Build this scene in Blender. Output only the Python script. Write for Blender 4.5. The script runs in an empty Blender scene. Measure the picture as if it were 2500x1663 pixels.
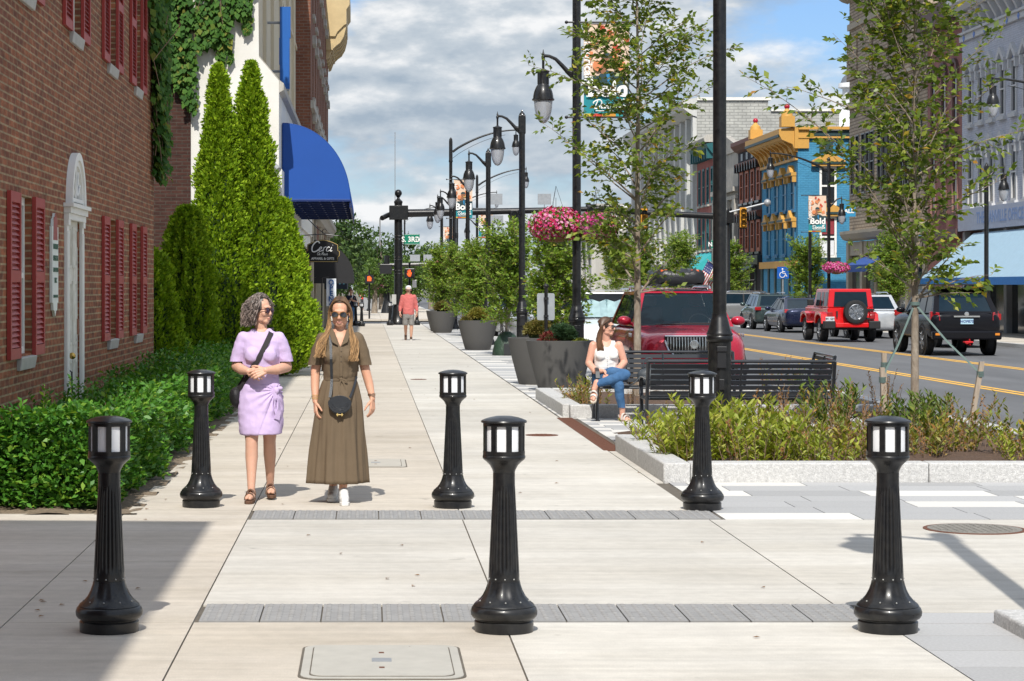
import bpy, bmesh, math, random
import numpy as np
from mathutils import Vector, Matrix, noise
from math import sin, cos, pi, radians, sqrt, atan2
SC = bpy.context.scene
COL = SC.collection
RNG = random.Random(11)
NP = np.random.default_rng(5)
F, VX, VY, EYE = 5107.0, 848.0, 663.0, 1.7      # measured from the photograph: focal length and vanishing point in its pixels
def at(px, py, d):
    return Vector(((px-VX)*d/F, d, EYE+(VY-py)*d/F))
def zat(py, d): return EYE+(VY-py)*d/F
def xat(px, d): return (px-VX)*d/F
# ------------------------------------------------------------------ materials
MATS = {}
def _nt(name):
    m = bpy.data.materials.new(name); m.use_nodes = True
    nt = m.node_tree; b = nt.nodes['Principled BSDF']
    return m, nt, b
def N(nt, t, **kw):
    n = nt.nodes.new(t)
    for k, v in kw.items():
        if k in n.inputs: n.inputs[k].default_value = v
        else: setattr(n, k, v)
    return n
def c4(c): return (c[0], c[1], c[2], 1)
def mulval(nt, col_sock, val_sock):
    mx = N(nt, 'ShaderNodeVectorMath', operation='SCALE')
    nt.links.new(col_sock, mx.inputs[0]); nt.links.new(val_sock, mx.inputs['Scale'])
    return mx.outputs[0]
def mat(name, col, rough=.6, metal=0., var=.12, scale=6., bump=0., bscale=40., coat=0., island=0., col2=None, c2scale=3., spec=.5,
        stretch=None, trans=0., alpha=1., emit=0., attr=False, ior=1.45, dirt=0.):
    if name in MATS: return MATS[name]
    m, nt, b = _nt(name); L = nt.links.new
    tc = N(nt, 'ShaderNodeTexCoord')
    vec = tc.outputs['Object']
    if stretch:
        mp = N(nt, 'ShaderNodeMapping'); mp.inputs['Scale'].default_value = stretch
        L(vec, mp.inputs[0]); vec = mp.outputs[0]
    rgb = N(nt, 'ShaderNodeRGB'); rgb.outputs[0].default_value = c4(col); out = rgb.outputs[0]
    if attr:
        at_ = N(nt, 'ShaderNodeAttribute'); at_.attribute_name = 'tint'; out = at_.outputs['Color']
    if col2 is not None:
        n2 = N(nt, 'ShaderNodeTexNoise', Scale=c2scale, Detail=5., Roughness=.62); L(vec, n2.inputs['Vector'])
        rp = N(nt, 'ShaderNodeValToRGB'); rp.color_ramp.elements[0].position = .38; rp.color_ramp.elements[1].position = .66
        L(n2.outputs[0], rp.inputs[0])
        mx = N(nt, 'ShaderNodeMix', data_type='RGBA'); L(rp.outputs[0], mx.inputs[0]); L(out, mx.inputs[6]); mx.inputs[7].default_value = c4(col2)
        out = mx.outputs[2]
    if var:
        n = N(nt, 'ShaderNodeTexNoise', Scale=scale, Detail=6., Roughness=.6); L(vec, n.inputs['Vector'])
        mr = N(nt, 'ShaderNodeMapRange'); mr.inputs[1].default_value = .25; mr.inputs[2].default_value = .75
        mr.inputs[3].default_value = 1-var; mr.inputs[4].default_value = 1+var
        L(n.outputs[0], mr.inputs[0]); out = mulval(nt, out, mr.outputs[0])
    if island:
        g = N(nt, 'ShaderNodeNewGeometry'); mr = N(nt, 'ShaderNodeMapRange')
        mr.inputs[3].default_value = 1-island; mr.inputs[4].default_value = 1+island
        L(g.outputs['Random Per Island'], mr.inputs[0]); out = mulval(nt, out, mr.outputs[0])
    L(out, b.inputs['Base Color'])
    b.inputs['Roughness'].default_value = rough; b.inputs['Metallic'].default_value = metal
    b.inputs['Specular IOR Level'].default_value = spec; b.inputs['IOR'].default_value = ior
    b.inputs['Coat Weight'].default_value = coat; b.inputs['Coat Roughness'].default_value = .04
    b.inputs['Transmission Weight'].default_value = trans; b.inputs['Alpha'].default_value = alpha
    if dirt:
        nd = N(nt, 'ShaderNodeTexNoise', Scale=scale*2.3, Detail=8., Roughness=.7); L(vec, nd.inputs['Vector'])
        mr = N(nt, 'ShaderNodeMapRange'); mr.inputs[1].default_value = .35; mr.inputs[2].default_value = .7
        mr.inputs[3].default_value = rough; mr.inputs[4].default_value = min(1, rough+dirt); L(nd.outputs[0], mr.inputs[0])
        L(mr.outputs[0], b.inputs['Roughness'])
    if emit:
        L(out, b.inputs['Emission Color']); b.inputs['Emission Strength'].default_value = emit
    if bump:
        nb = N(nt, 'ShaderNodeTexNoise', Scale=bscale, Detail=5., Roughness=.6); L(vec, nb.inputs['Vector'])
        bp = N(nt, 'ShaderNodeBump', Strength=bump, Distance=.02); L(nb.outputs[0], bp.inputs['Height']); L(bp.outputs[0], b.inputs['Normal'])
    MATS[name] = m
    return m
def wall_vec(nt):
    """Wall coordinates in metres: along the wall, up the wall, whichever way the wall faces."""
    L = nt.links.new
    g = N(nt, 'ShaderNodeNewGeometry')
    sp = N(nt, 'ShaderNodeSeparateXYZ'); L(g.outputs['Position'], sp.inputs[0])
    sn = N(nt, 'ShaderNodeSeparateXYZ'); L(g.outputs['Normal'], sn.inputs[0])
    ab = N(nt, 'ShaderNodeMath', operation='ABSOLUTE'); L(sn.outputs[0], ab.inputs[0])
    gt = N(nt, 'ShaderNodeMath', operation='GREATER_THAN'); L(ab.outputs[0], gt.inputs[0]); gt.inputs[1].default_value = .6
    mx = N(nt, 'ShaderNodeMix', data_type='FLOAT'); L(gt.outputs[0], mx.inputs[0]); L(sp.outputs[0], mx.inputs[2]); L(sp.outputs[1], mx.inputs[3])
    cb = N(nt, 'ShaderNodeCombineXYZ'); L(mx.outputs[0], cb.inputs[0]); L(sp.outputs[2], cb.inputs[1])
    return cb.outputs[0]
def brick(name, c1, c2, mortar, bw=.213, rh=.0677, ms=.0105, rough=.85, var=.3, bump=.4, dark=None, coarse=.9):
    if name in MATS: return MATS[name]
    m, nt, b = _nt(name); L = nt.links.new
    v = wall_vec(nt)
    bt = N(nt, 'ShaderNodeTexBrick', offset=.5)
    L(v, bt.inputs['Vector'])
    bt.inputs['Color1'].default_value = c4(c1); bt.inputs['Color2'].default_value = c4(c2); bt.inputs['Mortar'].default_value = c4(mortar)
    for k, x in (('Scale', 1.), ('Mortar Size', ms), ('Mortar Smooth', .2), ('Bias', -.1), ('Brick Width', bw), ('Row Height', rh)): bt.inputs[k].default_value = x
    out = bt.outputs['Color']
    # clusters of darker and lighter bricks, stains
    mp = N(nt, 'ShaderNodeMapping'); mp.inputs['Scale'].default_value = (4.2, 13., 1); L(v, mp.inputs[0])
    n1 = N(nt, 'ShaderNodeTexNoise', Scale=1., Detail=3., Roughness=.7); L(mp.outputs[0], n1.inputs['Vector'])
    mr = N(nt, 'ShaderNodeMapRange'); mr.inputs[1].default_value = .3; mr.inputs[2].default_value = .7; mr.inputs[3].default_value = 1-var; mr.inputs[4].default_value = 1+var
    L(n1.outputs[0], mr.inputs[0]); out = mulval(nt, out, mr.outputs[0])
    n2 = N(nt, 'ShaderNodeTexNoise', Scale=coarse, Detail=6., Roughness=.65); L(v, n2.inputs['Vector'])
    mr2 = N(nt, 'ShaderNodeMapRange'); mr2.inputs[1].default_value = .3; mr2.inputs[2].default_value = .7; mr2.inputs[3].default_value = .82; mr2.inputs[4].default_value = 1.15
    L(n2.outputs[0], mr2.inputs[0]); out = mulval(nt, out, mr2.outputs[0])
    L(out, b.inputs['Base Color']); b.inputs['Roughness'].default_value = rough; b.inputs['Specular IOR Level'].default_value = .25
    if bump:
        bp = N(nt, 'ShaderNodeBump', Strength=bump, Distance=.01, invert=True); L(bt.outputs['Fac'], bp.inputs['Height']); L(bp.outputs[0], b.inputs['Normal'])
    MATS[name] = m
    return m
def leafmat(name, cols, rough=.5, trans=.3, spec=.35):
    """Leaves: each leaf (mesh island) takes its own colour from the ramp; some light passes through."""
    if name in MATS: return MATS[name]
    m, nt, b = _nt(name); L = nt.links.new
    g = N(nt, 'ShaderNodeNewGeometry'); rp = N(nt, 'ShaderNodeValToRGB')
    el = rp.color_ramp.elements
    while len(el) < len(cols): el.new(.5)
    for i, (p, c) in enumerate(cols): el[i].position = p; el[i].color = c4(c)
    L(g.outputs['Random Per Island'], rp.inputs[0])
    L(rp.outputs[0], b.inputs['Base Color']); b.inputs['Roughness'].default_value = rough; b.inputs['Specular IOR Level'].default_value = spec
    t = N(nt, 'ShaderNodeBsdfTranslucent'); mg = N(nt, 'ShaderNodeMix', data_type='RGBA', blend_type='MULTIPLY'); mg.inputs[0].default_value = 1.
    L(rp.outputs[0], mg.inputs[6]); mg.inputs[7].default_value = (1.25, 1.2, .45, 1); L(mg.outputs[2], t.inputs['Color'])
    mx = N(nt, 'ShaderNodeMixShader'); mx.inputs[0].default_value = trans
    o = nt.nodes['Material Output']; L(b.outputs[0], mx.inputs[1]); L(t.outputs[0], mx.inputs[2]); L(mx.outputs[0], o.inputs['Surface'])
    MATS[name] = m
    return m
# ------------------------------------------------------------------ mesh builder
class MB:
    def __init__(s): s.v = []; s.f = []; s.m = []; s.tint = None
    def add(s, vs, fs, mi=0, M=None):
        o = len(s.v)
        if M is not None: vs = [M @ Vector(v) for v in vs]
        s.v.extend([tuple(v) for v in vs])
        for f in fs: s.f.append(tuple(i+o for i in f)); s.m.append(mi)
    def box(s, x0, x1, y0, y1, z0, z1, mi=0, M=None, taper=None):
        if x0 > x1: x0, x1 = x1, x0
        if y0 > y1: y0, y1 = y1, y0
        if z0 > z1: z0, z1 = z1, z0
        t = [(x0,y0,z1),(x1,y0,z1),(x1,y1,z1),(x0,y1,z1)]
        if taper:
            cx, cy = (x0+x1)/2, (y0+y1)/2
            t = [(cx+(a-cx)*taper, cy+(b-cy)*taper, c) for a, b, c in t]
        s.add([(x0,y0,z0),(x1,y0,z0),(x1,y1,z0),(x0,y1,z0)]+t,
              [(0,3,2,1),(4,5,6,7),(0,1,5,4),(1,2,6,5),(2,3,7,6),(3,0,4,7)], mi, M)
    def hexa(s, b4, t4, mi=0):
        s.add(list(b4)+list(t4), [(0,3,2,1),(4,5,6,7),(0,1,5,4),(1,2,6,5),(2,3,7,6),(3,0,4,7)], mi)
    def lathe(s, prof, seg=24, c=(0,0,0), mi=0, M=None, flute=None, sx=1., sy=1., cap=True):
        vs = []; fs = []; n = len(prof)
        for (r, z) in prof:
            for k in range(seg):
                a = 2*pi*k/seg
                rr = r*(flute(a, z) if flute else 1)
                vs.append((c[0]+rr*cos(a)*sx, c[1]+rr*sin(a)*sy, c[2]+z))
        for i in range(n-1):
            for k in range(seg):
                k2 = (k+1) % seg
                fs.append((i*seg+k, i*seg+k2, (i+1)*seg+k2, (i+1)*seg+k))
        if cap:
            fs.append(tuple(range(seg))[::-1]); fs.append(tuple((n-1)*seg+k for k in range(seg)))
        s.add(vs, fs, mi, M)
    def tube(s, pts, rad, seg=8, mi=0, sq=None, twist=None):
        pts = [Vector(p) for p in pts]; n = len(pts)
        if not hasattr(rad, '__len__'): rad = [rad]*n
        vs = []; fs = []; up = None
        for i in range(n):
            t = (pts[min(i+1, n-1)]-pts[max(i-1, 0)])
            if t.length < 1e-9: t = Vector((0,0,1))
            t.normalize()
            if up is None: up = Vector((0,0,1)) if abs(t.z) < .9 else Vector((0,1,0))
            a = t.cross(up)
            if a.length < 1e-6: a = t.cross(Vector((1,0,0)))
            a.normalize(); b = a.cross(t).normalized(); up = b
            for k in range(seg):
                w = 2*pi*k/seg; ra = rad[i]; rb = ra*(sq if sq else 1)
                vs.append(pts[i]+a*cos(w)*ra+b*sin(w)*rb)
        for i in range(n-1):
            for k in range(seg):
                k2 = (k+1) % seg
                fs.append((i*seg+k, (i+1)*seg+k, (i+1)*seg+k2, i*seg+k2))
        fs.append(tuple(range(seg))); fs.append(tuple((n-1)*seg+k for k in range(seg))[::-1])
        s.add(vs, fs, mi)
    def ell(s, c, r, seg=16, rings=10, mi=0, M=None):
        if not hasattr(r, '__len__'): r = (r, r, r)
        vs = [(c[0], c[1], c[2]-r[2])]; fs = []
        for i in range(1, rings):
            a = -pi/2+pi*i/rings
            for k in range(seg):
                w = 2*pi*k/seg
                vs.append((c[0]+r[0]*cos(a)*cos(w), c[1]+r[1]*cos(a)*sin(w), c[2]+r[2]*sin(a)))
        vs.append((c[0], c[1], c[2]+r[2])); top = len(vs)-1
        for k in range(seg):
            k2 = (k+1) % seg
            fs.append((0, 1+k2, 1+k)); fs.append((top, 1+(rings-2)*seg+k, 1+(rings-2)*seg+k2))
        for i in range(rings-2):
            for k in range(seg):
                k2 = (k+1) % seg
                fs.append((1+i*seg+k, 1+i*seg+k2, 1+(i+1)*seg+k2, 1+(i+1)*seg+k))
        s.add(vs, fs, mi, M)
    def prism(s, pts, t0, t1, M=None, mi=0):
        """pts: 2-D outline (x, z), extruded along local y from t0 to t1."""
        n = len(pts)
        vs = [(x, t0, z) for x, z in pts]+[(x, t1, z) for x, z in pts]
        fs = [tuple(range(n)), tuple(range(n, 2*n))[::-1]]+[(i, i+n, (i+1) % n+n, (i+1) % n) for i in range(n)]
        s.add(vs, fs, mi, M)
    def capsule(s, A, B, ra, rb, seg=14, mi=0):
        A = Vector(A); B = Vector(B); t = B-A; L = t.length
        if L < 1e-6: s.ell(A, ra, seg, 8, mi); return
        t.normalize(); q = Vector((0,0,1)).rotation_difference(t).to_matrix().to_4x4(); q.translation = A
        pr = []
        for i in range(1, 5): a = -pi/2+pi/2*i/4; pr.append((ra*cos(a), ra*sin(a)))
        for i in range(0, 4): a = pi/2*i/4; pr.append((rb*cos(a), L+rb*sin(a)))
        pr = [(ra*.05, -ra)]+pr+[(rb*.05, L+rb)]
        s.lathe(pr, seg, mi=mi, M=q)
    def chain(s, pts, rads, seg=14, mi=0):
        for i in range(len(pts)-1): s.capsule(pts[i], pts[i+1], rads[i], rads[i+1], seg, mi)
    def loft(s, rings, seg=32, mi=0, fn=None, p=2.0, cap=True):
        """rings: (cx, cy, z, rx, ry_front, ry_back)"""
        vs = []; fs = []
        for i, (cx, cy, z, rx, rf, rb) in enumerate(rings):
            for k in range(seg):
                a = 2*pi*k/seg; ca, sa = cos(a), sin(a)
                e = 2/p; X = abs(ca)**e*(1 if ca > 0 else -1); Y = abs(sa)**e*(1 if sa > 0 else -1)
                ry = rb if sa > 0 else rf
                g = fn(a, z) if fn else 1
                vs.append((cx+rx*X*g, cy+ry*Y*g, z))
        n = len(rings)
        for i in range(n-1):
            for k in range(seg):
                k2 = (k+1) % seg
                fs.append((i*seg+k, i*seg+k2, (i+1)*seg+k2, (i+1)*seg+k))
        if cap: fs.append(tuple(range(seg))[::-1]); fs.append(tuple((n-1)*seg+k for k in range(seg)))
        s.add(vs, fs, mi)
    def ribbon(s, pts, nrm, width, th=.004, mi=0):
        """flat band following pts; nrm gives the outward normal per point"""
        pts = [Vector(p) for p in pts]; n = len(pts); vs = []; fs = []
        if not isinstance(nrm, list): nrm = [Vector(nrm)]*n
        for i in range(n):
            t = (pts[min(i+1, n-1)]-pts[max(i-1, 0)]).normalized(); nn = Vector(nrm[i]); w = t.cross(nn)
            if w.length < 1e-6: w = Vector((1,0,0))
            w.normalize(); nn = w.cross(t).normalized(); ww = width[i] if hasattr(width, '__len__') else width
            for a, b in ((-1,-1),(1,-1),(1,1),(-1,1)): vs.append(pts[i]+w*a*ww/2+nn*b*th/2)
        for i in range(n-1):
            for k in range(4):
                k2 = (k+1) % 4; fs.append((i*4+k, i*4+k2, (i+1)*4+k2, (i+1)*4+k))
        fs.append((3,2,1,0)); e = (n-1)*4; fs.append((e,e+1,e+2,e+3))
        s.add(vs, fs, mi)
    def text(s, txt, size, M, mi=0, bold=0., shear=0., ext=.004, sx=1., align='CENTER', spacing=1.):
        cu = bpy.data.curves.new('t', 'FONT'); cu.body = txt; cu.size = size; cu.shear = shear; cu.offset = bold; cu.extrude = ext/2
        cu.align_x = align; cu.align_y = 'CENTER'; cu.resolution_u = 3; cu.space_character = spacing
        ob = bpy.data.objects.new('t', cu); COL.objects.link(ob)
        dg = bpy.context.evaluated_depsgraph_get(); me = ob.evaluated_get(dg).to_mesh()
        s.add([(v.co.x*sx, v.co.y, v.co.z) for v in me.vertices], [tuple(p.vertices) for p in me.polygons], mi, M)
        ob.evaluated_get(dg).to_mesh_clear(); bpy.data.objects.remove(ob); bpy.data.curves.remove(cu)
    def build(s, name, mats, parent=None, loc=None, smooth=40, bevel=0., bseg=2, label=None, sub=0):
        me = bpy.data.meshes.new(name)
        me.from_pydata(s.v, [], s.f)
        if not isinstance(mats, (list, tuple)): mats = [mats]
        for m in mats: me.materials.append(m)
        if len(mats) > 1: me.polygons.foreach_set('material_index', s.m)
        if s.tint is not None:
            ca = me.color_attributes.new('tint', 'FLOAT_COLOR', 'POINT')
            ca.data.foreach_set('color', np.array(s.tint, dtype=np.float32).ravel())
        bm = bmesh.new(); bm.from_mesh(me); bmesh.ops.recalc_face_normals(bm, faces=bm.faces); bm.to_mesh(me); bm.free()
        if smooth:
            me.shade_smooth()
            if smooth < 180: me.set_sharp_from_angle(angle=radians(smooth))
        return link(me, name, parent, loc, bevel, bseg, label, sub)
def link(me, name, parent=None, loc=None, bevel=0., bseg=2, label=None, sub=0):
    o = bpy.data.objects.new(name, me); COL.objects.link(o)
    if parent is not None: o.parent = parent
    if loc is not None: o.location = loc
    if label: o['label'] = label
    if sub:
        md = o.modifiers.new('sub', 'SUBSURF'); md.levels = sub; md.render_levels = sub
    if bevel:
        md = o.modifiers.new('bevel', 'BEVEL'); md.width = bevel; md.segments = bseg; md.limit_method = 'ANGLE'; md.angle_limit = radians(35)
    return o
def tag(o, label, cat, group=None, kind=None):
    o['label'] = label; o['category'] = cat
    if group: o['group'] = group
    if kind: o['kind'] = kind
    return o
def thing(name, label, cat, loc=(0,0,0), rz=0., group=None):
    o = bpy.data.objects.new(name, None); COL.objects.link(o); o.empty_display_size = .2
    o.location = loc; o.rotation_euler = (0, 0, rz)
    return tag(o, label, cat, group)
def structure(o): o['kind'] = 'structure'; return o
KIDS = {}
def copy_tree(o, parent=None):
    c = o.copy(); COL.objects.link(c)
    if parent is not None: c.parent = parent
    for ch in o.children: copy_tree(ch, c)
    return c
def dup(o, loc, rz=None, label=None, group=None, scale=None):
    c = copy_tree(o); c.location = loc
    if rz is not None: c.rotation_euler = (0, 0, rz)
    if label: c['label'] = label
    if group: c['group'] = group
    if scale: c.scale = scale if hasattr(scale, '__len__') else (scale,)*3
    return c
# text planes: facing the camera (-Y), facing the street from the right side (-X), from the left side (+X)
def face_cam(x, y, z): return Matrix(((1,0,0,x),(0,0,-1,y),(0,1,0,z),(0,0,0,1)))
def face_left(x, y, z): return Matrix(((0,0,-1,x),(-1,0,0,y),(0,1,0,z),(0,0,0,1)))
def face_right(x, y, z): return Matrix(((0,0,1,x),(1,0,0,y),(0,1,0,z),(0,0,0,1)))
# ------------------------------------------------------------------ leaves
def _n(a): return a/np.maximum(np.linalg.norm(a, axis=1, keepdims=True), 1e-9)
def leaves(name, pos, dirs, ln, wd, m, parent=None, flat=.35, tilt=None, fold=.12, label=None):
    """one small pointed leaf per row of pos; flat: how strongly leaves turn their face to the sky"""
    pos = np.asarray(pos, float); dirs = _n(np.asarray(dirs, float)); n = len(pos)
    ln = np.broadcast_to(ln, (n,)).reshape(n, 1); wd = np.broadcast_to(wd, (n,)).reshape(n, 1)
    up = NP.normal(size=(n, 3))*(1-flat)+np.array([[0, 0, 1.]])*flat*2 if tilt is None else np.asarray(tilt, float)+NP.normal(size=(n, 3))*.35
    side = _n(np.cross(dirs, up)); nr = np.cross(side, dirs)
    v = np.empty((n, 4, 3))
    v[:, 0] = pos; v[:, 1] = pos+dirs*ln*.45+side*wd*.5+nr*ln*fold; v[:, 2] = pos+dirs*ln; v[:, 3] = pos+dirs*ln*.45-side*wd*.5+nr*ln*fold
    me = bpy.data.meshes.new(name); me.vertices.add(4*n); me.loops.add(4*n); me.polygons.add(n)
    me.vertices.foreach_set('co', v.reshape(-1)); me.loops.foreach_set('vertex_index', np.arange(4*n, dtype=np.int32))
    me.polygons.foreach_set('loop_start', np.arange(0, 4*n, 4, dtype=np.int32))
    me.materials.append(m); me.update(); me.validate()
    return link(me, name, parent, label=label)
# ================================================================== camera, sky, sun
cam = bpy.data.cameras.new('camera'); cam.lens = 36*F/2357; cam.sensor_width = 36; cam.clip_end = 3000; cam.clip_start = .1
cam.shift_x = (1178.5-VX)/2357; cam.shift_y = (VY-784)/2357
co = bpy.data.objects.new('camera', cam); COL.objects.link(co); co.location = (0, 0, EYE); co.rotation_euler = (pi/2, 0, 0); SC.camera = co
ELEV = radians(48); TRAVEL = Vector((.113*cos(ELEV), .9936*cos(ELEV), -sin(ELEV)))
sl = bpy.data.lights.new('sun', 'SUN'); sl.energy = 4.8; sl.angle = radians(.5); sl.color = (1, .955, .88)
so = bpy.data.objects.new('sun', sl); COL.objects.link(so); so.rotation_euler = TRAVEL.to_track_quat('-Z', 'Y').to_euler()
w = bpy.data.worlds.new('World'); SC.world = w; w.use_nodes = True
nt = w.node_tree; L = nt.links.new
for n_ in list(nt.nodes): nt.nodes.remove(n_)
sky = N(nt, 'ShaderNodeTexSky', sky_type='NISHITA', sun_disc=False, sun_elevation=ELEV, sun_rotation=pi+.113, air_density=1.2, dust_density=.4, ozone_density=1.5)
bg1 = N(nt, 'ShaderNodeBackground', Strength=.11); mb_ = N(nt, 'ShaderNodeMix', data_type='RGBA', blend_type='MULTIPLY'); mb_.inputs[0].default_value = 1.; L(sky.outputs[0], mb_.inputs[6]); mb_.inputs[7].default_value = (.56, .73, 1.08, 1); L(mb_.outputs[2], bg1.inputs[0])
tc = N(nt, 'ShaderNodeTexCoord')
def dens(dz):
    """cumulus density over the sky directions: broad masses with billowed edges"""
    mp = N(nt, 'ShaderNodeMapping'); mp.inputs['Scale'].default_value = (7, 7, 17); mp.inputs['Location'].default_value = (1.2, .3, 1.35+dz); L(tc.outputs['Generated'], mp.inputs[0])
    n = N(nt, 'ShaderNodeTexNoise', Scale=1., Detail=7., Roughness=.56); L(mp.outputs[0], n.inputs['Vector'])
    return n.outputs[0]
D0, D1 = dens(0), dens(.13)
r1 = N(nt, 'ShaderNodeValToRGB'); r1.color_ramp.elements[0].position = .40; r1.color_ramp.elements[1].position = .51; L(D0, r1.inputs[0])
df = N(nt, 'ShaderNodeMath', operation='SUBTRACT'); L(D0, df.inputs[0]); L(D1, df.inputs[1])
lt = N(nt, 'ShaderNodeMapRange'); lt.inputs[1].default_value = -.10; lt.inputs[2].default_value = .12; L(df.outputs[0], lt.inputs[0])
r2 = N(nt, 'ShaderNodeValToRGB'); e = r2.color_ramp.elements
e[0].position = .12; e[0].color = (.36, .44, .53, 1); e[1].position = .48; e[1].color = (.54, .60, .66, 1)
x_ = e.new(.82); x_.color = (.86, .87, .88, 1)
L(lt.outputs[0], r2.inputs[0])
bg2 = N(nt, 'ShaderNodeBackground', Strength=.92); L(r2.outputs[0], bg2.inputs[0])
sz_ = N(nt, 'ShaderNodeSeparateXYZ'); L(tc.outputs['Generated'], sz_.inputs[0])          # cloud strength raised overhead, out of view, as added fill light
mz_ = N(nt, 'ShaderNodeMapRange'); mz_.inputs[1].default_value = .15; mz_.inputs[2].default_value = .7; mz_.inputs[3].default_value = .98; mz_.inputs[4].default_value = 1.5; L(sz_.outputs[2], mz_.inputs[0]); L(mz_.outputs[0], bg2.inputs[1])
ms = N(nt, 'ShaderNodeMixShader'); L(r1.outputs[0], ms.inputs[0]); L(bg1.outputs[0], ms.inputs[1]); L(bg2.outputs[0], ms.inputs[2])
wo = N(nt, 'ShaderNodeOutputWorld'); L(ms.outputs[0], wo.inputs[0])
vs_ = SC.view_settings; vs_.view_transform = 'Standard'; vs_.look = 'None'; vs_.exposure = 0.14; vs_.gamma = 1
SC.cycles.max_bounces = 6; SC.cycles.transparent_max_bounces = 8

# ================================================================== shared materials
def concrete(name, c, dark, seed):
    """broomed concrete: streaks across the walk, water stains, grit, a few dark spots; each slab a little different"""
    m, nt, b = _nt(name); L = nt.links.new
    g = N(nt, 'ShaderNodeNewGeometry'); tc = N(nt, 'ShaderNodeTexCoord'); vec = tc.outputs['Object']
    def layer(scale, st, lo, hi, p0=.3, p1=.7, det=6., ro=.65):
        mp = N(nt, 'ShaderNodeMapping'); mp.inputs['Scale'].default_value = st; mp.inputs['Location'].default_value = (seed*3.1, seed*1.7, 0); L(vec, mp.inputs[0])
        n = N(nt, 'ShaderNodeTexNoise', Scale=scale, Detail=det, Roughness=ro); L(mp.outputs[0], n.inputs['Vector'])
        r = N(nt, 'ShaderNodeMapRange'); r.inputs[1].default_value = p0; r.inputs[2].default_value = p1; r.inputs[3].default_value = lo; r.inputs[4].default_value = hi; L(n.outputs[0], r.inputs[0]); return r.outputs[0], n
    st, _ = layer(.8, (.35, 1.5, 1), 0, 1, .36, .66)
    mx = N(nt, 'ShaderNodeMix', data_type='RGBA'); L(st, mx.inputs[0]); mx.inputs[6].default_value = c4(c); mx.inputs[7].default_value = c4(dark); out = mx.outputs[2]
    for a in ((2.2, (.22, 4., 1), .90, 1.08), (9., (1, 1, 1), .93, 1.06), (130., (1, 1, 1), .86, 1.10), (.45, (1, 1, 1), .90, 1.06), (1.3, (1, .5, 1), .93, 1.05)):
        v, _ = layer(*a); out = mulval(nt, out, v)
    v, _ = layer(3.2, (1, 1, 1), .66, 1., .23, .29, 3., .5); out = mulval(nt, out, v)
    mr = N(nt, 'ShaderNodeMapRange'); mr.inputs[3].default_value = .93; mr.inputs[4].default_value = 1.05; L(g.outputs['Random Per Island'], mr.inputs[0]); out = mulval(nt, out, mr.outputs[0])
    L(out, b.inputs['Base Color']); b.inputs['Roughness'].default_value = .85; b.inputs['Specular IOR Level'].default_value = .3
    _, nb = layer(45., (.5, 3., 1), 0, 1); bp = N(nt, 'ShaderNodeBump', Strength=.18, Distance=.01); L(nb.outputs[0], bp.inputs['Height']); L(bp.outputs[0], b.inputs['Normal'])
    MATS[name] = m; return m
CONC = concrete('concrete_beige', (.555,.505,.435), (.465,.415,.345), 1)
CONC2 = concrete('concrete_pale', (.575,.55,.50), (.495,.465,.41), 2)
PAVG = mat('paver_grey', (.365,.365,.365), .85, var=.14, scale=60, island=.13, bump=.1, bscale=120)
PAVW = mat('paver_white', (.60,.585,.55), .8, var=.06, scale=30, island=.05)
DARKJ = mat('joint_dirt', (.115,.10,.08), .95, var=.3, scale=8)
GRAN = mat('granite', (.54,.535,.52), .75, var=.33, scale=95, col2=(.40,.395,.385), c2scale=28, bump=.5, bscale=45)
ASPH = mat('asphalt', (.125,.127,.132), .9, var=.16, scale=.7, col2=(.10,.102,.107), c2scale=.25, stretch=(2.,.25,1), bump=.15, bscale=90)
YEL = mat('road_yellow', (.72,.40,.06), .75, var=.14, scale=5)
BLK = mat('black_paint', (.007,.0075,.009), .27, var=.3, scale=9, coat=.2, dirt=.16, spec=.4, col2=(.017,.0165,.016), c2scale=16)
BLKM = mat('black_metal', (.016,.016,.018), .34, var=.2, scale=14, coat=.25)
RUST = mat('rust_steel', (.13,.052,.03), .85, var=.3, scale=40, bump=.3)
MULCH = mat('mulch', (.10,.062,.042), .95, var=.5, scale=55, bump=.9, bscale=60)
SOIL = mat('soil', (.19,.145,.10), .95, var=.45, scale=35, bump=.7, bscale=50)
WHT = mat('white_paint', (.74,.73,.69), .55, var=.06, scale=3)
CREAM = mat('cream_paint', (.60,.56,.45), .6, var=.07, scale=2.5)
GLASS = mat('window_glass', (.018,.022,.026), .06, var=.4, scale=.6, spec=.7)
GREY = mat('grey_metal', (.30,.31,.32), .5, .3, var=.1)
TACT = mat('tactile_grey', (.265,.262,.258), .8, var=.12, scale=12, island=.06)
STEEL = mat('chrome', (.62,.62,.63), .14, 1., var=.05)

# ================================================================== ground and roads
KX, PX = 6.9, 4.55              # kerb of the bulb-out, kerb of the parking bay
RZ = -.13                       # road surface
def sheet(name, x0, x1, y0, y1, z, m):
    b = MB(); nx = 1; b.add([(x0,y0,z),(x1,y0,z),(x1,y1,z),(x0,y1,z)], [(0,1,2,3)]); return structure(b.build(name, m, smooth=0))
sheet('ground', -900, 900, -300, 2200, RZ-.02, mat('ground_soil', (.16,.15,.12), .95, var=.3, scale=.3))
sheet('road', PX-.4, 20.2, -40, 420, RZ, ASPH)
sheet('side_street', -220, PX-.4, 106.5, 120, RZ-.004, ASPH)
structure_far = sheet('side_street', 20.2, 220, 108, 121, RZ-.004, ASPH)
b = MB()
for x in (11.28, 14.72):
    for dx in (-.11, .11):
        for y0, y1 in ((-20, 103), (124, 300)): b.box(x+dx-.055, x+dx+.055, y0, y1, RZ+.001, RZ+.006)
structure(b.build('road_marking', YEL, smooth=0))
b = MB()
for k in range(9): b.box(5.2+k*1.55, 5.75+k*1.55, 104.0, 107.0, RZ+.001, RZ+.006)
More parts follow.
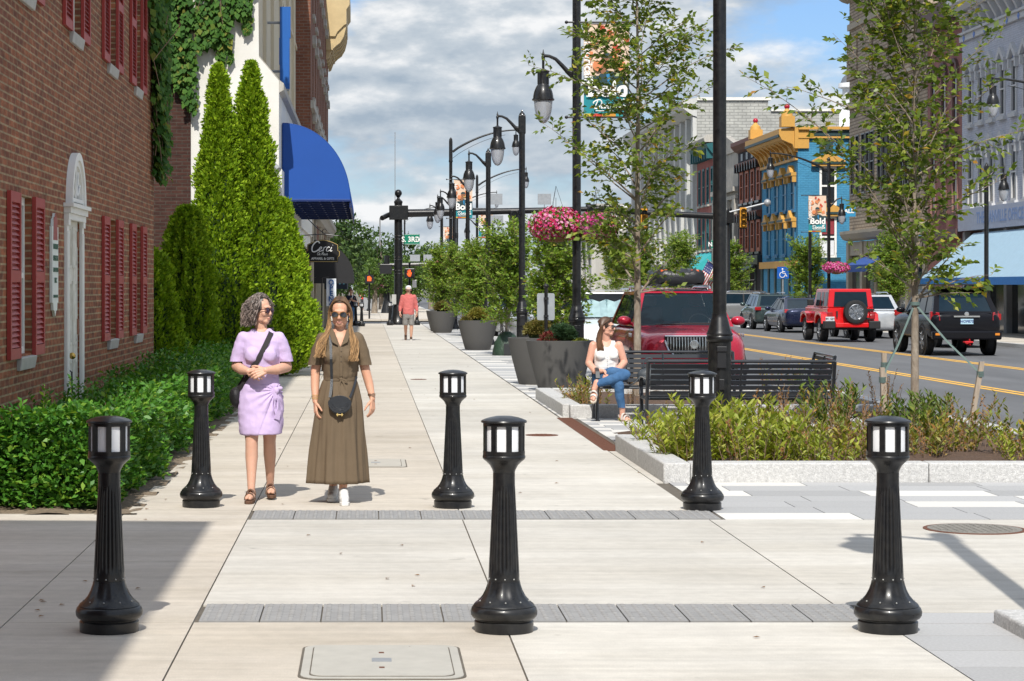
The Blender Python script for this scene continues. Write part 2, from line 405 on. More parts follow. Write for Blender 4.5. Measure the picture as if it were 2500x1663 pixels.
structure(b.build('crosswalk_marking', mat('road_white', (.7,.7,.68), .7, var=.15), smooth=0))

def slabs(b, xs, ys, z=0., gap=.006, th=.1, mi=0, gapx=None):
    gx = gapx if gapx is not None else gap
    for i in range(len(xs)-1):
        for j in range(len(ys)-1):
            b.box(xs[i]+gx/2, xs[i+1]-gx/2, ys[j]+gap/2, ys[j+1]-gap/2, z-th, z, mi)
def rng(a, b_, st):
    n = max(1, round((b_-a)/st)); return [a+(b_-a)*i/n for i in range(n+1)]
b = MB()
slabs(b, [-1.84,-.89,.69], rng(-14, 11.28, 3.1), mi=0, gapx=.009, gap=.005)
slabs(b, [-3.5,-1.84], rng(-14, 16.7, 3.2), mi=0, gapx=.009)
slabs(b, [.69, 2.62], rng(-14, 11.28, 4.2), mi=1, gapx=.009)
slabs(b, [-1.84,-.89], [11.28, 13.8, 16.3, 16.98], mi=0, gapx=.009)
slabs(b, [-.89,.69,2.5,7], [11.9, 16.28], mi=1, gapx=.009)
slabs(b, [2.62, 4.4, 7], [11.62, 11.9], mi=1, gapx=.008)
slabs(b, [-1.84,-.89,.69], rng(16.98, 106, 3.2), mi=0, gapx=.009, gap=.005)
slabs(b, [.69, 2.5], rng(16.98, 106, 4.6), mi=1, gapx=.009)
slabs(b, [-3.5,-1.84,-.89,.69,2.5,PX], rng(121, 260, 4.), mi=0, gapx=.014)
slabs(b, [-60,-30,-3.6], [11.,16.7], mi=0)
b.box(2.505,2.578,19.4,23.1,-.1,0,1)
structure(b.build('sidewalk', [CONC, CONC2], smooth=0))
sheet('sidewalk_bed', -60, PX-.02, -14, 106, -.010, DARKJ)
sheet('sidewalk_bed', PX-.02, KX, -14, 36, -.010, DARKJ)
# far sidewalk
b = MB(); slabs(b, [19.95, 21.8, 24.2], rng(10, 107.5, 3.), mi=0); slabs(b, [19.95, 21.8, 24.2], rng(121.5, 300, 4.), mi=0)
structure(b.build('far_sidewalk', CONC, smooth=0))
# long stone pavers in running bond, some of them white
def pavers(b, x0, x1, y0, y1, row=.3, ln=(.6, 1.3), white=.25, seed=1, gap=.008):
    r = random.Random(seed); y = y0
    while y < y1-.02:
        ye = min(y+row, y1); x = x0-r.random()*.8; last = 0
        while x < x1:
            l = r.uniform(*ln); a, c = max(x, x0), min(x+l, x1)
            if c-a > .03: last = 1 if (not last and r.random() < white) else 0; b.box(a+gap/2, c-gap/2, y+gap/2, ye-gap/2, -.08, 0, last)
            x += l
        y = ye
b = MB()
pavers(b, 2.62, KX, 5, 11.24, white=.14, seed=6, row=.45)
b.box(2.63, 3.5, 11.25, 11.61, -.08, 0, 0); b.box(3.51, KX, 11.25, 11.61, -.08, 0, 0)
pavers(b, 2.62, KX, 16.3, 19.4, white=.36, seed=43, row=.46, ln=(.7, 1.2))
pavers(b, 2.72, 5.7, 23.3, 29.2, white=.4, seed=3)
pavers(b, 2.52, PX, 34, 104.6, white=.42, seed=9, row=.36, ln=(.8, 1.6))
pavers(b, 2.52, 2.66, 29.2, 34, white=.5, seed=4)
structure(b.build('stone_paving', [PAVG, PAVW], smooth=0))
# kerbs
b = MB()
def kerb(b, x0, x1, y0, y1, z0, z1, seg=2.2, along='y'):
    n = max(1, round(((y1-y0) if along == 'y' else (x1-x0))/seg))
    for i in range(n):
        if along == 'y':
            a = y0+(y1-y0)*i/n; c = y0+(y1-y0)*(i+1)/n; b.box(x0, x1, a+.003, c-.003, z0, z1)
        else:
            a = x0+(x1-x0)*i/n; c = x0+(x1-x0)*(i+1)/n; b.box(a+.003, c-.003, y0, y1, z0, z1)
kerb(b, KX, KX+.16, -14, 36, RZ-.02, .005); kerb(b, PX, KX, 36.0, 36.16, RZ-.02, .005, along='x'); kerb(b, PX, PX+.16, 36.17, 104.6, RZ-.02, .005)
kerb(b, 19.75, 19.94, 10, 107, RZ-.02, .004); kerb(b, 19.75, 19.94, 121.5, 300, RZ-.02, .004); kerb(b, PX, PX+.16, 121, 300, RZ-.02, .004)
structure(b.build('kerb', GRAN, smooth=0, bevel=.012))
# tactile strips
def tactile(x0, x1, y0, slope, seed):
    b = MB(); n = 11; w = (x1-x0)/n
    for i in range(n):
        for j in range(2):
            xa, xb = x0+i*w+.004, x0+(i+1)*w-.004
            ya = y0+j*.306-slope*(xa-x0); yb = y0+j*.306-slope*(xb-x0)
            b.hexa([(xa,ya+.003,-.05),(xb,yb+.003,-.05),(xb,yb+.303,-.05),(xa,ya+.303,-.05)], [(xa,ya+.003,.001),(xb,yb+.003,.001),(xb,yb+.303,.001),(xa,ya+.303,.001)])
            for p in range(5):
                for q in range(5):
                    cx = xa+.031+p*(w-.008-.062)/4; cy = ya+.034+q*.0595-slope*(cx-xa)
                    b.lathe([(.015,.001),(.0145,.004),(.0085,.0062)], 8, (cx, cy, 0))
    return b
structure(tactile(-.87, 2.58, 11.32, .0, 1).build('tactile_paving', TACT, smooth=0))
structure(tactile(-.87, 2.6, 16.34, .0, 2).build('tactile_paving', TACT, smooth=0))
sheet('sidewalk_patch', -.885, 2.61, 16.92, 16.985, -.001, CONC)
# planting beds: mulch and granite edging
b = MB()
def mound(b, x0, x1, y0, y1, z=.1, amp=.05, st=.16, seed=0.):
    nx = int((x1-x0)/st)+2; ny = int((y1-y0)/st)+2; vs = []; fs = []
    for j in range(ny):
        for i in range(nx):
            x = x0+(x1-x0)*i/(nx-1); y = y0+(y1-y0)*j/(ny-1)
            vs.append((x, y, z+amp*noise.fractal(Vector((x*2.2, y*2.2, seed)), 1, 2, 4)))
    for j in range(ny-1):
        for i in range(nx-1): fs.append((j*nx+i, j*nx+i+1, (j+1)*nx+i+1, (j+1)*nx+i))
    b.add(vs, fs)
mound(b, 2.72, 6.75, 19.6, 24.8, .09); mound(b, 5.75, 6.75, 24.8, 30, .09, seed=2); mound(b, 2.8, 6.75, 29.3, 33.8, .09, seed=5)
structure(b.build('mulch_bed', MULCH, smooth=180))
b = MB(); mound(b, -3.2, -1.74, 16.62, 62, .0, .035, .12, 3.); mound(b, -9, -3.2, 31, 47, .02, .03, .5, 3.)
structure(b.build('hedge_soil', SOIL, smooth=180))
ED = .17
def edging(label, rects):
    t = thing('granite_edging', label, 'planter kerb', (rects[0][0], rects[0][2], 0))
    for (x0, x1, y0, y1) in rects:
        b = MB(); b.box(x0-rects[0][0], x1-rects[0][0], y0-rects[0][2], y1-rects[0][2], -.06, ED); b.build('granite_block', GRAN, t, bevel=.014)
    return t
edging('pale granite edging round the near planting bed with yellow green plants',
       [(2.82,4.9,19.4,19.66),(4.906,7.05,19.4,19.66),(2.58,2.815,19.4,21.3),(2.58,2.815,21.306,23.2),(2.82,3.15,23.0,23.2),(2.95,3.15,23.206,24.9),(3.155,5.6,24.75,24.95),(5.6,5.8,24.955,27),(5.6,5.8,27.006,29.0),(6.82,7.05,19.665,24),(6.82,7.05,24.006,29)])
edging('granite edging behind the seated woman around the far planting bed',
       [(2.64,4.6,29.0,29.24),(4.606,6.8,29.0,29.24),(2.56,2.8,29.245,31.5),(2.56,2.8,31.506,34),(6.82,7.05,29.006,34),(2.805,6.81,33.8,34)])
t = thing('granite_edging', 'low granite edge stone at the bottom right corner of the photo', 'planter kerb', (3.17, 9.6, 0))
b = MB(); b.box(0, .22, 0, 1.66, -.05, .07); b.box(.225, 2.9, 1.44, 1.66, -.05, .07); b.build('granite_block', GRAN, t, bevel=.014)
# rusty trench grate
t = thing('trench_grate', 'narrow rusty brown steel drain grate beside the bench court', 'drain grate', (2.56, 26.1, 0))
b = MB()
b.box(-.1, .1, -2.9, 2.9, -.03, -.012)
for k in range(97): b.box(-.085, .085, -2.9+k*.06+.004, -2.9+k*.06+.04, -.012, .004)
b.box(-.1, -.087, -2.9, 2.9, -.012, .005); b.box(.087, .1, -2.9, 2.9, -.012, .005)
b.build('grate', RUST, t, smooth=0)
# covers
LID = mat('lid_concrete', (.40,.385,.345), .85, var=.08, scale=8, bump=.1)
def rrect(w, h, r, n=5):
    o = []
    for cx, cy, a0 in ((w-r,h-r,0),(-w+r,h-r,90),(-w+r,-h+r,180),(w-r,-h+r,270)):
        for k in range(n+1): a = radians(a0+90*k/n); o.append((cx+r*cos(a), cy+r*sin(a)))
    return o
UP = Matrix(((1,0,0,0),(0,0,-1,0),(0,1,0,0),(0,0,0,1)))
def vault(label, loc, w, h, m):
    t = thing('utility_cover', label, 'utility cover', loc)
    b = MB(); b.prism(rrect(w, h, .09), 0, .003, Matrix.Rotation(pi/2, 4, 'X')); b.build('rim', DARKJ, t, smooth=0)
    b = MB(); b.prism(rrect(w-.012, h-.012, .085), .0, .006, Matrix.Rotation(pi/2, 4, 'X')); b.build('frame', m, t, smooth=0)
    b = MB(); b.prism(rrect(w-.05, h-.05, .06), .0, .0075, Matrix.Rotation(pi/2, 4, 'X')); b.build('joint', DARKJ, t, smooth=0)
    b = MB(); b.prism(rrect(w-.056, h-.056, .06), .0, .010, Matrix.Rotation(pi/2, 4, 'X')); b.build('lid', m, t, smooth=0)
    b = MB()
    b.box(-.045,.045,-.05,.05,.0095,.0115); b.build('handhold', GREY, t, smooth=0)
    for s in (-1, 1):
        b = MB(); b.box(-.012,.012,s*.2-.015,s*.2+.015,.0095,.0118); b.build('bolt', RUST, t, smooth=0)
    return t
vault('large rounded concrete utility lid in the foreground sidewalk', (.06, 10.08, 0), .37, .46, LID)
vault('faint rectangular utility lid behind the woman in the olive dress', (.07, 21.5, 0), .3, .5, mat('lid_pale', (.43,.405,.355), .85, var=.07))
def manhole(label, x, y, r, m):
    t = thing('manhole_cover', label, 'manhole cover', (x, y, 0))
    b = MB(); b.lathe([(r, 0), (r, .005), (r-.025, .006), (r-.026, .003), (0.001, .003)], 40, cap=False); b.build('frame', RUST, t, smooth=0)
    b = MB(); b.lathe([(r-.03, .003), (r-.03, .007), (.001, .007)], 40, cap=False)
    for i in range(-6, 7):
        for j in range(-6, 7):
            if (i*i+j*j)*.0025 < (r-.07)**2: b.box(i*.05-.016, i*.05+.016, j*.05-.016, j*.05+.016, .0068, .0105)
    b.build('cover', m, t, smooth=0)
manhole('wide grey iron manhole cover with rusty rim at the right of the crossing', 4.27, 15.63, .355, mat('iron_grey', (.20,.19,.17), .85, var=.4, scale=40))
manhole('small rusty manhole cover in the sidewalk beside the bollard', 2.0, 25.6, .19, RUST)
manhole('small dark valve cover in the sidewalk far up past the bollards', .93, 41.2, .15, RUST)
# fallen leaves
n = 130; pos = np.column_stack([NP.uniform(-1.9, 2.5, n), NP.uniform(9.5, 60, n), np.full(n, .006)])
pos[:60, 0] = NP.uniform(-1.9, -1.6, 60)
o = leaves('fallen_leaves', pos, np.column_stack([NP.normal(size=(n, 2)), np.zeros(n)]), .04, .025, leafmat('dry_leaf', [(0, (.16,.07,.02)), (.5, (.25,.12,.03)), (1, (.12,.06,.025))]), flat=.95)
tag(o, 'scattered dry brown leaves on the sidewalk', 'fallen leaves', kind='stuff')
# ================================================================== buildings
BRA = brick('brick_brown_red', (.26,.088,.040), (.15,.053,.032), (.29,.205,.12), var=.42, ms=.0095)
BRD = brick('brick_shade_tone', (.062,.026,.019), (.045,.02,.016), (.06,.045,.036), var=.35, rh=.075, bw=.23)  # shade on the side wall is put into this brick colour
BR3 = brick('brick_orange_brown', (.21,.085,.05), (.165,.065,.042), (.20,.15,.12), var=.2, rh=.1, bw=.28)
STUCCO = mat('white_stucco', (.70,.69,.65), .8, var=.05, scale=1.5, col2=(.62,.60,.55), c2scale=.7, bump=.15, bscale=30)
STUCREAM = mat('cream_stucco', (.56,.49,.36), .75, var=.05, scale=1.2)
STONEW = mat('weathered_stone', (.40,.38,.34), .85, var=.28, scale=5, stretch=(4,4,1))
REDSH = mat('shutter_red', (.33,.042,.034), .5, var=.08, scale=6)
def wall_holes(b, axis, c, u0, u1, z0, z1, holes, depth, mi=0, out=1):
    """wall in the plane axis=c with rectangular openings (u0,u1,z0,z1); reveals go back by depth against `out`"""
    us = sorted({u0, u1, *[h[0] for h in holes], *[h[1] for h in holes]}); zs = sorted({z0, z1, *[h[2] for h in holes], *[h[3] for h in holes]})
    pt = (lambda u, z, o=0: (c-o*out, u, z)) if axis == 'x' else (lambda u, z, o=0: (u, c-o*out, z))
    for i in range(len(us)-1):
        for j in range(len(zs)-1):
            um, zm = (us[i]+us[i+1])/2, (zs[j]+zs[j+1])/2
            if any(h[0] < um < h[1] and h[2] < zm < h[3] for h in holes): continue
            b.add([pt(us[i],zs[j]),pt(us[i+1],zs[j]),pt(us[i+1],zs[j+1]),pt(us[i],zs[j+1])], [(0,1,2,3)], mi)
    for h in holes:
        q = [(h[0],h[2]),(h[1],h[2]),(h[1],h[3]),(h[0],h[3])]
        for k in range(4):
            a, e = q[k], q[(k+1) % 4]
            b.add([pt(*a),pt(*e),pt(*e,depth),pt(*a,depth)], [(0,1,2,3)], mi)
def dupmesh(o, parent, dy=0, dz=0, dx=0, name=None):
    c = o.copy(); COL.objects.link(c); c.parent = parent; c.location = (o.location[0]+dx, o.location[1]+dy, o.location[2]+dz)
    for ch in o.children: dupmesh0(ch, c)
    return c
def dupmesh0(o, parent):
    c = o.copy(); COL.objects.link(c); c.parent = parent
    for ch in o.children: dupmesh0(ch, c)
# ---- brick building on the left: facade in the plane x = -3
AX = -3.0; AH = 13.2
A = thing('brick_building', 'brown red brick building with red shutters and a white arched doorway', 'building', (AX, 16.6, 0))
oy = 16.6
wins = [(18.96,19.75,1.12,2.5),(25.5,26.3,1.12,2.5),(28.4,29.15,1.12,2.5),(22.3,23.1,4.3,5.85),(25.5,26.3,4.3,5.85),(28.4,29.15,4.3,5.85),(19.0,19.75,4.3,5.85)]
door = (22.05,23.0,0.02,2.45)
b = MB()
wall_holes(b, 'x', 0, 0, 14.4, -.1, AH, [(a-oy,c-oy,e,g) for a,c,e,g in wins]+[(door[0]-oy,door[1]-oy,door[2],door[3])], .2, out=1)
b.add([(0,0,-.1),(-12,0,-.1),(-12,0,AH),(0,0,AH)], [(0,1,2,3)]); b.add([(0,14.4,-.1),(-12,14.4,-.1),(-12,14.4,AH),(0,14.4,AH)], [(0,1,2,3)])
b.add([(-12,0,-.1),(-12,14.4,-.1),(-12,14.4,AH),(-12,0,AH)], [(0,1,2,3)])
b.build('wall', BRA, A, smooth=0)
b = MB(); b.box(-12.2, .25, -.25, 14.65, AH, AH+.2); b.build('roof', mat('roof_dark', (.09,.085,.08), .9), A, smooth=0)
def shutter_mb(w, h):
    b = MB(); st = .055
    b.box(0, .035, 0, st, 0, h); b.box(0, .035, w-st, w, 0, h)
    for z in (0, h*.46, h-.09): b.box(.0012, .034, st, w-st, z, z+(.09 if z != h*.46 else .1))
    for z0, z1 in ((.09, h*.46), (h*.46+.1, h-.09)):
        n = int((z1-z0)/.045)
        for k in range(n):
            z = z0+(z1-z0)*(k+.5)/n
            b.add([(.004,st,z+.02),(.004,w-st,z+.02),(.03,w-st,z-.016),(.03,st,z-.016)], [(0,1,2,3)])
    b.box(.0005, .003, st, w-st, .05, h-.05)
    return b
for wi, (a, c, z0, z1) in enumerate(wins):
    h = z1-z0; W = c-a
    b = MB()
    for y0, y1, u0, u1 in ((0,.06,0,h),(W-.06,W,0,h),(.06,W-.06,0,.06),(.06,W-.06,h-.07,h),(.06,W-.06,h*.5-.025,h*.5+.025)): b.box(-.15, -.06, y0, y1, u0, u1)
    f = b.build('window', WHT, A, (0, a-oy, z0), smooth=0)
    b = MB(); b.box(-.135, -.13, .05, W-.05, .05, h-.05); b.build('pane', GLASS, f, smooth=0)
    b = MB(); b.hexa([(-.16,-.03,-.13),(.03,-.03,-.13),(.03,W+.03,-.13),(-.16,W+.03,-.13)], [(-.16,-.03,0),(.05,-.03,-.02),(.05,W+.03,-.02),(-.16,W+.03,0)])
    b.build('sill', mat('sill_stone', (.40,.39,.36), .8, var=.12), f, smooth=0, bevel=.006)
    sw = .56
    shutter_mb(sw, h+.03).build('shutter', REDSH, A, (.004, a-oy-sw-.015, z0-.02), smooth=0)
    shutter_mb(sw, h+.03).build('shutter', REDSH, A, (.004, c-oy+.015, z0-.02), smooth=0)
# doorway: leaf, pilasters, entablature, fanlight in an arched hood
D = MB(); W = door[1]-door[0]
D.box(-.05, -.012, .03, W-.03, 0, 2.43)
for y0, y1 in ((.13,.43),(.52,.82)):
    for z0, z1 in ((.2,.95),(1.1,1.75),(1.88,2.3)):
        D.box(-.012, -.004, y0, y1, z0, z0+.03); D.box(-.012, -.004, y0, y1, z1-.03, z1); D.box(-.012,-.004,y0,y0+.03,z0+.03,z1-.03); D.box(-.012,-.004,y1-.03,y1,z0+.03,z1-.03)
DOORW = mat('old_white_door', (.66,.65,.59), .6, var=.12, scale=4, col2=(.5,.47,.40), c2scale=6)
dl = D.build('door', DOORW, A, (0, door[0]-oy, .02), smooth=0)
b = MB(); b.ell((.035, .17, 1.0), .035, 12, 8); b.tube([(-.05,.17,1.0),(0,.17,1.0)], .014); b.build('knob', mat('brass', (.55,.36,.10), .25, .9), dl)
b = MB(); b.tube([(-.01,.16,.86),(.03,.16,.84),(.035,.16,.64),(-.01,.16,.6)], .01); b.box(-.012,-.006,.14,.18,.56,.9); b.build('handle', BLKM, dl)
for z in (.35, 1.2, 2.1):
    b = MB(); b.box(-.01, .004, W-.09, W-.035, z, z+.16); b.build('hinge', mat('rusty_hinge', (.28,.12,.07), .8, var=.3), dl, smooth=0)
b = MB()
for y0 in (-.18, W+.02):
    b.box(0, .04, y0, y0+.16, -.05, .2); b.box(0, .03, y0+.01, y0+.15, .2, 2.32); b.box(0, .045, y0, y0+.16, 2.32, 2.38)
    for k in range(3): b.box(.03, .037, y0+.025+k*.042, y0+.05+k*.042, .28, 2.26)
    for s_ in (0, .14): b.box(-.1, .0, y0+s_, y0+s_+.02, .0, 2.3)
b.build('pilaster', WHT, A, (0, door[0]-oy, 0), smooth=0)
b = MB(); b.box(0, .05, -.19, W+.19, 2.38, 2.44); b.box(0, .07, -.2, W+.2, 2.442, 2.5); b.box(0, .10, -.23, W+.23, 2.502, 2.54); b.build('entablature', WHT, A, (0, door[0]-oy, 0), smooth=0)
b = MB(); cy = W/2
def arch(b, r0, r1, x0, x1, z0, n=20):
    for k in range(n):
        a0, a1 = pi*k/n, pi*(k+1)/n
        q = [(cy+r*cos(a), z0+r*sin(a)*.98) for r, a in ((r0,a0),(r1,a0),(r1,a1),(r0,a1))]
        b.hexa([(x0,y,z) for y, z in q], [(x1,y,z) for y, z in q])
arch(b, .40, .46, 0, .05, 2.542); arch(b, .462, .54, 0, .07, 2.542); arch(b, .345, .398, 0, .025, 2.542)
b.build('arched_hood', WHT, A, (0, door[0]-oy, 0), smooth=30)
b = MB()
for k in range(1, 6):
    a = pi*k/6; b.tube([(.03,cy+.08*cos(a),2.57+.08*sin(a)),(.03,cy+.36*cos(a),2.57+.36*sin(a))], .012, 6)
arch(b, .08, .1, .02, .045, 2.565, 10); b.box(0, .06, cy-.41, cy+.41, 2.562, 2.6)
fl = b.build('fanlight', WHT, A, (0, door[0]-oy, 0), smooth=0)
b = MB(); b.prism([(.355*cos(pi*k/16), 2.58+.355*sin(pi*k/16)) for k in range(17)], .0, .012, Matrix(((0,1,0,0),(1,0,0,cy),(0,0,1,0),(0,0,0,1)))); b.build('pane', GLASS, fl, smooth=0)
# name plaque beside the door
t = thing('plaque', 'tall white name plaque with scrolled ends beside the arched door', 'sign', (AX, 21.05, 1.92))
pts = [(-.2,-.36),(-.2,.36),(-.14,.36),(-.12,.43),(-.05,.44),(0,.49),(.05,.44),(.12,.43),(.14,.36),(.2,.36),(.2,-.36),(.14,-.36),(.12,-.43),(.05,-.44),(0,-.49),(-.05,-.44),(-.12,-.43),(-.14,-.36)]
MY = Matrix(((0,1,0,0),(1,0,0,0),(0,0,1,0),(0,0,0,1)))
b = MB(); b.prism(pts, .004, .03, MY); b.build('board', mat('plaque_white', (.70,.74,.70), .4, var=.04), t, smooth=0)
b = MB(); b.prism([(x*.98, (z-.36)*.86+.385 if z > .36 else (z+.36)*.86-.385) for x, z in pts if abs(z) > .355 and abs(x) < .15][:7], .03, .033, MY); b.build('scroll', mat('plaque_red', (.30,.06,.05), .5), t, smooth=0)
b = MB()
for txt, z, sz in (('DANVILLE', .17, .07), ('SURGICAL', .06, .07), ('ASSOCIATES', -.05, .058), ('PLLC', -.15, .07), ('201 S. SECOND ST.', -.3, .036)):
    b.text(txt, sz, face_right(.0345, 0, z), bold=.001)
b.build('lettering', mat('plaque_green', (.05,.12,.08), .5), t, smooth=0)

# ---- white and cream building: side wall at d = 46.6
t = WB = thing('white_building', 'white building with cream upper facade, stone ledge and glass storefront', 'building', (-1.88, 46.6, 0))
d0, d1 = 0., 25.4
b = MB()
xl = -1.85
b.add([(xl,0,-.1),(0,0,-.1),(0,0,6.05),(-.42,0,6.55),(-.48,0,13.),(xl,0,13.)], [(0,1,2,3,4,5)])
b.build('side_wall', STUCCO, t, smooth=0)
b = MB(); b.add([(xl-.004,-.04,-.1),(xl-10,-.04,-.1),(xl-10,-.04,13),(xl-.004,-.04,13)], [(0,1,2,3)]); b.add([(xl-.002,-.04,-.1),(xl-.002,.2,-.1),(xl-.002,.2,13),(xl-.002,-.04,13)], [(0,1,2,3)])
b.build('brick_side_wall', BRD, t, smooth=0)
b = MB(); b.add([(-.48,0.002,6.6),(-.48,d1,6.6),(-.48,d1,12.6),(-.48,.002,12.6)], [(0,1,2,3)])
for y in (3., 7., 12., 17., 21.5): b.box(-.48, -.40, y, y+.5, 6.6, 12.2)
for z in (9.4,): b.box(-.48, -.43, 0.1, d1, z, z+.12)
b.build('upper_facade', STUCREAM, t, smooth=0)
b = MB(); b.prism([(-.5,6.62),(-.4,6.56),(.02,6.06),(.1,6.0),(.1,5.86),(.0,5.8),(-.5,5.8)], .0, d1, Matrix.Translation((0, .004, 0))); b.build('stone_ledge', STONEW, t, smooth=30)
b = MB(); b.add([(0,0.004,4.2),(0,d1,4.2),(0,d1,5.8),(0,.004,5.8)], [(0,1,2,3)]); b.build('fascia', STUCCO, t, smooth=0)
b = MB(); b.box(-.3,.0,.02,d1,2.95,3.35); b.box(-.3,.06,.02,d1,3.352,4.2); b.build('awning_beam', STUCCO, t, smooth=0)
b = MB()
for y in (1.2, 10.5, 17.6, 24.6): b.box(-.3, -.02, y, y+.5, 0, 2.95)
b.build('brick_pier', BR3, t, smooth=0)
b = MB()
for y in (1.8, 3.7, 5.6, 7.5, 9.4, 11.2, 13, 14.8, 18.4, 20.3, 22.2): b.box(-.18, -.06, y, y+.08, 0, 2.95)
b.box(-.18,-.058,1.7,d1,.0,.4); b.box(-.18,-.057,1.7,d1,2.2,2.28); b.build('storefront_frame', BLKM, t, smooth=0)
b = MB(); b.box(-.14,-.12,1.7,d1,.3,2.95); b.build('shop_window', GLASS, t, smooth=0)
b = MB(); b.add([(-.5,0,13),(xl-10,0,13),(xl-10,d1,13),(-.5,d1,13)], [(0,1,2,3)]); b.box(-.55,-.3,-.05,d1,12.6,13.05); b.build('roof', STUCCO, t, smooth=0)
# blue blade sign, camera
t = thing('blade_sign', 'narrow blue blade sign on the cream upper facade', 'sign', (-2.28, 50.2, 6.2))
BLUE = mat('sign_blue', (.012,.10,.36), .45, var=.05)
b = MB(); b.box(.28, .50, -.1, .1, 0, .55); b.box(.265, .50, -.1, .1, .551, 1.15); b.box(.28, .52, -.1, .1, 1.151, 1.85); b.build('panel', BLUE, t, smooth=0)
b = MB(); b.box(.3,.48,-.09,.09,-.04,0); b.tube([(-.05,0,.4),(.28,0,.4)], .03); b.tube([(-.05,0,1.5),(.28,0,1.5)], .03); b.build('bracket', GREY, t)
t = thing('security_camera', 'small dark security camera on the white side wall beside the evergreens', 'security camera', (-1.98, 46.6, 4.25))
b = MB(); b.tube([(-.1,0,.06),(-.1,-.2,.06),(0,-.3,.03)], .035); b.build('arm', BLKM, t); b = MB(); b.tube([(-.08,-.25,.08),(.11,-.45,-.1)], .07, 12); b.build('housing', GREY, t)
# big blue quarter-round awning
t = thing('awning', 'large royal blue quarter round awning over the left storefront', 'awning', (-1.86, 48.0, 3.6))
AWB = mat('awning_blue', (.005,.062,.30), .55, var=.05, scale=2)
L_, Rx, Rz = 12., 1.46, 1.66
b = MB(); n = 24
prof = [(Rx*sin(pi/2*k/n), Rz*cos(pi/2*k/n)) for k in range(n+1)]
o = len(b.v)
for y in (0., L_):
    b.add([(0,y,0)]+[(x,y,z) for x, z in prof], [tuple(range(n+2))])
for k in range(n):
    (x0,z0),(x1,z1) = prof[k], prof[k+1]; b.add([(x0,0,z0),(x1,0,z1),(x1,L_,z1),(x0,L_,z0)], [(0,1,2,3)])
b.build('canopy', AWB, t, smooth=35)
b = MB(); b.box(0,Rx+.02,-.012,.012,-.03,.01); b.box(Rx-.01,Rx+.02,.013,L_,-.16,.01)
for k in range(9): b.box(.0, Rx-.012, .7+k*1.4, .76+k*1.4, -.05, .0)
for k in range(5): b.box(.25+k*.26, .29+k*.26, .02, L_, -.02, .012)
b.build('frame_slats', mat('awning_frame', (.004,.02,.11), .5), t, smooth=0)
for y in (.012, 2.4, 4.8, 7.2, 9.6, 11.98):
    b = MB(); b.tube([(x*1.003, y, z*1.003) for x, z in prof], .011, 6); b.build('seam', mat('awning_seam', (.004,.045,.22), .6), t)
b = MB(); b.tube([(.004,0,0),(.004,0,Rz)], .014, 6); b.tube([(0,-.002,.012),(Rx,-.002,.012)], .014, 6); b.build('hem', MATS['awning_seam'], t)
# ---- brown brick building with the big cornice
t = thing('brown_brick_building', 'brown brick building with heavy tan bracketed cornice beyond the white building', 'building', (-1.88, 72.1, 0))
D_ = 31.5
b = MB(); hol = []
for y in (2.5, 6.2, 9.9, 13.6, 17.3, 21, 24.7, 28.4): hol += [(y, y+1.15, 5.2, 7.3), (y, y+1.15, 8.1, 9.9), (y, y+1.15, 10.9, 12.7)]
wall_holes(b, 'x', 0, 0, D_, 3.4, 14.6, hol, .2); b.add([(0,0,0),(-9,0,0),(-9,0,14.6),(0,0,14.6)], [(0,1,2,3)]); b.add([(0,D_,0),(-9,D_,0),(-9,D_,14.6),(0,D_,14.6)], [(0,1,2,3)])
b.build('wall', BR3, t, smooth=0)
proto = None
for (y0,y1,z0,z1) in hol:
    b = MB()
    for u0,u1,v0,v1 in ((0,.07,0,z1-z0),(1.08,1.15,0,z1-z0),(.07,1.08,0,.07),(.07,1.08,z1-z0-.1,z1-z0),(.07,1.08,.9,.96)): b.box(-.14,-.05,u0,u1,v0,v1)
    f = b.build('window', CREAM, t, (0,y0,z0), smooth=0); b = MB(); b.box(-.12,-.11,.06,1.1,.05,z1-z0-.05); b.build('pane', GLASS, f, smooth=0)
    b = MB(); b.box(0,.09,-.1,1.25,-.16,0); b.box(0,.12,-.12,1.27,z1-z0,z1-z0+.28); b.build('stone_trim', STONEW, f, smooth=0)
TANC = mat('cornice_tan', (.50,.38,.20), .6, var=.1, scale=3)
b = MB(); b.box(-.05,.3,26.6,D_+1.5,12.3,12.6); b.prism([(0,12.9),(.4,12.9),(.5,13.1),(.8,13.4),(.9,13.45),(.9,14.1),(1.04,14.3),(1.04,15.),(0,15.)], 26.6, D_+1.5, None); b.build('cornice', TANC, t, smooth=30)
b = MB()
for k in range(5):
    y = 26.7+k*1.4; b.prism([(.0,11.9),(.12,11.95),(.25,12.3),(.45,12.5),(.62,12.62),(.78,12.9),(.88,13.3),(.88,13.44),(0,13.44)], y, y+.42)
b.build('cornice_bracket', TANC, t, smooth=30)
b = MB(); b.prism([(0,4.0),(.2,4.05),(.3,4.25),(.38,4.3),(.38,4.5),(0,4.6)], 0, D_); b.box(0,.12,0,D_,7.55,7.8); b.build('stone_band', STONEW, t, smooth=0)
b = MB()
for y, wd in ((.1,.5),(3.6,.7),(12,.7),(16.6,.7),(24.,.8),(28.6,1.4),(31.,.5)): b.box(-.3,.09,y,y+wd,0,4.0)
b.build('tan_pilaster', mat('tan_paint', (.46,.41,.31), .6, var=.08), t, smooth=0)
b = MB(); b.box(-.3,-.2,.6,D_,0,4.0); b.build('shop_window', GLASS, t, smooth=0)
b = MB(); b.box(-.31,.02,2.2,2.9,0,4); b.box(-.31,.0,5.6,6.3,0,4); b.build('brick_pier', BR3, t, smooth=0)
b = MB(); b.box(-.31,.03,4.35,5.2,0,3.4); b.build('white_column', WHT, t, smooth=0)
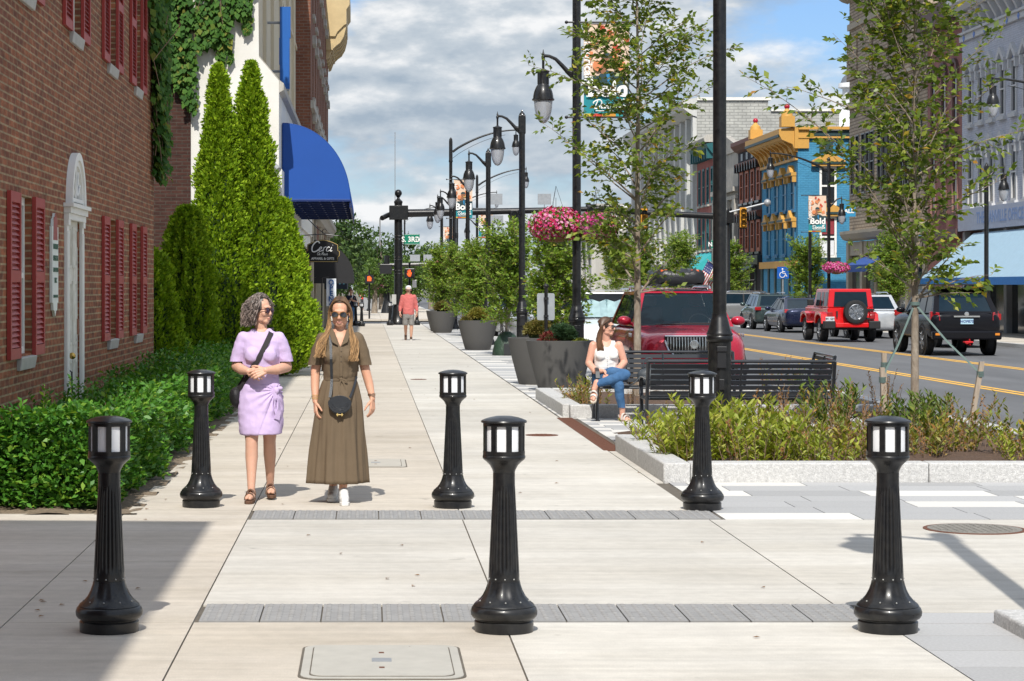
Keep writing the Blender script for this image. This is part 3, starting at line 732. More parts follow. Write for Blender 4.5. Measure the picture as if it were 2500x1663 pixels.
b = MB(); b.add([(0,0,14.6),(-9,0,14.6),(-9,D_,14.6),(0,D_,14.6)], [(0,1,2,3)]); b.build('roof', STONEW, t, smooth=0)
# hanging sign
t = thing('hanging_sign', 'black shaped hanging shop sign with gold edge and white script lettering', 'sign', (-1.28, 62.2, 2.42))
hw = .49
pts = [(-hw,.18),(-hw+.055,.13),(-hw+.06,.0),(hw-.06,0),(hw-.055,.13),(hw,.18),(hw,.30),(hw-.05,.33),(hw-.055,.5),(.3,.565),(.12,.625),(0,.64),(-.12,.625),(-.3,.565),(-hw+.055,.5),(-hw+.05,.33),(-hw,.30)]
b = MB(); b.prism(pts, -.03, .03); b.build('board', mat('sign_black', (.012,.012,.013), .4), t, smooth=0)
GOLD = mat('gold_line', (.50,.36,.12), .45)
b = MB(); ins = [(x*.955, .32+(z-.32)*.94) for x, z in pts]
b.tube([(x,-.031,z) for x, z in ins+ins[:1]], .0085, 6); b.build('gold_border', GOLD, t)
b = MB()
def stroke(b, pts, r, M=None, sc=1., o=(0,0), y=-.033, sh=.25):
    """pen stroke: smooth curve through the points, thin and flat"""
    P_ = [Vector((x, z, 0)) for x, z in pts]; out = []
    for i in range(len(P_)-1):
        p0, p1, p2, p3 = P_[max(i-1,0)], P_[i], P_[i+1], P_[min(i+2, len(P_)-1)]
        for k in range(5):
            u = k/5; out.append(.5*((2*p1)+(p2-p0)*u+(2*p0-5*p1+4*p2-p3)*u*u+(3*p1-p0-3*p2+p3)*u**3))
    out.append(P_[-1])
    q = [(o[0]+(v.x+v.y*sh)*sc, y, o[1]+v.y*sc) for v in out]
    if M is not None: q = [M @ Vector((a, c, -e)) for a, e, c in q]
    b.tube(q, r, 6, sq=None)
SCRIPT = {'C': [[(.62,.82),(.5,.98),(.3,1.),(.08,.75),(0,.4),(.1,.08),(.32,0),(.55,.1),(.7,.25)]], 'e': [[(0,.22),(.22,.28),(.32,.42),(.22,.52),(.08,.4),(.06,.15),(.2,0),(.4,.08),(.48,.16)]],
 'r': [[(.08,.52),(.06,.25),(.04,0)],[(.05,.28),(.14,.45),(.26,.52),(.34,.46)]], 'c': [[(.36,.42),(.24,.52),(.08,.38),(.04,.15),(.18,0),(.36,.06),(.46,.16)]], 'i': [[(.1,.5),(.04,.2),(.1,.0),(.26,.1)], [(.15,.72),(.17,.75)]],
 'D': [[(.3,.9),(.22,.45),(.12,.03),(.4,.0),(.75,.3),(.8,.7),(.5,.98),(.1,.9),(-.15,.7),(-.1,.55)]], 'a': [[(.34,.44),(.2,.52),(.04,.3),(.1,.02),(.26,.1),(.36,.46),(.32,.1),(.42,.02),(.52,.12)]],
 'n': [[(0,.0),(.08,.48),(.06,.2),(.24,.5),(.32,.42),(.28,.08),(.38,.0),(.48,.12)]], 'v': [[(0,.42),(.08,.5),(.12,.05),(.22,.02),(.36,.5),(.48,.44)]], 'l': [[(0,.1),(.2,.6),(.26,1.),(.16,.98),(.08,.3),(.14,.0),(.3,.12)]],
 'O': [[(.3,1.),(.05,.7),(.05,.2),(.3,0),(.55,.3),(.5,.8),(.3,1.),(.2,.85)]], 'M': [[(0,0),(.15,.95),(.25,.3),(.5,1.),(.5,.3),(.56,0),(.7,.1)]], ' ': []}
def script(b, txt, size, x, z, r, y=-.033, gap=.03, M=None):
    w_ = 0
    for ch in txt:
        for st in SCRIPT[ch]: stroke(b, [(p[0]+w_, p[1]) for p in st], r, M=M, sc=size, o=(x, z), y=y)
        w_ += (max([p[0] for st in SCRIPT[ch] for p in st]) if SCRIPT[ch] else .3)+gap
    return w_*size
script(b, 'C', .29, -.33, .29, .018); script(b, 'erci', .24, -.13, .305, .013); script(b, 'On Main', .085, -.16, .2, .0055)
b.text('APPAREL & GIFTS', .088, face_cam(-.0,-.033,.1), bold=.002, sx=.95)
b.build('lettering', mat('lettering_white', (.78,.78,.76), .5), t)
b = MB(); b.tube([(-.62,0,.75),(0,0,.79),(.44,0,.74)], .013)
for x in (-.28, .3): b.tube([(x,0,.76),(x,0,.6)], .008, 6)
b.tube([(-.6,0,1.3),(-.4,0,1.2),(-.15,0,.95),(.02,0,.82)], .013)
for cx, cz, r in ((.05,.87,.06),(.5,.8,.07)): b.tube([(cx+r*cos(a*pi/6),0,cz+r*sin(a*pi/6)) for a in range(11)], .009, 6)
b.box(-.66,-.6,-.05,.05,.6,1.5); b.build('scroll_bracket', BLKM, t)
# OPEN flag
t = thing('open_flag', 'white vertical feather flag reading OPEN in blue beside the shop steps', 'flag', (-1.05, 66.0, 0))
b = MB(); b.tube([(-.36,0,0),(-.33,0,2.0),(-.12,0,2.02)], .02); b.tube([(-.5,0,.02),(-.2,0,.02)], .03); b.build('pole', BLKM, t)
b = MB(); n = 10
for k in range(n):
    z0, z1 = 1.98-k*.082, 1.98-(k+1)*.082; e0, e1 = .02*sin(k*.8), .02*sin((k+1)*.8)
    b.hexa([(-.2,e1,z1),(.09,e1+.01,z1),(.09,e1+.014,z1),(-.2,e1+.004,z1)], [(-.2,e0,z0),(.09,e0+.01,z0),(.09,e0+.014,z0),(-.2,e0+.004,z0)])
b.build('cloth', mat('flag_white', (.70,.74,.78), .7), t)
b = MB()
for i, ch in enumerate('OPEN'): b.text(ch, .21, face_cam(-.055,-.03,1.86-i*.165), bold=.006)
b.lathe([(.06,0),(.06,.05),(.015,.09),(.015,.14)], 10, (-.055,-.0,1.18), sy=.15)
b.build('lettering', mat('flag_blue', (.02,.10,.30), .6), t)
# shop steps
t = thing('shop_steps', 'rough stone and brick steps at the shop beside the evergreens', 'steps', (-1.95, 64.2, 0))
for k in range(4):
    b = MB(); b.box(0+k*.02, .62-k*.1, -.3+k*.28, 3, k*.26, k*.26+.17); b.build('stone_step', STONEW, t, smooth=0, bevel=.02)
    b = MB(); b.box(0+k*.02, .64-k*.1, -.33+k*.28, 3, k*.26+.171, k*.26+.259); b.build('brick_tread', mat('tread_red', (.17,.06,.045), .85, var=.3, scale=20), t, smooth=0)
# black awning, striped awning
def qawning(name, label, loc, L_, Rx, Rz, m, val=.0, mats2=None, stripes=0):
    t = thing(name, label, 'awning', loc); b = MB(); n = 14
    prof = [(Rx*sin(pi/2*k/n), Rz*cos(pi/2*k/n)) for k in range(n+1)]
    for y in (0., L_): b.add([(0,y,0)]+[(x,y,z) for x, z in prof], [tuple(range(n+2))])
    for k in range(n):
        (x0,z0),(x1,z1) = prof[k], prof[k+1]; b.add([(x0,0,z0),(x1,0,z1),(x1,L_,z1),(x0,L_,z0)], [(0,1,2,3)])
    b.build('canopy', m, t, smooth=35)
    b = MB(); b.box(.0,Rx+.01,-.01,.012,-val,-.002); b.box(Rx-.01,Rx+.01,.013,L_,-val,-.002); b.build('valance', m, t, smooth=0)
    return t
qawning('awning', 'black quarter round awning behind the hanging shop sign', (-1.86, 74.2, 2.05), 3.4, 1.36, 1.25, mat('awning_black', (.014,.014,.016), .7), val=.2)
t = thing('awning', 'teal and black striped awning near the far corner of the block', 'awning', (-1.86, 94.0, 1.95))
b = MB(); b.add([(0,0,.9),(.95,0,.1),(.95,0,-.3),(0,0,-.3)], [(0,1,2,3)]); b.add([(0,0,.9),(0,6,.9),(.95,6,.1),(.95,0,.1)], [(0,1,2,3)]); b.add([(.95,0,.1),(.95,6,.1),(.95,6,-.3),(.95,0,-.3)], [(0,1,2,3)])
b.build('canopy', mat('awning_navy', (.012,.02,.035), .7), t, smooth=0)
b = MB()
for k in range(5): b.box(.1+k*.17,.17+k*.17,-.012,-.004,-.1,.12+.0*k)
b.build('stripe', mat('stripe_teal', (.12,.36,.42), .7), t, smooth=0)
b = MB(); b.lathe([(.2,0),(.2,.02),(.17,.021)], 20, M=Matrix.Translation((.62,-.02,.52)) @ Matrix.Rotation(pi/2, 4, 'X'), cap=True); b.build('round_emblem', mat('emblem', (.45,.5,.5), .6), t)

# ---- building beside the camera whose roof shades the lower left of the sidewalk
t = thing('corner_building', 'brick building beside the camera shading the lower left sidewalk', 'building', (-1.95, 9., 0))
HB = 8.0
b = MB(); holes = [(-y-1.3,-y,z,z+1.7) for y in (2,5,8,11) for z in (1.,4.6)]
wall_holes(b, 'x', 0, -22, -.0, -.1, HB, holes, .2); b.add([(0,0,-.1),(-12,.6,-.1),(-12,.6,HB),(0,0,HB)], [(0,1,2,3)]); b.add([(0,-22,-.1),(-12,-22,-.1),(-12,-22,HB),(0,-22,HB)], [(0,1,2,3)]); b.add([(-12,.6,-.1),(-12,-22,-.1),(-12,-22,HB),(-12,.6,HB)], [(0,1,2,3)])
b.build('wall', BR3, t, smooth=0)
b = MB(); b.add([(-12,.65,HB),(.0,.0,HB),(.0,-22,HB),(-12,-22,HB)], [(0,1,2,3)]); b.build('roof', STONEW, t, smooth=0)
for y0,y1,z0,z1 in holes:
    b = MB(); b.box(-.14,-.12,y0,y1,z0,z1); b.build('window', GLASS, t, smooth=0)

# ================================================================== right side of the street, facades in the plane x = 24
RX = 24.0
def dz(px, py, X=RX):
    d = X*F/(px-VX); return d, zat(py, d)
def winR(t, y, z0, z1, w_, mf, oy, glass=GLASS, hood=None, sill=None, fr=.07, mid=True, deep=.1):
    b = MB(); h = z1-z0
    for u0,u1,v0,v1 in ((0,fr,0,h),(w_-fr,w_,0,h),(fr,w_-fr,0,fr),(fr,w_-fr,h-fr,h))+(((fr,w_-fr,h*.5-.03,h*.5+.03),) if mid else ()): b.box(-.05,deep,u0,u1,v0,v1)
    f = b.build('window', mf, t, (0, y-oy, z0), smooth=0)
    b = MB(); b.box(.02,.035,fr*.9,w_-fr*.9,.04,h-.04); b.build('pane', glass, f, smooth=0)
    if sill: b = MB(); b.box(-.14,.05,-.1,w_+.1,-.14,-.002); b.build('sill', sill, f, smooth=0)
    if hood: hood(f, w_, h)
    return f
def shell(t, L_, h, m, deep=14., holes=(), z0=-.1, name='wall', rev=.22):
    """hollow building: facade towards the street with openings, side walls, back"""
    b = MB(); wall_holes(b, 'x', 0, 0, L_, z0, h, list(holes), rev, out=-1)
    for y in (0, L_): b.add([(0,y,z0),(deep,y,z0),(deep,y,h),(0,y,h)], [(0,1,2,3)])
    b.add([(deep,0,z0),(deep,L_,z0),(deep,L_,h),(deep,0,h)], [(0,1,2,3)])
    return b.build(name, m, t, smooth=0)
def roofR(t, L_, h, m, deep=14., lip=.0):
    b = MB(); b.add([(-lip,0,h),(deep,0,h),(deep,L_,h),(-lip,L_,h)], [(0,1,2,3)]); b.build('roof', m, t, smooth=0)
ROOF = MATS['roof_dark']
# --- grey blue painted brick building with pointed window hoods
y0, y1 = 66., 89.7
t = thing('painted_brick_building', 'pale grey blue painted brick building with pointed white window hoods', 'building', (RX, y0, 0))
PB = brick('brick_grey_blue', (.52,.54,.60), (.48,.50,.56), (.40,.42,.48), rh=.085, bw=.25, var=.08, bump=.6)
TRIM = mat('trim_pale_grey', (.50,.50,.50), .6, var=.05)
BLUT = mat('trim_blue', (.10,.19,.50), .5)
def hood_ped(f, w_, h):
    b = MB(); x0 = -.16
    b.prism([(-.2,0),(-.2,.14),(w_/2,.58),(w_+.2,.14),(w_+.2,0),(w_+.04,.0),(w_/2,.36),(-.04,0)], -.16, .02, Matrix(((0,1,0,0),(1,0,0,0),(0,0,1,h),(0,0,0,1))))
    b.box(-.14,.0,-.14,.03,-.35,0, M=Matrix.Translation((0,0,h))); b.box(-.14,.0,w_-.03,w_+.14,-.35,0, M=Matrix.Translation((0,0,h)))
    o = b.build('hood', TRIM, f, smooth=0)
    b = MB(); b.prism([(.12,.04),(w_/2,.29),(w_-.12,.04)], -.02, -.002, Matrix(((0,1,0,0),(1,0,0,0),(0,0,1,h),(0,0,0,1)))); b.build('hood_panel', BLUT, o, smooth=0)
ys = [88.05-1.5*k for k in range(15)]; hol = []
for y in ys: hol += [(y-y0, y-y0+.72, 8.2, 10.25), (y-y0, y-y0+.72, 4.95, 7.1)]
shell(t, y1-y0, 13.2, PB, holes=hol, z0=4.0)
for y in ys:
    for z0, z1 in ((8.2,10.25),(4.95,7.1)): winR(t, y, z0, z1, .72, TRIM, y0, hood=hood_ped, sill=TRIM, fr=.09)
b = MB(); b.box(-.12,.0,0,y1-y0,11.6,11.85); b.box(-.2,0,0,y1-y0,11.852,11.95); b.prism([(0,12.6),(-.5,12.7),(-.75,13.0),(-.75,13.3),(0,13.3)], 0, y1-y0); b.build('cornice', TRIM, t, smooth=0)
b = MB()
for k in range(26): y = .2+k*.9; b.prism([(0,11.96),(-.14,12.),(-.3,12.3),(-.48,12.6),(0,12.6)], y, y+.22)
b.build('cornice_bracket', TRIM, t, smooth=0)
b = MB()
for k in range(16): y = .5+k*1.5; b.prism([(y-.16,11.72),(y,11.56),(y+.16,11.72),(y,11.84)], -.135, -.121, MY)
b.build('diamond_trim', BLUT, t, smooth=0)
b = MB(); b.box(-.2,.0,.1,y1-y0-.1,3.98,4.85); sb = b.build('sign_band', mat('sign_band_grey', (.36,.39,.48), .6, var=.1), t, smooth=0)
b = MB(); b.text('THE DANVILLE OFFICE EQUIPMENT CO.', .62, face_left(-.206, 15.3, 4.42), bold=.012, align='CENTER', sx=1.0); b.build('lettering', mat('faded_blue', (.19,.27,.47), .6), sb, smooth=0)
b = MB(); b.box(.2,.3,.1,y1-y0-.1,0,3.9); b.build('shop_window', GLASS, t, smooth=0)
b = MB()
for k in range(9): b.box(-.02,.21,k*2.9,k*2.9+.35,0,3.95)
b.build('shop_pier', mat('pier_grey', (.3,.31,.33), .7), t, smooth=0); roofR(t, y1-y0, 13.2, ROOF)
t = thing('awning', 'long light blue striped sloping awning under the grey blue facade', 'awning', (RX, 68, 2.05))
b = MB(); b.hexa([(-2.2,0,.0),(-.1,0,1.78),(-.1,19.6,1.78),(-2.2,19.6,0)], [(-2.2,0,.03),(-.1,0,1.81),(-.1,19.6,1.81),(-2.2,19.6,.03)])
b.build('canopy', mat('awning_light_blue', (.25,.42,.56), .7, var=.04), t, smooth=0)
b = MB()
for k in range(98): b.hexa([(-2.2,k*.2,.034),(-.1,k*.2,1.814),(-.1,k*.2+.09,1.814),(-2.2,k*.2+.09,.034)], [(-2.2,k*.2,.037),(-.1,k*.2,1.817),(-.1,k*.2+.09,1.817),(-2.2,k*.2+.09,.037)])
b.build('stripe', mat('awning_stripe_grey', (.38,.50,.58), .7), t, smooth=0)
b = MB(); b.box(-2.215,-2.2,0,19.6,-.24,.03); b.build('valance', mat('valance_blue', (.03,.18,.50), .7), t, smooth=0)
# --- pinkish red brick building with arched windows
y0, y1 = 89.75, 95.2
t = thing('narrow_brick_building', 'narrow dusty pink brick building with arched hooded windows', 'building', (RX, y0, 0))
PK = brick('brick_pink', (.34,.15,.13), (.29,.13,.115), (.27,.14,.125), rh=.085, bw=.25, var=.12)
hol = [(y, y+.85, z, z2) for y in (.55, 2.3, 4.05) for z, z2 in ((8.5,10.6),(4.75,7.6))]
shell(t, y1-y0, 13.4, PK, holes=hol, z0=0)
HOOD = mat('hood_brown', (.10,.055,.05), .6)
def hood_arch(f, w_, h):
    b = MB(); n = 10
    for k in range(n):
        a0, a1 = pi*k/n, pi*(k+1)/n
        q = [(w_/2+r*cos(a), h-.1+r*sin(a)) for r, a in ((.44,a0),(.6,a0),(.6,a1),(.44,a1))]
        b.hexa([(-.12,y,z) for y, z in q], [(.0,y,z) for y, z in q])
    b.build('hood', HOOD, f, smooth=0)
for (a,c,z0,z1) in hol: winR(t, a+y0, z0, z1, c-a, mat('frame_rose', (.25,.13,.11), .6), y0, hood=hood_arch, sill=HOOD)
b = MB(); b.box(-.5,0,0,y1-y0,12.6,13.5); b.box(-.25,0,0,y1-y0,3.7,4.1); b.build('cornice', HOOD, t, smooth=0); roofR(t, y1-y0, 13.4, ROOF)
# --- tan brick building on the corner
y0, y1 = 95.25, 110.7
t = thing('tan_brick_building', 'tall tan striped brick corner building behind the right hand street tree', 'building', (RX, y0, 0))
TB = brick('brick_tan', (.44,.355,.265), (.38,.305,.225), (.22,.17,.125), rh=.16, bw=.6, ms=.03, var=.1)
hol = []
for gx, n_, w_ in ((.9,2,.7),(3.2,3,.75),(6.6,3,.75),(10.,3,.75),(13.2,1,.7),(14.4,1,.6)):
    for k in range(n_): hol.append((gx+k*(w_+.2), gx+k*(w_+.2)+w_, 6.3, 9.2))
shell(t, y1-y0, 17., TB, holes=hol, z0=4.5)
for (a,c,z0,z1) in hol: winR(t, a+y0, z0, z1, c-a, BLKM, y0, sill=None, fr=.06)
LIM = mat('limestone', (.40,.345,.265), .8, var=.08, scale=3)
b = MB(); b.box(-.15,0,0,y1-y0,10.55,10.85); b.box(-.1,0,0,y1-y0,11.3,11.45); b.prism([(0,15.9),(-.3,16.),(-.7,16.3),(-.75,16.9),(0,17.)], -.3, y1-y0+.4); b.box(-.12,0,0,y1-y0,14.5,14.8); b.build('cornice', LIM, t, smooth=0)
b = MB()
for k in range(5): b.box(-.07,0,.4+k*3.3,2.6+k*3.3,12.,14.2)
b.build('brick_panel', TB, t, smooth=0)
b = MB(); b.prism([(0,4.0),(-.3,4.1),(-.45,4.35),(-.45,4.5),(0,4.55)], -.3, y1-y0+.2)
for k in range(6): b.box(-.1,.2,k*3.05,k*3.05+.5,0,3.98)
b.box(-.02,.3,.1,y1-y0,3.3,3.97); b.build('stone_base', LIM, t, smooth=0)
b = MB(); b.box(.1,.2,.1,y1-y0,0,3.3); b.build('shop_window', GLASS, t, smooth=0)
b = MB(); b.hexa([(-1.2,6.2,2.75),(0,6.2,3.2),(0,10.8,3.2),(-1.2,10.8,2.75)], [(-1.2,6.2,2.78),(0,6.2,3.3),(0,10.8,3.3),(-1.2,10.8,2.78)]); b.box(-1.22,-1.2,6.2,10.8,2.45,2.77); b.build('blue_awning', mat('awning_deep_blue', (.02,.07,.28), .6), t, smooth=0)
b = MB(); b.box(-.75,-.1,13.6,13.7,5.2,5.75); sg = b.build('projecting_sign', mat('sign_sky', (.03,.24,.45), .4), t, smooth=0)
b = MB(); b.text('ALE', .3, face_cam(-.42,13.59,5.47), bold=.008); b.build('lettering', MATS['lettering_white'], sg, smooth=0); roofR(t, y1-y0, 17, ROOF)
# --- bright blue building across the side street
y0, y1 = 124., 135.2
t = thing('blue_building', 'bright blue brick corner building with yellow cornice and window hoods', 'building', (RX, y0, 0))
BB = brick('brick_bright_blue', (.065,.25,.41), (.055,.225,.38), (.045,.20,.34), rh=.1, bw=.3, ms=.014, var=.07, bump=.8)
YL = mat('trim_yellow', (.52,.28,.06), .55, var=.06); DKT = mat('trim_dark_teal', (.02,.05,.055), .5)
fy = [.7+2.55*k for k in range(4)]
hol = [(y, y+1.2, z, z2) for y in fy for z, z2 in ((6.1,8.0),(3.6,5.45))]
shell(t, y1-y0, 10.3, BB, holes=hol, deep=9.)
def hood_y(f, w_, h):
    MM = Matrix(((0,1,0,0),(1,0,0,0),(0,0,1,h),(0,0,0,1)))
    b = MB(); b.prism([(-.25,0),(-.25,.2),(.05,.2),(w_/2,.62),(w_-.05,.2),(w_+.25,.2),(w_+.25,0)], -.3, .02, MM); b.box(-.22,0,-.22,-.02,h-.35,h); b.box(-.22,0,w_+.02,w_+.22,h-.35,h); o = b.build('hood', YL, f, smooth=0)
    b = MB(); b.box(-.34,-.301,-.28,w_+.28,h+.05,h+.16); b.build('hood_band', DKT, o, smooth=0)
WBL = mat('window_teal', (.015,.10,.16), .3)
for (a,c,z0,z1) in hol: winR(t, a+y0, z0, z1, c-a, mat('frame_blue', (.03,.17,.32), .5), y0, glass=WBL, hood=hood_y, sill=mat('sill_blue', (.03,.14,.26), .6))
b = MB(); b.prism([(0,9.3),(-.15,9.35),(-.3,9.75),(-.9,10.0),(-1.05,10.3),(-1.05,10.6),(0,10.7)], -.0, y1-y0); b.box(0,9,-.2,-.004,10.06,10.16); b.box(-.0,9,-.3,-.004,10.54,10.7); b.box(-.2,.6,-.15,-.002,9.5,10.72); b.box(-.15,0,0,y1-y0,8.85,9.0); b.box(-.2,0,-.1,y1-y0,2.85,3.25); b.build('cornice', YL, t, smooth=0)
b = MB(); b.box(-1.07,-.95,.2,y1-y0,10.15,10.3); b.box(.61,9,-.12,-.005,10.2,10.5)
for k in range(5): b.box(1.2+k*1.62,1.2+k*1.62+.75,-.1,-.003,9.3,10.04)
b.build('cornice_panel', DKT, t, smooth=0)
b = MB()
for k in range(9): b.prism([(0,8.9),(-.12,9.),(-.3,9.5),(-.85,10.),(0,10.)], .5+k*1.3, .75+k*1.3)
b.build('cornice_bracket', YL, t, smooth=0)
for y, hh in ((-.2,.8),(9.9,.75)):
    b = MB(); b.box(-.95,-.2,y,y+.7,10.7,10.7+hh*.75); b.lathe([(.34,0),(.3,.2),(.14,.34),(.1,.45)], 12, (-.58,y+.35,10.7+hh*.75)); f = b.build('finial', YL, t, smooth=30)
    b = MB(); b.ell((-.58,y+.35,10.7+hh*.75+.55), .16); b.build('finial_ball', mat('ball_red', (.35,.01,.03), .35), f)
# two windows in the side wall
for z0, z1 in ((6.3,8.5),(3.4,5.7)):
    b = MB(); W = .95; x0 = 25.2-RX; h = z1-z0
    for u0,u1,v0,v1 in ((0,.12,0,h),(W-.12,W,0,h),(.12,W-.12,0,.12),(.12,W-.12,h-.12,h),(.12,W-.12,h*.5-.05,h*.5+.05)): b.box(x0+u0,x0+u1,-.09,-.002,z0+v0,z0+v1)
    f = b.build('side_window', WHT, t, smooth=0); b = MB(); b.box(x0+.1,x0+W-.1,-.03,-.003,z0+.1,z1-.1); b.build('pane', GLASS, f, smooth=0)
    b = MB(); b.prism([(x0-.45,z1),(x0-.45,z1+.3),(x0+W/2,z1+.8),(x0+W+.45,z1+.3),(x0+W+.45,z1)], -.3, -.004); b.build('hood', YL, f, smooth=0)
    b = MB(); b.box(x0-.5,x0+W+.5,-.36,-.301,z1+.12,z1+.24); b.box(x0-.2,x0+W+.2,-.25,-.004,z0-.2,z0-.005); b.build('hood_band', DKT, f, smooth=0)
    if z0 < 5:
        b = MB(); b.box(x0+.14,x0+W-.14,-.05,-.032,z0+.14,z0+.95); b.build('paper_notice', mat('paper', (.65,.66,.68), .7), f, smooth=0)
        b = MB(); b.box(x0+.14,x0+W-.14,-.05,-.032,z0+1.3,z1-.16); b.build('red_notice', mat('notice_red', (.25,.03,.04), .6), f, smooth=0)
b = MB(); b.box(.15,.3,.1,y1-y0,0,2.8); b.build('shop_window', GLASS, t, smooth=0)
b = MB()
for k in range(6): b.box(-.08,.14,k*2.15,k*2.15+.4,0,2.84)
b.build('shop_pier', DKT, t, smooth=0); roofR(t, y1-y0, 10.3, ROOF, 9.)
# --- dark grey building with orange windows
y0, y1 = 135.25, 144.
t = thing('dark_brick_building', 'charcoal brick building with rust orange windows beside the blue one', 'building', (RX, y0, 0))
DB = brick('brick_charcoal', (.045,.046,.055), (.036,.037,.045), (.03,.03,.035), rh=.1, bw=.3, ms=.014, var=.1, bump=.8)
ORG = mat('frame_rust_orange', (.30,.075,.03), .5); fy = [.6+2.05*k for k in range(4)]
hol = [(y, y+1.25, z, z2) for y in fy for z, z2 in ((7.1,9.2),(3.95,6.0))]
shell(t, y1-y0, 10.9, DB, holes=hol)
for (a,c,z0,z1) in hol: winR(t, a+y0, z0, z1, c-a, ORG, y0, fr=.24, sill=BLKM)
b = MB()
for z in (9.25, 6.05): b.prism([(0,z),(-.2,z+.05),(-.3,z+.3),(-.3,z+.42),(0,z+.45)], .2, y1-y0-.2)
b.prism([(0,10.4),(-.25,10.5),(-.5,10.8),(-.5,11.05),(0,11.1)], 0, y1-y0); b.build('cornice', mat('cornice_rust', (.13,.045,.03), .6, var=.2), t, smooth=0)
b = MB()
for k in range(4): b.box(-.03,.0,1.2+k*1.9,1.9+k*1.9,9.85,10.3)
for z in (9.35, 6.15):
    for k in range(9): b.box(-.36,-.02,.4+k*.97,.55+k*.97,z-.25,z+.25)
b.build('dark_panel', BLKM, t, smooth=0)
b = MB(); M_ = face_left(-.06, 4.3, 6.7)
script(b, 'ennael', .85, -1.6, -.35, .035, y=0, M=M_); b.build('lettering', MATS['lettering_white'], t)
b = MB(); b.box(.3,.4,.1,y1-y0,0,3.3); b.build('shop_window', GLASS, t, smooth=0)
b = MB(); b.box(-.3,.0,0,y1-y0,3.15,3.7)
for k in range(5): b.box(-.05,.3,k*2.05,k*2.05+.3,0,3.14)
b.build('shop_front', BLKM, t, smooth=0); roofR(t, y1-y0, 10.9, ROOF)
t = thing('awning', 'dark green sloping awning on the charcoal storefront', 'awning', (RX, 136.5, 2.1))
b = MB(); b.hexa([(-2.3,0,0),(-.1,0,1.05),(-.1,7,1.05),(-2.3,7,0)], [(-2.3,0,.04),(-.1,0,1.1),(-.1,7,1.1),(-2.3,7,.04)]); b.build('canopy', mat('awning_green', (.022,.04,.035), .7), t, smooth=0)
b = MB(); b.tube([(-2.25,.05,0),(-.1,.05,.1)], .03); b.tube([(-2.25,6.95,0),(-.1,6.95,.1)], .03); b.build('frame', BLKM, t)
# --- pale stone bank, red brick with teal trim, tall white building
y0, y1 = 144.05, 153.6
t = thing('stone_building', 'pale weathered stone front with carved frieze beside the charcoal building', 'building', (RX, y0, 0))
ST = mat('pale_stone', (.40,.375,.33), .85, var=.14, scale=1.2, col2=(.30,.28,.25), c2scale=.8)
hol = [(1.1,2.9,1.,7.0),(3.9,5.7,0.5,7.0),(6.7,8.5,1.,7.0)]
shell(t, y1-y0, 10.6, ST, holes=hol, rev=.5)
for (a,c,z0,z1) in hol: winR(t, a+y0, z0, z1, c-a, mat('bronze_frame', (.06,.055,.05), .5), y0)
b = MB(); b.box(-.35,0,0,y1-y0,8.,8.3); b.box(-.2,0,0,y1-y0,7.5,7.75)
for k in range(4): b.box(-.25,0,.1+k*2.85,.9+k*2.85,0,7.48)
b.prism([(0,10.6),(y1-y0,10.6),(y1-y0-1.2,11.2),(4.8,11.9),(1.2,11.2)], -.1, .3, MY); b.build('stone_order', ST, t, smooth=0); roofR(t, y1-y0, 10.6, ROOF)
y0, y1 = 153.65, 162.
t = thing('red_brick_building', 'red brick building with dark teal cornice and teal windows far along the street', 'building', (RX, y0, 0))
RB = brick('brick_red_far', (.30,.09,.075), (.26,.08,.07), (.26,.12,.10), rh=.12, bw=.34, var=.1)
TEAL = mat('trim_teal', (.012,.09,.10), .5); fy = [.7+1.95*k for k in range(4)]
hol = [(y, y+1., z, z2) for y in fy for z, z2 in ((7.6,10.2),(4.4,6.8))]
shell(t, y1-y0, 11.6, RB, holes=hol)
for (a,c,z0,z1) in hol: winR(t, a+y0, z0, z1, c-a, TEAL, y0, fr=.16, sill=STONEW)
b = MB(); b.prism([(0,11.0),(-.2,11.05),(-.5,11.45),(-.6,11.7),(0,11.8)], 0, y1-y0); b.box(-.15,0,0,y1-y0,3.3,4.0); b.build('cornice', TEAL, t, smooth=0)
b = MB(); b.prism([(0,11.81),(-.7,11.82),(-.8,12.1),(-.6,12.3),(0,12.4)], 0, y1-y0); b.build('cornice_cap', STONEW, t, smooth=0)
b = MB()
for k in range(8): b.box(-.55,-.02,.2+k*1.08,.45+k*1.08,10.7,11.4)
b.build('cornice_bracket', TEAL, t, smooth=0)
b = MB(); b.box(.2,.3,.1,y1-y0,0,3.3); b.build('shop_window', GLASS, t, smooth=0); roofR(t, y1-y0, 11.6, ROOF)
t = thing('awning', 'bright teal awning at the red brick storefront', 'awning', (RX, 154.2, 1.9))
b = MB(); b.prism([(0,0),(-2.2,0),(-2.2,.5),(0,2.3)], 0, 7.2); b.build('canopy', mat('awning_teal', (.03,.36,.38), .65), t, smooth=0)
y0, y1 = 162.05, 200.
t = thing('tall_white_building', 'tall grey white building with blank painted brick side wall above the rooftops', 'building', (RX, y0, 0))
GB = brick('brick_grey_white', (.40,.40,.37), (.35,.35,.33), (.25,.25,.235), rh=.22, bw=.6, ms=.03, var=.12)
GW = mat('pale_facade', (.48,.48,.46), .8, var=.1)
hol = [(1.2+3.1*k, 2.6+3.1*k, z, z+2.3) for k in range(12) for z in (4.6, 8.1, 11.3)]
b = MB(); wall_holes(b, 'x', 0, 0, y1-y0, -.1, 15., hol, .25, out=-1); b.build('facade', GW, t, smooth=0)
b = MB(); b.add([(0.001,0,-.1),(5.2,0,-.1),(5.2,0,15.4),(.001,0,15.6)], [(0,1,2,3)]); b.add([(5.2,0,-.1),(15.4,0,-.1),(15.4,0,12.6),(10.4,0,12.6),(10.4,0,14.6),(5.2,0,14.6)], [(0,1,2,3,4,5)])
b.build('brick_side_wall', GB, t, smooth=0)
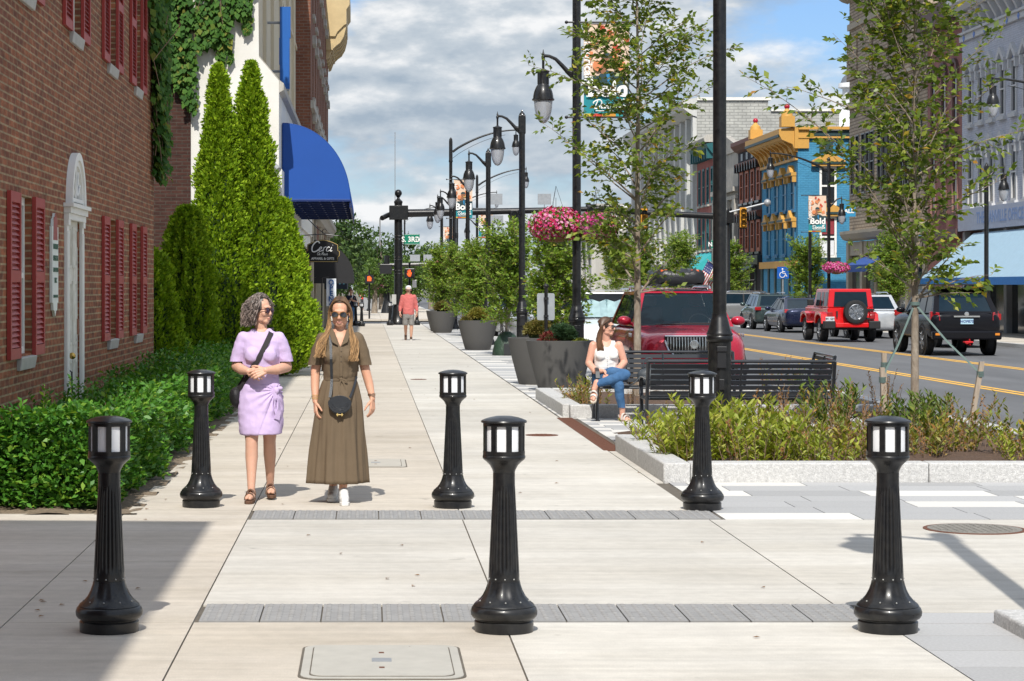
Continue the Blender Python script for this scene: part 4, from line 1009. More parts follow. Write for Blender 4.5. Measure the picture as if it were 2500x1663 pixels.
for (a,c,z0,z1) in hol: winR(t, a+y0, z0, z1, c-a, GW, y0)
b = MB(); b.prism([(0,14.2),(-.3,14.3),(-1.0,14.8),(-1.1,15.4),(0,15.6)], 0, y1-y0)
for k in range(13): b.box(-.3,0,.1+3.1*k,.9+3.1*k,3.6,14.2)
b.build('cornice', GW, t, smooth=0); b = MB(); b.box(0,5.4,-.15,.3,15.4,15.62); b.box(5.4,10.5,-.15,.3,14.6,14.75); b.build('coping', STUCCO, t, smooth=0)
b = MB(); b.add([(0,.01,15.),(15.4,.01,12.6),(15.4,y1-y0,12.6),(0,y1-y0,15.)], [(0,1,2,3)]); b.build('roof', ROOF, t, smooth=0)
for x in (1.2, 5.0): 
    b = MB(); b.lathe([(.2,0),(.2,.06),(.08,.08)], 12, M=Matrix.Translation((x,-.005,12.3)) @ Matrix.Rotation(pi/2, 4, 'X')); b.build('wall_anchor', GREY, t)
t = thing('distant_building', 'low pale concrete building beyond the tall white one', 'building', (21., 205, 0))
b = MB(); b.box(0,14,0,60,-.1,9.5); b.build('wall', mat('far_concrete', (.37,.36,.33), .85, var=.1, stretch=(1,1,.1)), t, smooth=0)
b = MB()
for k in range(12): b.box(-.4,0,k*5,k*5+1.2,0,8.2)
b.box(-.6,0,0,60,8.21,9.0); b.build('pilaster', mat('far_concrete_pale', (.42,.41,.38), .85, var=.1), t, smooth=0)
b = MB(); b.box(-.1,-.01,0.3,59,.5,7.5); b.build('window_band', GLASS, t, smooth=0)
# courthouse cupola
t = thing('cupola', 'white domed courthouse cupola rising behind the tan building', 'tower', (44.6, 205, 0))
WC = mat('cupola_white', (.68,.69,.70), .6)
b = MB(); b.lathe([(3.4,-.1),(3.4,12.),(3.8,12.1),(3.8,12.6),(2.6,12.7)], 8); b.lathe([(2.0,12.7),(2.0,15.8),(2.4,15.9),(2.5,16.5),(1.8,16.8)], 8); b.build('drum', WC, t, smooth=0)
b = MB()
for k in range(16): a = 2*pi*k/16; b.lathe([(.18,12.9),(.16,15.7)], 8, (2.2*cos(a), 2.2*sin(a), 0))
b.build('column', WC, t)
b = MB(); b.lathe([(1.7,16.8),(1.3,17.6),(.9,18.2),(.8,18.3),(.8,20.1),(1.2,20.2),(1.15,20.6)], 16); b.build('dome', WC, t)
b = MB(); b.lathe([(1.0,20.6),(.8,21.1),(.3,21.6),(.08,21.8),(.05,22.5)], 14); b.build('lantern_cap', mat('slate', (.12,.13,.15), .5), t)
# ================================================================== bollards
BOLT = mat('bolt_worn', (.30,.30,.29), .5, .3)
FROST = mat('frosted_panel', (.74,.75,.77), .35, var=.04, spec=.5)
def make_bollard():
    t = thing('bollard', '', 'bollard')
    fl = lambda n, dep, z0, z1: (lambda a, z: 1-dep*max(0, cos(a*n))**1.5 if z0 <= z <= z1 else 1)
    b = MB(); b.lathe([(.146,0),(.147,.05),(.14,.058),(.141,.062)], 40); b.build('base_ring', BLK, t)
    b = MB(); pr = [(.141,.063),(.155,.068),(.163,.082),(.165,.1),(.160,.118),(.15,.128)]
    rope = lambda a, z: 1+.008*cos(a*46+z*120) if .07 < z < .125 else 1
    b.lathe(pr, 92, flute=rope); b.build('rope_moulding', BLK, t, smooth=60)
    b = MB(); pr = [(.152,.1285),(.146,.138),(.125,.155),(.106,.178),(.092,.205),(.083,.232),(.079,.25)]
    fl8 = lambda a, z: 1-.035*(1 if cos(a*8) > .3 else 0) if .15 < z < .235 else 1
    b.lathe(pr, 64, flute=fl8); b.build('flared_foot', BLK, t, smooth=35)
    for k in range(10):
        a = 2*pi*(k+.35)/10
        for rr, z in ((.0765,.262),(.127,.1545)):
            b = MB(); b.ell((rr*cos(a), rr*sin(a), z), (.0045,.0045,.0045), 8, 6); b.build('bolt', BOLT, t)
    b = MB(); pr = [(.077,.2505),(.0765,.285),(.076,.29)]+[(.076-.021*k/12, .29+.43*k/12) for k in range(1, 13)]+[(.0548,.724),(.0545,.76),(.0545,.785)]
    b.lathe(pr, 80, flute=fl(20, .10, .291, .716)); b.build('shaft', BLK, t, smooth=60)
    b = MB(); b.lathe([(.054,.7855),(.058,.80),(.07,.822),(.088,.84),(.102,.851),(.106,.858),(.106,.868),(.103,.872)], 40); b.build('neck', BLK, t)
    b = MB(); b.lathe([(.091,.873),(.091,1.03)], 32, cap=False); b.build('light_panel', FROST, t)
    b = MB()
    for k in range(8):
        a = 2*pi*(k+.12)/8; M = Matrix.Rotation(a, 4, 'Z'); b.box(.089, .1025, -.0135, .0135, .89, 1.02, M=M)
    b.lathe([(.104,.8725),(.104,.893),(.092,.8935)], 40, cap=False); b.lathe([(.092,1.0165),(.1035,1.017),(.1035,1.032)], 40, cap=False)
    b.build('cage', BLK, t, smooth=30)
    b = MB(); b.lathe([(.09,1.0325),(.1125,1.033),(.114,1.038),(.111,1.044),(.095,1.051),(.07,1.059),(.04,1.065),(.008,1.067)], 40); b.build('cap', BLK, t, smooth=30)
    return t
B0 = make_bollard()
bl = [(-1.285,11.0,'black fluted bollard at the front left, standing in the shade edge'),(.672,11.0,'black fluted bollard in the front row at the centre of the walk'),(2.575,11.0,'black fluted bollard at the front right beside the grey pavers'),
      (-1.30,17.25,'black fluted bollard in the back row beside the hedge and the lilac dress'),(.655,17.2,'black fluted bollard in the back row in the middle of the walk'),(2.565,17.05,'black fluted bollard in front of the corner of the granite planting bed')]
for i, (x, y, lb) in enumerate(bl):
    o = B0 if i == 0 else dup(B0, (x, y, 0), rz=.1*i)
    o.location = (x, y, 0); o['label'] = lb; o['group'] = 'bollards across the sidewalk'
far = [(-.57,99.6,'distant bollard close beside the red haired woman'),(-.30,98.2,'distant bollard right of the red haired woman'),(.98,101,'distant bollard left of the signal pole foot'),(1.08,103.2,'distant bollard just behind the one left of the signal pole'),(2.22,101.5,'distant bollard right of the man in the pink hoodie'),(.02,163,'tiny bollard in front of the grey cabinet across the side street'),(20.3,100.5,'small black bollard on the far kerb in front of the silver car'),(20.4,112.5,'thin black bollard behind the silver car at the far corner')]
for x, y, lb in far: dup(B0, (x, y, 0), label=lb, group='bollards at the far corner')

# ================================================================== street lamps
LENS = mat('lamp_lens', (.50,.51,.54), .22, var=.05, trans=.45, spec=.5, alpha=.93)
def head(t, x, z, name='lantern'):
    """acorn lantern hanging at (x,0), top of its stem at z"""
    b = MB()
    b.lathe([(.02,.0),(.035,-.03),(.03,-.06),(.022,-.08),(.022,-.23),(.05,-.25),(.108,-.27),(.112,-.29),(.098,-.305),(.094,-.50),(.104,-.52),(.125,-.55),(.158,-.63),(.172,-.70),(.178,-.75)], 28, (x,0,z))
    for k in range(8): a = 2*pi*k/8; b.box(.093,.1,-.012,.012,-.5,-.31, M=Matrix.Translation((x,0,z)) @ Matrix.Rotation(a, 4, 'Z'))
    h = b.build(name, BLK, t, smooth=35)
    b = MB(); b.lathe([(.176,-.751),(.192,-.755),(.194,-.775),(.176,-.79),(.16,-.79)], 28, (x,0,z), cap=False); b.build('lantern_ring', BLK, h)
    b = MB(); b.lathe([(.158,-.785),(.157,-.83),(.148,-.93),(.128,-1.03),(.095,-1.11),(.05,-1.165),(.004,-1.18)], 28, (x,0,z), cap=False); b.build('glass_bowl', LENS, h)
    b = MB(); b.lathe([(.01,.0),(.024,.02),(.012,.05),(.003,.1)], 10, (x,0,z)); b.build('lantern_finial', BLK, h)
def pole(t, h, arm_z):
    b = MB(); fl = lambda a, z: 1-.045*max(0, cos(a*16)) if .45 < z < .8 else 1
    b.lathe([(.22,0),(.22,.06),(.19,.1),(.15,.2),(.135,.3),(.128,.4),(.126,.46),(.126,1.10),(.126,1.11)], 64, flute=fl); b.lathe([(.14,1.111),(.146,1.13),(.146,1.16),(.138,1.175),(.146,1.19),(.142,1.205)], 36); b.build('base_housing', BLK, t, smooth=40)
    b = MB(); b.lathe([(.138,1.2055),(.125,1.24),(.09,1.37),(.082,1.39),(.082,1.42)], 36); b.build('collar', BLK, t)
    b = MB(); b.box(-.05,.05,-.15,-.12,.82,1.05); b.box(-.055,.055,-.165,-.121,1.0,1.06); b.box(-.03,.03,-.158,-.12,.58,.7); b.build('outlet_box', BLKM, t, smooth=0, bevel=.006)
    b = MB(); b.lathe([(.075,1.4205),(.071,h)], 24); b.build('pole', BLK, t)
def ped_arm(t, z, side=-1, x0=0.):
    b = MB(); b.box(-.085,.085,-.06,.06,z-.42,z-.02); b.build('arm_clamp', BLK, t, smooth=0, bevel=.015)
    b = MB(); P_ = [(side*.07,0,z-.30),(side*.16,0,z-.27),(side*.26,0,z-.16),(side*.36,0,z-.06),(side*.47,0,z-.01),(side*.57,0,z)]
    b.tube(P_, [.05,.042,.036,.031,.028,.028], 10); b.tube([(side*.07,0,z-.38),(side*.18,0,z-.27)], .03); b.build('lamp_arm', BLK, t)
    head(t, side*.575, z+.01)
def make_ped(h=5.75, side=-1):
    t = thing('street_lamp', '', 'street lamp'); pole(t, h, 5.7)
    b = MB(); b.box(-.08,.08,-.07,.07,h-.42,h+.0); b.build('pole_cap', BLK, t, smooth=0, bevel=.015); b = MB(); b.lathe([(.07,h),(.06,h+.04),(.03,h+.07),(.015,h+.12)], 16); b.build('cap_finial', BLK, t)
    ped_arm(t, h-.02, side); return t
def make_tall(h=8.2, side=1, ped=True, arm=2.85, apex=.95):
    t = thing('street_light', '', 'street light'); pole(t, h, 5.7)
    b = MB(); b.lathe([(.09,h-1.0),(.092,h-.95),(.08,h-.9),(.078,h-.1),(.07,h-.02),(.045,h+.05),(.01,h+.08)], 20); b.build('pole_top', BLK, t)
    b = MB(); A0 = h-.55; P_ = []
    for k in range(13):
        u = k/12; P_.append((side*(.08+u*(arm-.08)), 0, A0+apex*sin(u*pi/2)**.85 if u else A0))
    b.tube(P_, [.055-.025*k/12 for k in range(13)], 10); q = [(p[0]*1.0, 0, p[2]-.28+.12*(i/12)) for i, p in enumerate(P_[:11])]; b.tube(q, .01, 6); b.build('light_arm', BLK, t)
    head(t, side*arm, A0+apex+.06, 'arm_lantern')
    if ped: ped_arm(t, 5.7, -side)
    return t
PED = make_ped(); PED.location = (3.36, 10.15, 0); PED['label'] = 'street lamp out of frame casting the lamp shadow on the crossing'; PED['group'] = 'street lamps along the sidewalk'
for x, y, lb in [(3.6,52.,'black acorn street lamp, second along the row of saplings'),(3.58,66.3,'black acorn street lamp, third in the receding row'),(3.58,80.,'black acorn street lamp, fourth in the receding row, its head before a banner'),(3.58,92.5,'black acorn street lamp, fifth in the receding row, just above the mast arm end'),(3.58,108.4,'black acorn street lamp, smallest and lowest head of the receding row')]:
    dup(PED, (x,y,0), label=lb)
PR = make_ped(side=1); PR.location = (20.5, 73.6, 0); PR['label'] = 'black acorn street lamp on the far sidewalk before the light blue awning'; PR['group'] = 'street lamps on the far sidewalk'
dup(PR, (20.5, 103, 0), label='black acorn street lamp on the far sidewalk beside the blue building')
TL = make_tall(); TL.location = (3.585, 38.2, 0); TL['label'] = 'tall black street light nearest the seated woman with flower baskets and banner'; TL['group'] = 'tall street lights along the sidewalk'
TN = make_tall(ped=False); TN.location = (3.87, 24.45, 0); TN['label'] = 'thick black street light standing in front of the back of the bench'; TN['group'] = 'tall street lights along the sidewalk'
for x, y, lb in [(3.6,97.,'tall arched street light with banner, left of the acorn lamp row'),(6.3,128.7,'tall arched street light with small banner across the side street'),(6.4,160.,'distant arched street light seen just above the traffic mast arm'),(3.1,190,'small distant arched street light behind the green street sign')]: dup(TL, (x,y,0), label=lb)
TR = make_tall(7.45, -1, True, 2.6, .8); TR.location = (20.5, 98.8, 0); TR['label'] = 'arched street light before the blue building with banner and pink basket'; TR['group'] = 'tall street lights on the far sidewalk'
dup(TR, (20.5, 63.6, 0), label='street light lantern at the right edge before the grey blue facade')

# ================================================================== banners
TEALB = mat('banner_teal', (.012,.22,.26), .7, var=.05); ORAB = mat('banner_orange', (.62,.22,.09), .7, var=.1); PALB = mat('banner_pale', (.66,.50,.38), .7, var=.06)
DKB = mat('banner_dark', (.018,.05,.06), .7); SKINB = mat('banner_brown', (.25,.11,.055), .7); REDB = mat('banner_red', (.5,.06,.03), .7)
def make_banner(label, loc, w_=.78, h=1.55, rod=.18, side=1):
    """thin cloth hung between two rods; x from 0 to w_, top at z = 0"""
    t = thing('banner', label, 'banner', loc, group='street banners on the light poles')
    b = MB(); n = 8
    cols = [(0,.52),(.52,.80),(.80,1.)]
    def strip(b, u0, u1, v0, v1, y, th=.004):
        for i in range(n):
            a0, a1 = u0+(u1-u0)*i/n, u0+(u1-u0)*(i+1)/n
            f = lambda u: .018*sin(u*5)
            b.hexa([(a0*w_,y+f(a0),-v1*h),(a1*w_,y+f(a1),-v1*h),(a1*w_,y+f(a1)+th,-v1*h),(a0*w_,y+f(a0)+th,-v1*h)], [(a0*w_,y+f(a0),-v0*h),(a1*w_,y+f(a1),-v0*h),(a1*w_,y+f(a1)+th,-v0*h),(a0*w_,y+f(a0)+th,-v0*h)])
    strip(b, 0, 1, 0, .58, 0); c = b.build('cloth', PALB, t)
    b = MB(); strip(b, 0, 1, .5801, .80, 0); b.build('dark_band', DKB, t); b = MB(); strip(b, 0, 1, .8001, 1, 0); b.build('teal_band', TEALB, t)
    r = random.Random(5); b = MB()
    for k in range(8):
        pts = []; cx, cz, rr = r.uniform(.12,.9)*w_, -r.uniform(.06,.5)*h, r.uniform(.05,.12)
        for j in range(9): a = 2*pi*j/9; q = rr*r.uniform(.6,1.2); pts.append((min(max(cx+q*cos(a), .01), w_-.01), min(cz+q*sin(a)*1.2, -.01)))
        b.prism(pts, -.024, -.022+.0002*k)
    b.build('orange_shapes', ORAB, t, smooth=0)
    b = MB()
    for k in range(5): cx, cz = r.uniform(.3,.95)*w_, -r.uniform(.04,.3)*h; b.prism([(cx+.05*cos(a*.9), cz+.05*sin(a*.9)) for a in range(7)], -.0275, -.0255)
    b.build('red_shapes', REDB, t, smooth=0)
    # a musician: head, hands with a horn, dark jacket
    b = MB(); b.prism([(w_*(.5+.12*cos(a*pi/8)), -h*(.40+.075*sin(a*pi/8))) for a in range(16)], -.031, -.028)
    b.prism([(w_*.36,-h*.5),(w_*.44,-h*.44),(w_*.52,-h*.49),(w_*.46,-h*.56),(w_*.38,-h*.56)], -.034, -.0312); b.build('figure', SKINB, t, smooth=0)
    b = MB(); b.prism([(w_*.2,-h*.8),(w_*.24,-h*.62),(w_*.4,-h*.54),(w_*.5,-h*.52),(w_*.66,-h*.54),(w_*.9,-h*.62),(w_*.98,-h*.8)], -.0305, -.0285)
    b.prism([(w_*(.5+.13*cos(a*pi/8)), -h*(.385-.06*sin(a*pi/8))) for a in range(9)], -.0335, -.0312); b.build('jacket', DKB, t, smooth=0)
    b = MB(); b.prism([(w_*.49,-h*.57),(w_*.57,-h*.55),(w_*.58,-h*.68),(w_*.52,-h*.66)], -.036, -.034); b.build('tie', mat('banner_blue', (.02,.2,.42), .6), t, smooth=0)
    b = MB(); b.prism([(w_*.5,-h*.455),(w_*.66,-h*.44),(w_*.74,-h*.41),(w_*.74,-h*.49),(w_*.66,-h*.47),(w_*.5,-h*.475)], -.0385, -.0365); b.build('horn', mat('banner_gold', (.55,.36,.10), .5), t, smooth=0)
    b = MB(); b.text('Bold', .37, face_cam(w_*.52,-.030,-h*.735), bold=.014, sx=1.02)
    # slab serifs on the capital and the stems
    b.box(w_*.05,w_*.18,-.032,-.028,-h*.815,-h*.803); b.box(w_*.05,w_*.18,-.032,-.028,-h*.662,-h*.65)
    M_ = face_cam(w_*.09,-.030,-h*.40) @ Matrix.Rotation(-pi/2, 4, 'Z'); b.text('Historically', .2, M_, bold=.004)
    script(b, 'Danvill', .15, .16, -h*.945, .011, y=-.030); script(b, 'e', .13, .66, -h*.945, .011, y=-.03)
    b.box(0.2,.62,-.031,-.027,-h*.975,-h*.967); b.build('lettering', MATS['lettering_white'], t)
    b = MB()
    for i, m_ in enumerate('abc'): pass
    for (a, c), m_ in zip(((.0,.2),(.2,.4),(.4,.7),(.7,1.)), ((.55,.42,.03),(.5,.05,.03),(.55,.25,.03),(.02,.25,.28))):
        b = MB(); b.box(a*w_,c*w_-.001,-.024,.02,-h-.05,-h-.003); b.build('stripe', mat('banner_stripe_%d' % int(m_[0]*100+m_[1]*1000), m_, .6), t, smooth=0)
    b = MB()
    for z in (.02, -h-.065): b.tube([(-rod-.1,0,z),(w_+.06,0,z)], .016); b.ell((-rod-.12,0,z), .03); b.ell((w_+.07,0,z), .03)
    b.build('rod', BLK, t)
    return t
BN = make_banner('large painted banner half hidden by the leaves of the nearest street tree', (3.585+.12, 38.16, 6.25))
for x, y, z, sc, lb in [(3.6+.13,96.9,6.42,1.04,'banner reading Bold at the left above the saplings'),(6.3+.1,128.6,6.3,1.05,'smaller banner reading Bold under the mast arm'),(6.4-1.0,159.9,6.1,1.0,'distant banner reading Bold low behind the lamp heads'),(20.5-.92,98.7,5.80,1.0,'banner reading Bold on the pole before the blue building')]:
    dup(BN, (x,y,z), label=lb, scale=sc)

# ================================================================== benches
def make_bench(L_=1.83):
    t = thing('park_bench', '', 'bench'); hl = L_/2
    BM = mat('bench_black', (.018,.021,.026), .28, var=.15, coat=.3)
    b = MB()
    for k in range(7):                                     # seat slats front to back
        y = -.25+k*.068; z = .435-.02*sin(k/6*pi)+(.012 if k == 0 else 0); b.box(-hl+.03,hl-.03,y-.024,y+.024,z-.006,z+.006)
    b.tube([(-hl+.03,-.285,.425),(hl-.03,-.285,.425)], .016, 8); b.build('seat', BM, t, smooth=0, bevel=.002)
    b = MB()
    for k in range(6):
        z = .5+k*.062; y = .235+(z-.43)*.26; M = Matrix.Translation((0,y,z)) @ Matrix.Rotation(-.25, 4, 'X'); b.box(-hl+.03,hl-.03,-.005,.005,-.024,.024, M=M)
    b.tube([(-hl+.0,.345,.865),(hl,.345,.865)], .02, 10); b.build('backrest', BM, t, smooth=30)
    for s in (-1, 1):
        x = s*hl
        b = MB()
        b.tube([(x,.23,.0),(x,.22,.2),(x,.215,.43),(x,.27,.6),(x,.345,.865)], .021, 8)
        b.tube([(x,-.29,.0),(x,-.27,.1),(x,-.255,.2),(x,-.27,.32),(x,-.29,.425)], .021, 8)
        b.tube([(x,-.29,.43),(x,.22,.43)], .018, 8); b.tube([(x,-.27,.12),(x,-.1,.28),(x,.08,.28),(x,.215,.12)], .014, 8)
        for yy in (-.29,.23): b.box(x-.03,x+.03,yy-.05,yy+.05,0,.012)
        b.build('end_frame', BM, t)
        b = MB()
        P_ = [(x,.3,.66),(x,.15,.672),(x,-.05,.675),(x,-.2,.67),(x,-.3,.63),(x,-.345,.55),(x,-.32,.47),(x,-.27,.44)]
        b.ribbon(P_, [Vector((0,0,1))]*4+[Vector((0,-.7,.7)),Vector((0,-1,0)),Vector((0,-.8,-.6)),Vector((0,-.3,-1))], .05, .012); b.build('armrest', BM, t, smooth=30)
    b = MB(); b.box(-.02,.02,-.25,.2,.405,.425); b.tube([(0,.22,.43),(0,.27,.6),(0,.345,.85)], .012); b.build('middle_brace', BM, t)
    return t
BE = make_bench(); BE.location = (3.84, 28.62, 0); BE['label'] = 'black slatted steel bench facing the camera that the woman sits on'; BE['group'] = 'benches round the paved court'
BF = make_bench(2.12); BF.location = (4.24, 25.55, 0); BF.rotation_euler.z = pi; BF['label'] = 'long black slatted bench seen from behind above the yellow green plants'; BF['group'] = 'benches round the paved court'
dup(BE, (5.36, 27.75, 0), -pi/2-.07, 'black bench seen end on behind the right end of the long bench')

# ================================================================== round planters with shrubs
POT = mat('planter_charcoal', (.085,.083,.080), .75, var=.08, scale=3, bump=.04, bscale=80, col2=(.072,.07,.068), c2scale=1.5)
def make_pot(R_, h):
    t = thing('planter', '', 'planter'); b = MB()
    b.lathe([(R_*.60,0),(R_*.64,.03),(R_*.75,h*.3),(R_*.87,h*.6),(R_*.95,h*.82),(R_*.99,h*.97),(R_,h),(R_-.015,h+.004),(R_-.05,h+.003),(R_-.06,h-.06),(.01,h-.06)], 56, cap=False); b.lathe([(R_*.6,0.001),(.01,.0015)], 40, cap=False); b.build('pot', POT, t, smooth=50)
    b = MB(); b.lathe([(R_-.06,h-.07),(R_*.5,h-.045),(.01,h-.035)], 40, cap=False); b.build('soil', SOIL, t)
    return t
PTS = [(3.17,36.75,.56,.83,'nearest big charcoal planter beside the seated woman'),(2.98,39.2,.52,.82,'charcoal planter just behind the nearest one, mostly overlapped'),(3.0,60.9,.55,.81,'round charcoal planter with golden shrub in the middle of the row'),(2.80,84.1,.55,.81,'round charcoal planter near the man in the pink hoodie'),(2.78,87,.52,.81,'farthest charcoal planter half hidden behind another one')]
for x, y, R_, h, lb in PTS:
    t = make_pot(R_, h); t.location = (x, y, 0); t['label'] = lb; t['group'] = 'round planters along the sidewalk'

# ================================================================== signals and signs
SIGY = mat('signal_yellow', (.60,.27,.02), .5, var=.05)
GREENS = mat('street_sign_green', (.0,.17,.10), .45, var=.04)
def street_sign(t, txt, x0, x1, z, y, small='ST'):
    b = MB(); b.box(x0,x1,y-.015,y+.015,z-.24,z+.24); p = b.build('street_sign', GREENS, t, smooth=0)
    b = MB(); w_ = x1-x0; b.text(txt, .34, face_cam(x0+w_*.42,y-.019,z-.01), bold=.008, sx=.88); b.text(small, .19, face_cam(x0+w_*.86,y-.019,z-.0), bold=.004)
    for a, c, e, g in ((x0+.02,x1-.02,z-.225,z-.215),(x0+.02,x1-.02,z+.215,z+.225)): b.box(a,c,y-.019,y-.0155,e,g)
    b.build('lettering', MATS['lettering_white'], p, smooth=0)
def signal_head(t, x, y, z, back=False, body=None):
    b = MB(); b.box(x-.18,x+.18,y-.1,y+.1,z-.55,z+.55)
    h = b.build('signal_head', body or (BLKM if back else SIGY), t, smooth=0, bevel=.02)
    b = MB(); b.box(x-.24,x+.24,y-.008+.11,y+.115,z-.62,z+.62)
    b.build('back_plate', BLKM, h, smooth=0)
    if not back:
        b = MB()
        for k in (-1,0,1): b.lathe([(.15,0),(.145,.2)], 16, M=Matrix.Translation((x,y-.1,z+k*.34)) @ Matrix.Rotation(pi/2, 4, 'X'), cap=False)
        b.build('visor', BLKM, h)
    else:
        b = MB()
        for k in (-1,0,1): b.lathe([(.13,0),(.13,.16)], 14, M=Matrix.Translation((x-.2,y-.0,z+k*.34)) @ Matrix.Rotation(-pi/2, 4, 'Y'))
        b.build('visor', BLKM, h)
# near corner: pole with mast arm to the right
t = thing('traffic_signal', 'black traffic signal pole with ball finial and long mast arm at the corner', 'traffic signal', (1.38, 102.5, 0))
b = MB(); b.lathe([(.42,0),(.42,.12),(.36,.2),(.30,.5),(.27,.8),(.24,.9)], 32, flute=lambda a, z: 1-.05*max(0, cos(a*12)) if .2 < z < .8 else 1); b.build('pole_base', BLK, t, smooth=40)
b = MB(); b.lathe([(.20,.9),(.18,5.6),(.2,5.62),(.2,5.7),(.1,5.8)], 24); b.lathe([(.08,5.8),(.06,5.88),(.12,5.93)], 16); b.ell((0,0,6.08), .17)
b.build('pole', BLK, t)
b = MB()
for z in (2.35,2.5,3.0,3.12,3.95,4.1): b.lathe([(.203,z),(.204,z+.02)], 24, cap=False)
b.build('strap_band', STEEL, t)
b = MB(); b.box(-.42,.45,-.3,.3,4.85,5.5); b.tube([(-.35,0,5.1),(-.5,-.1,5.05),(-.75,-.9,4.9)], .12, 12); b.build('arm_bracket', BLK, t, smooth=30, bevel=.02)
b = MB(); b.tube([(.4,0,5.15),(3,0,5.2),(6,0,5.27),(10.4,0,5.4)], [.19,.165,.14,.1], 14); b.build('mast_arm', BLK, t)
signal_head(t, 5.35, -.05, 4.75, body=BLKM); signal_head(t, 8.9, -.05, 4.95, body=BLKM)
street_sign(t, 'S. 3RD', .28, .98, 3.94, -.25)
b = MB()
for x in (4.5, 6.75): 
    b.box(x-.62*.5,x+.62*.5,-.03,.0,5.55,6.05); b.tube([(x,0,5.3),(x,0,6.05)], .02)
b.box(4.05,4.85,-.03,0,4.62,5.05); b.build('sign_back', mat('sign_back_grey', (.42,.44,.46), .4, .6), t, smooth=0)
b = MB(); b.tube([(-.15,0,5.7),(-.15,0,8.9)], .016, 6); b.tube([(-.1,-.1,5.6),(.15,-.2,5.35),(.3,-.2,5.1),(.1,-.25,5.2)], .012, 6); b.tube([(-.85,-.6,4.9),(-.85,-.6,3.6)], .03, 6); b.build('antenna', GREY, t)
b = MB(); b.box(-.85,-.3,-.15,.15,2.35,2.8); b.box(-.3,-.18,-.02,.02,2.5,2.56); b.build('pedestrian_box', BLKM, t, smooth=0, bevel=.02)
b = MB(); b.box(-.3,-.1,-.33,-.25,.95,1.4); b.build('push_button_box', mat('button_grey', (.4,.4,.38), .6), t, smooth=0)
t = thing('pedestrian_signal', 'pedestrian signal on a post showing a lit orange hand', 'pedestrian signal', (1.93, 104.2, 0))
b = MB(); b.tube([(0,0,0),(0,0,2.9)], .05); b.lathe([(.2,0),(.15,.3),(.06,.7)], 14); b.build('post', BLK, t)
b = MB(); b.box(-.24,.24,-.2,.05,2.15,2.62); b.build('signal_box', BLKM, t, smooth=0, bevel=.03)
b = MB(); b.prism([(-.11,2.32),(-.04,2.22),(.05,2.22),(.08,2.32),(.1,2.42),(.07,2.45),(.05,2.4),(.05,2.54),(.02,2.55),(.01,2.45),(-.01,2.57),(-.04,2.56),(-.04,2.44),(-.07,2.53),(-.1,2.5),(-.07,2.36),(-.13,2.40)], -.21, -.205)
b.build('hand_symbol', mat('signal_orange', (.95,.12,.02), .5, emit=.45), t, smooth=0)
b = MB(); b.box(.13,.33,-.03,0,1.72,2.08); b.build('small_sign', WHT, t, smooth=0)
# across the street
t = thing('traffic_signal', 'black traffic signal pole behind the tall street light with mast arm to the left', 'traffic signal', (19.9, 123.2, 0))
b = MB(); b.lathe([(.42,0),(.36,.3),(.26,.8),(.2,.9),(.18,5.9),(.1,6.1)], 24); b.build('pole', BLK, t)
b = MB(); b.tube([(-.1,0,5.65),(-4,0,5.85),(-8.4,0,6.1)], [.19,.16,.11], 14); b.build('mast_arm', BLK, t); b = MB(); b.box(-.35,.35,-.3,.3,5.3,6.0); b.build('arm_bracket', BLK, t, smooth=0)
signal_head(t, -7.3, .0, 5.4); signal_head(t, -4.6, .0, 5.55)
b = MB(); b.box(-6.6,-5.5,-.03,0,4.9,6.3); p = b.build('route_sign', WHT, t, smooth=0); b = MB(); b.text('127', .55, face_cam(-6.05,-.035,5.9), bold=.01); b.prism([(-6.3,5.2),(-6.05,5.5),(-5.8,5.2),(-5.98,5.2),(-5.98,5.0),(-6.12,5.0),(-6.12,5.2)], -.035, -.031); b.build('lettering', BLKM, p, smooth=0)
signal_head(t, .85, -.3, 5.6); b = MB(); b.tube([(.1,-.3,5.9),(1.3,-.3,6.2),(2.1,-.3,6.4)], .05); b.ell((2.2,-.3,6.42), .2); b.build('camera_arm', GREY, t)
street_sign(t, 'N. 3RD', -.92, -.2, 4.12, -.3)
b = MB(); b.box(-.45,.0,-.3,-.1,1.6,2.0); b.build('pedestrian_box', BLKM, t, smooth=0)
# far signal beyond, on the left corner
t = thing('pedestrian_signal', 'small distant pedestrian signal with orange hand behind the red haired woman', 'pedestrian signal', (.05, 122.5, 0))
b = MB(); b.tube([(0,0,0),(0,0,2.7)], .05); b.build('post', BLK, t); b = MB(); b.box(-.24,.24,-.2,.05,1.95,2.42); b.build('signal_box', BLKM, t, smooth=0)
b = MB(); b.prism([(-.12,2.08),(.1,2.08),(.12,2.25),(.02,2.36),(-.1,2.34)], -.21, -.205); b.build('hand_symbol', MATS['signal_orange'], t, smooth=0)
t = thing('traffic_signal', 'dark traffic signal pole beyond the side street behind the corner pole', 'traffic signal', (1.25, 150, 0))
b = MB(); b.lathe([(.42,0),(.3,.5),(.2,.9),(.18,3.9)], 20); b.build('pole', BLK, t); b = MB(); b.tube([(0,0,3.25),(6.5,0,3.4)], .12); b.build('mast_arm', BLK, t)
b = MB()
for x in (1.9,2.8,3.75): b.box(x-.33,x+.33,-.05,0,3.5,3.95)
b.build('sign_back', MATS['sign_back_grey'], t, smooth=0); b = MB(); b.box(-.6,-.2,-.2,.2,2.4,3.4); b.build('signal_head', BLKM, t, smooth=0)
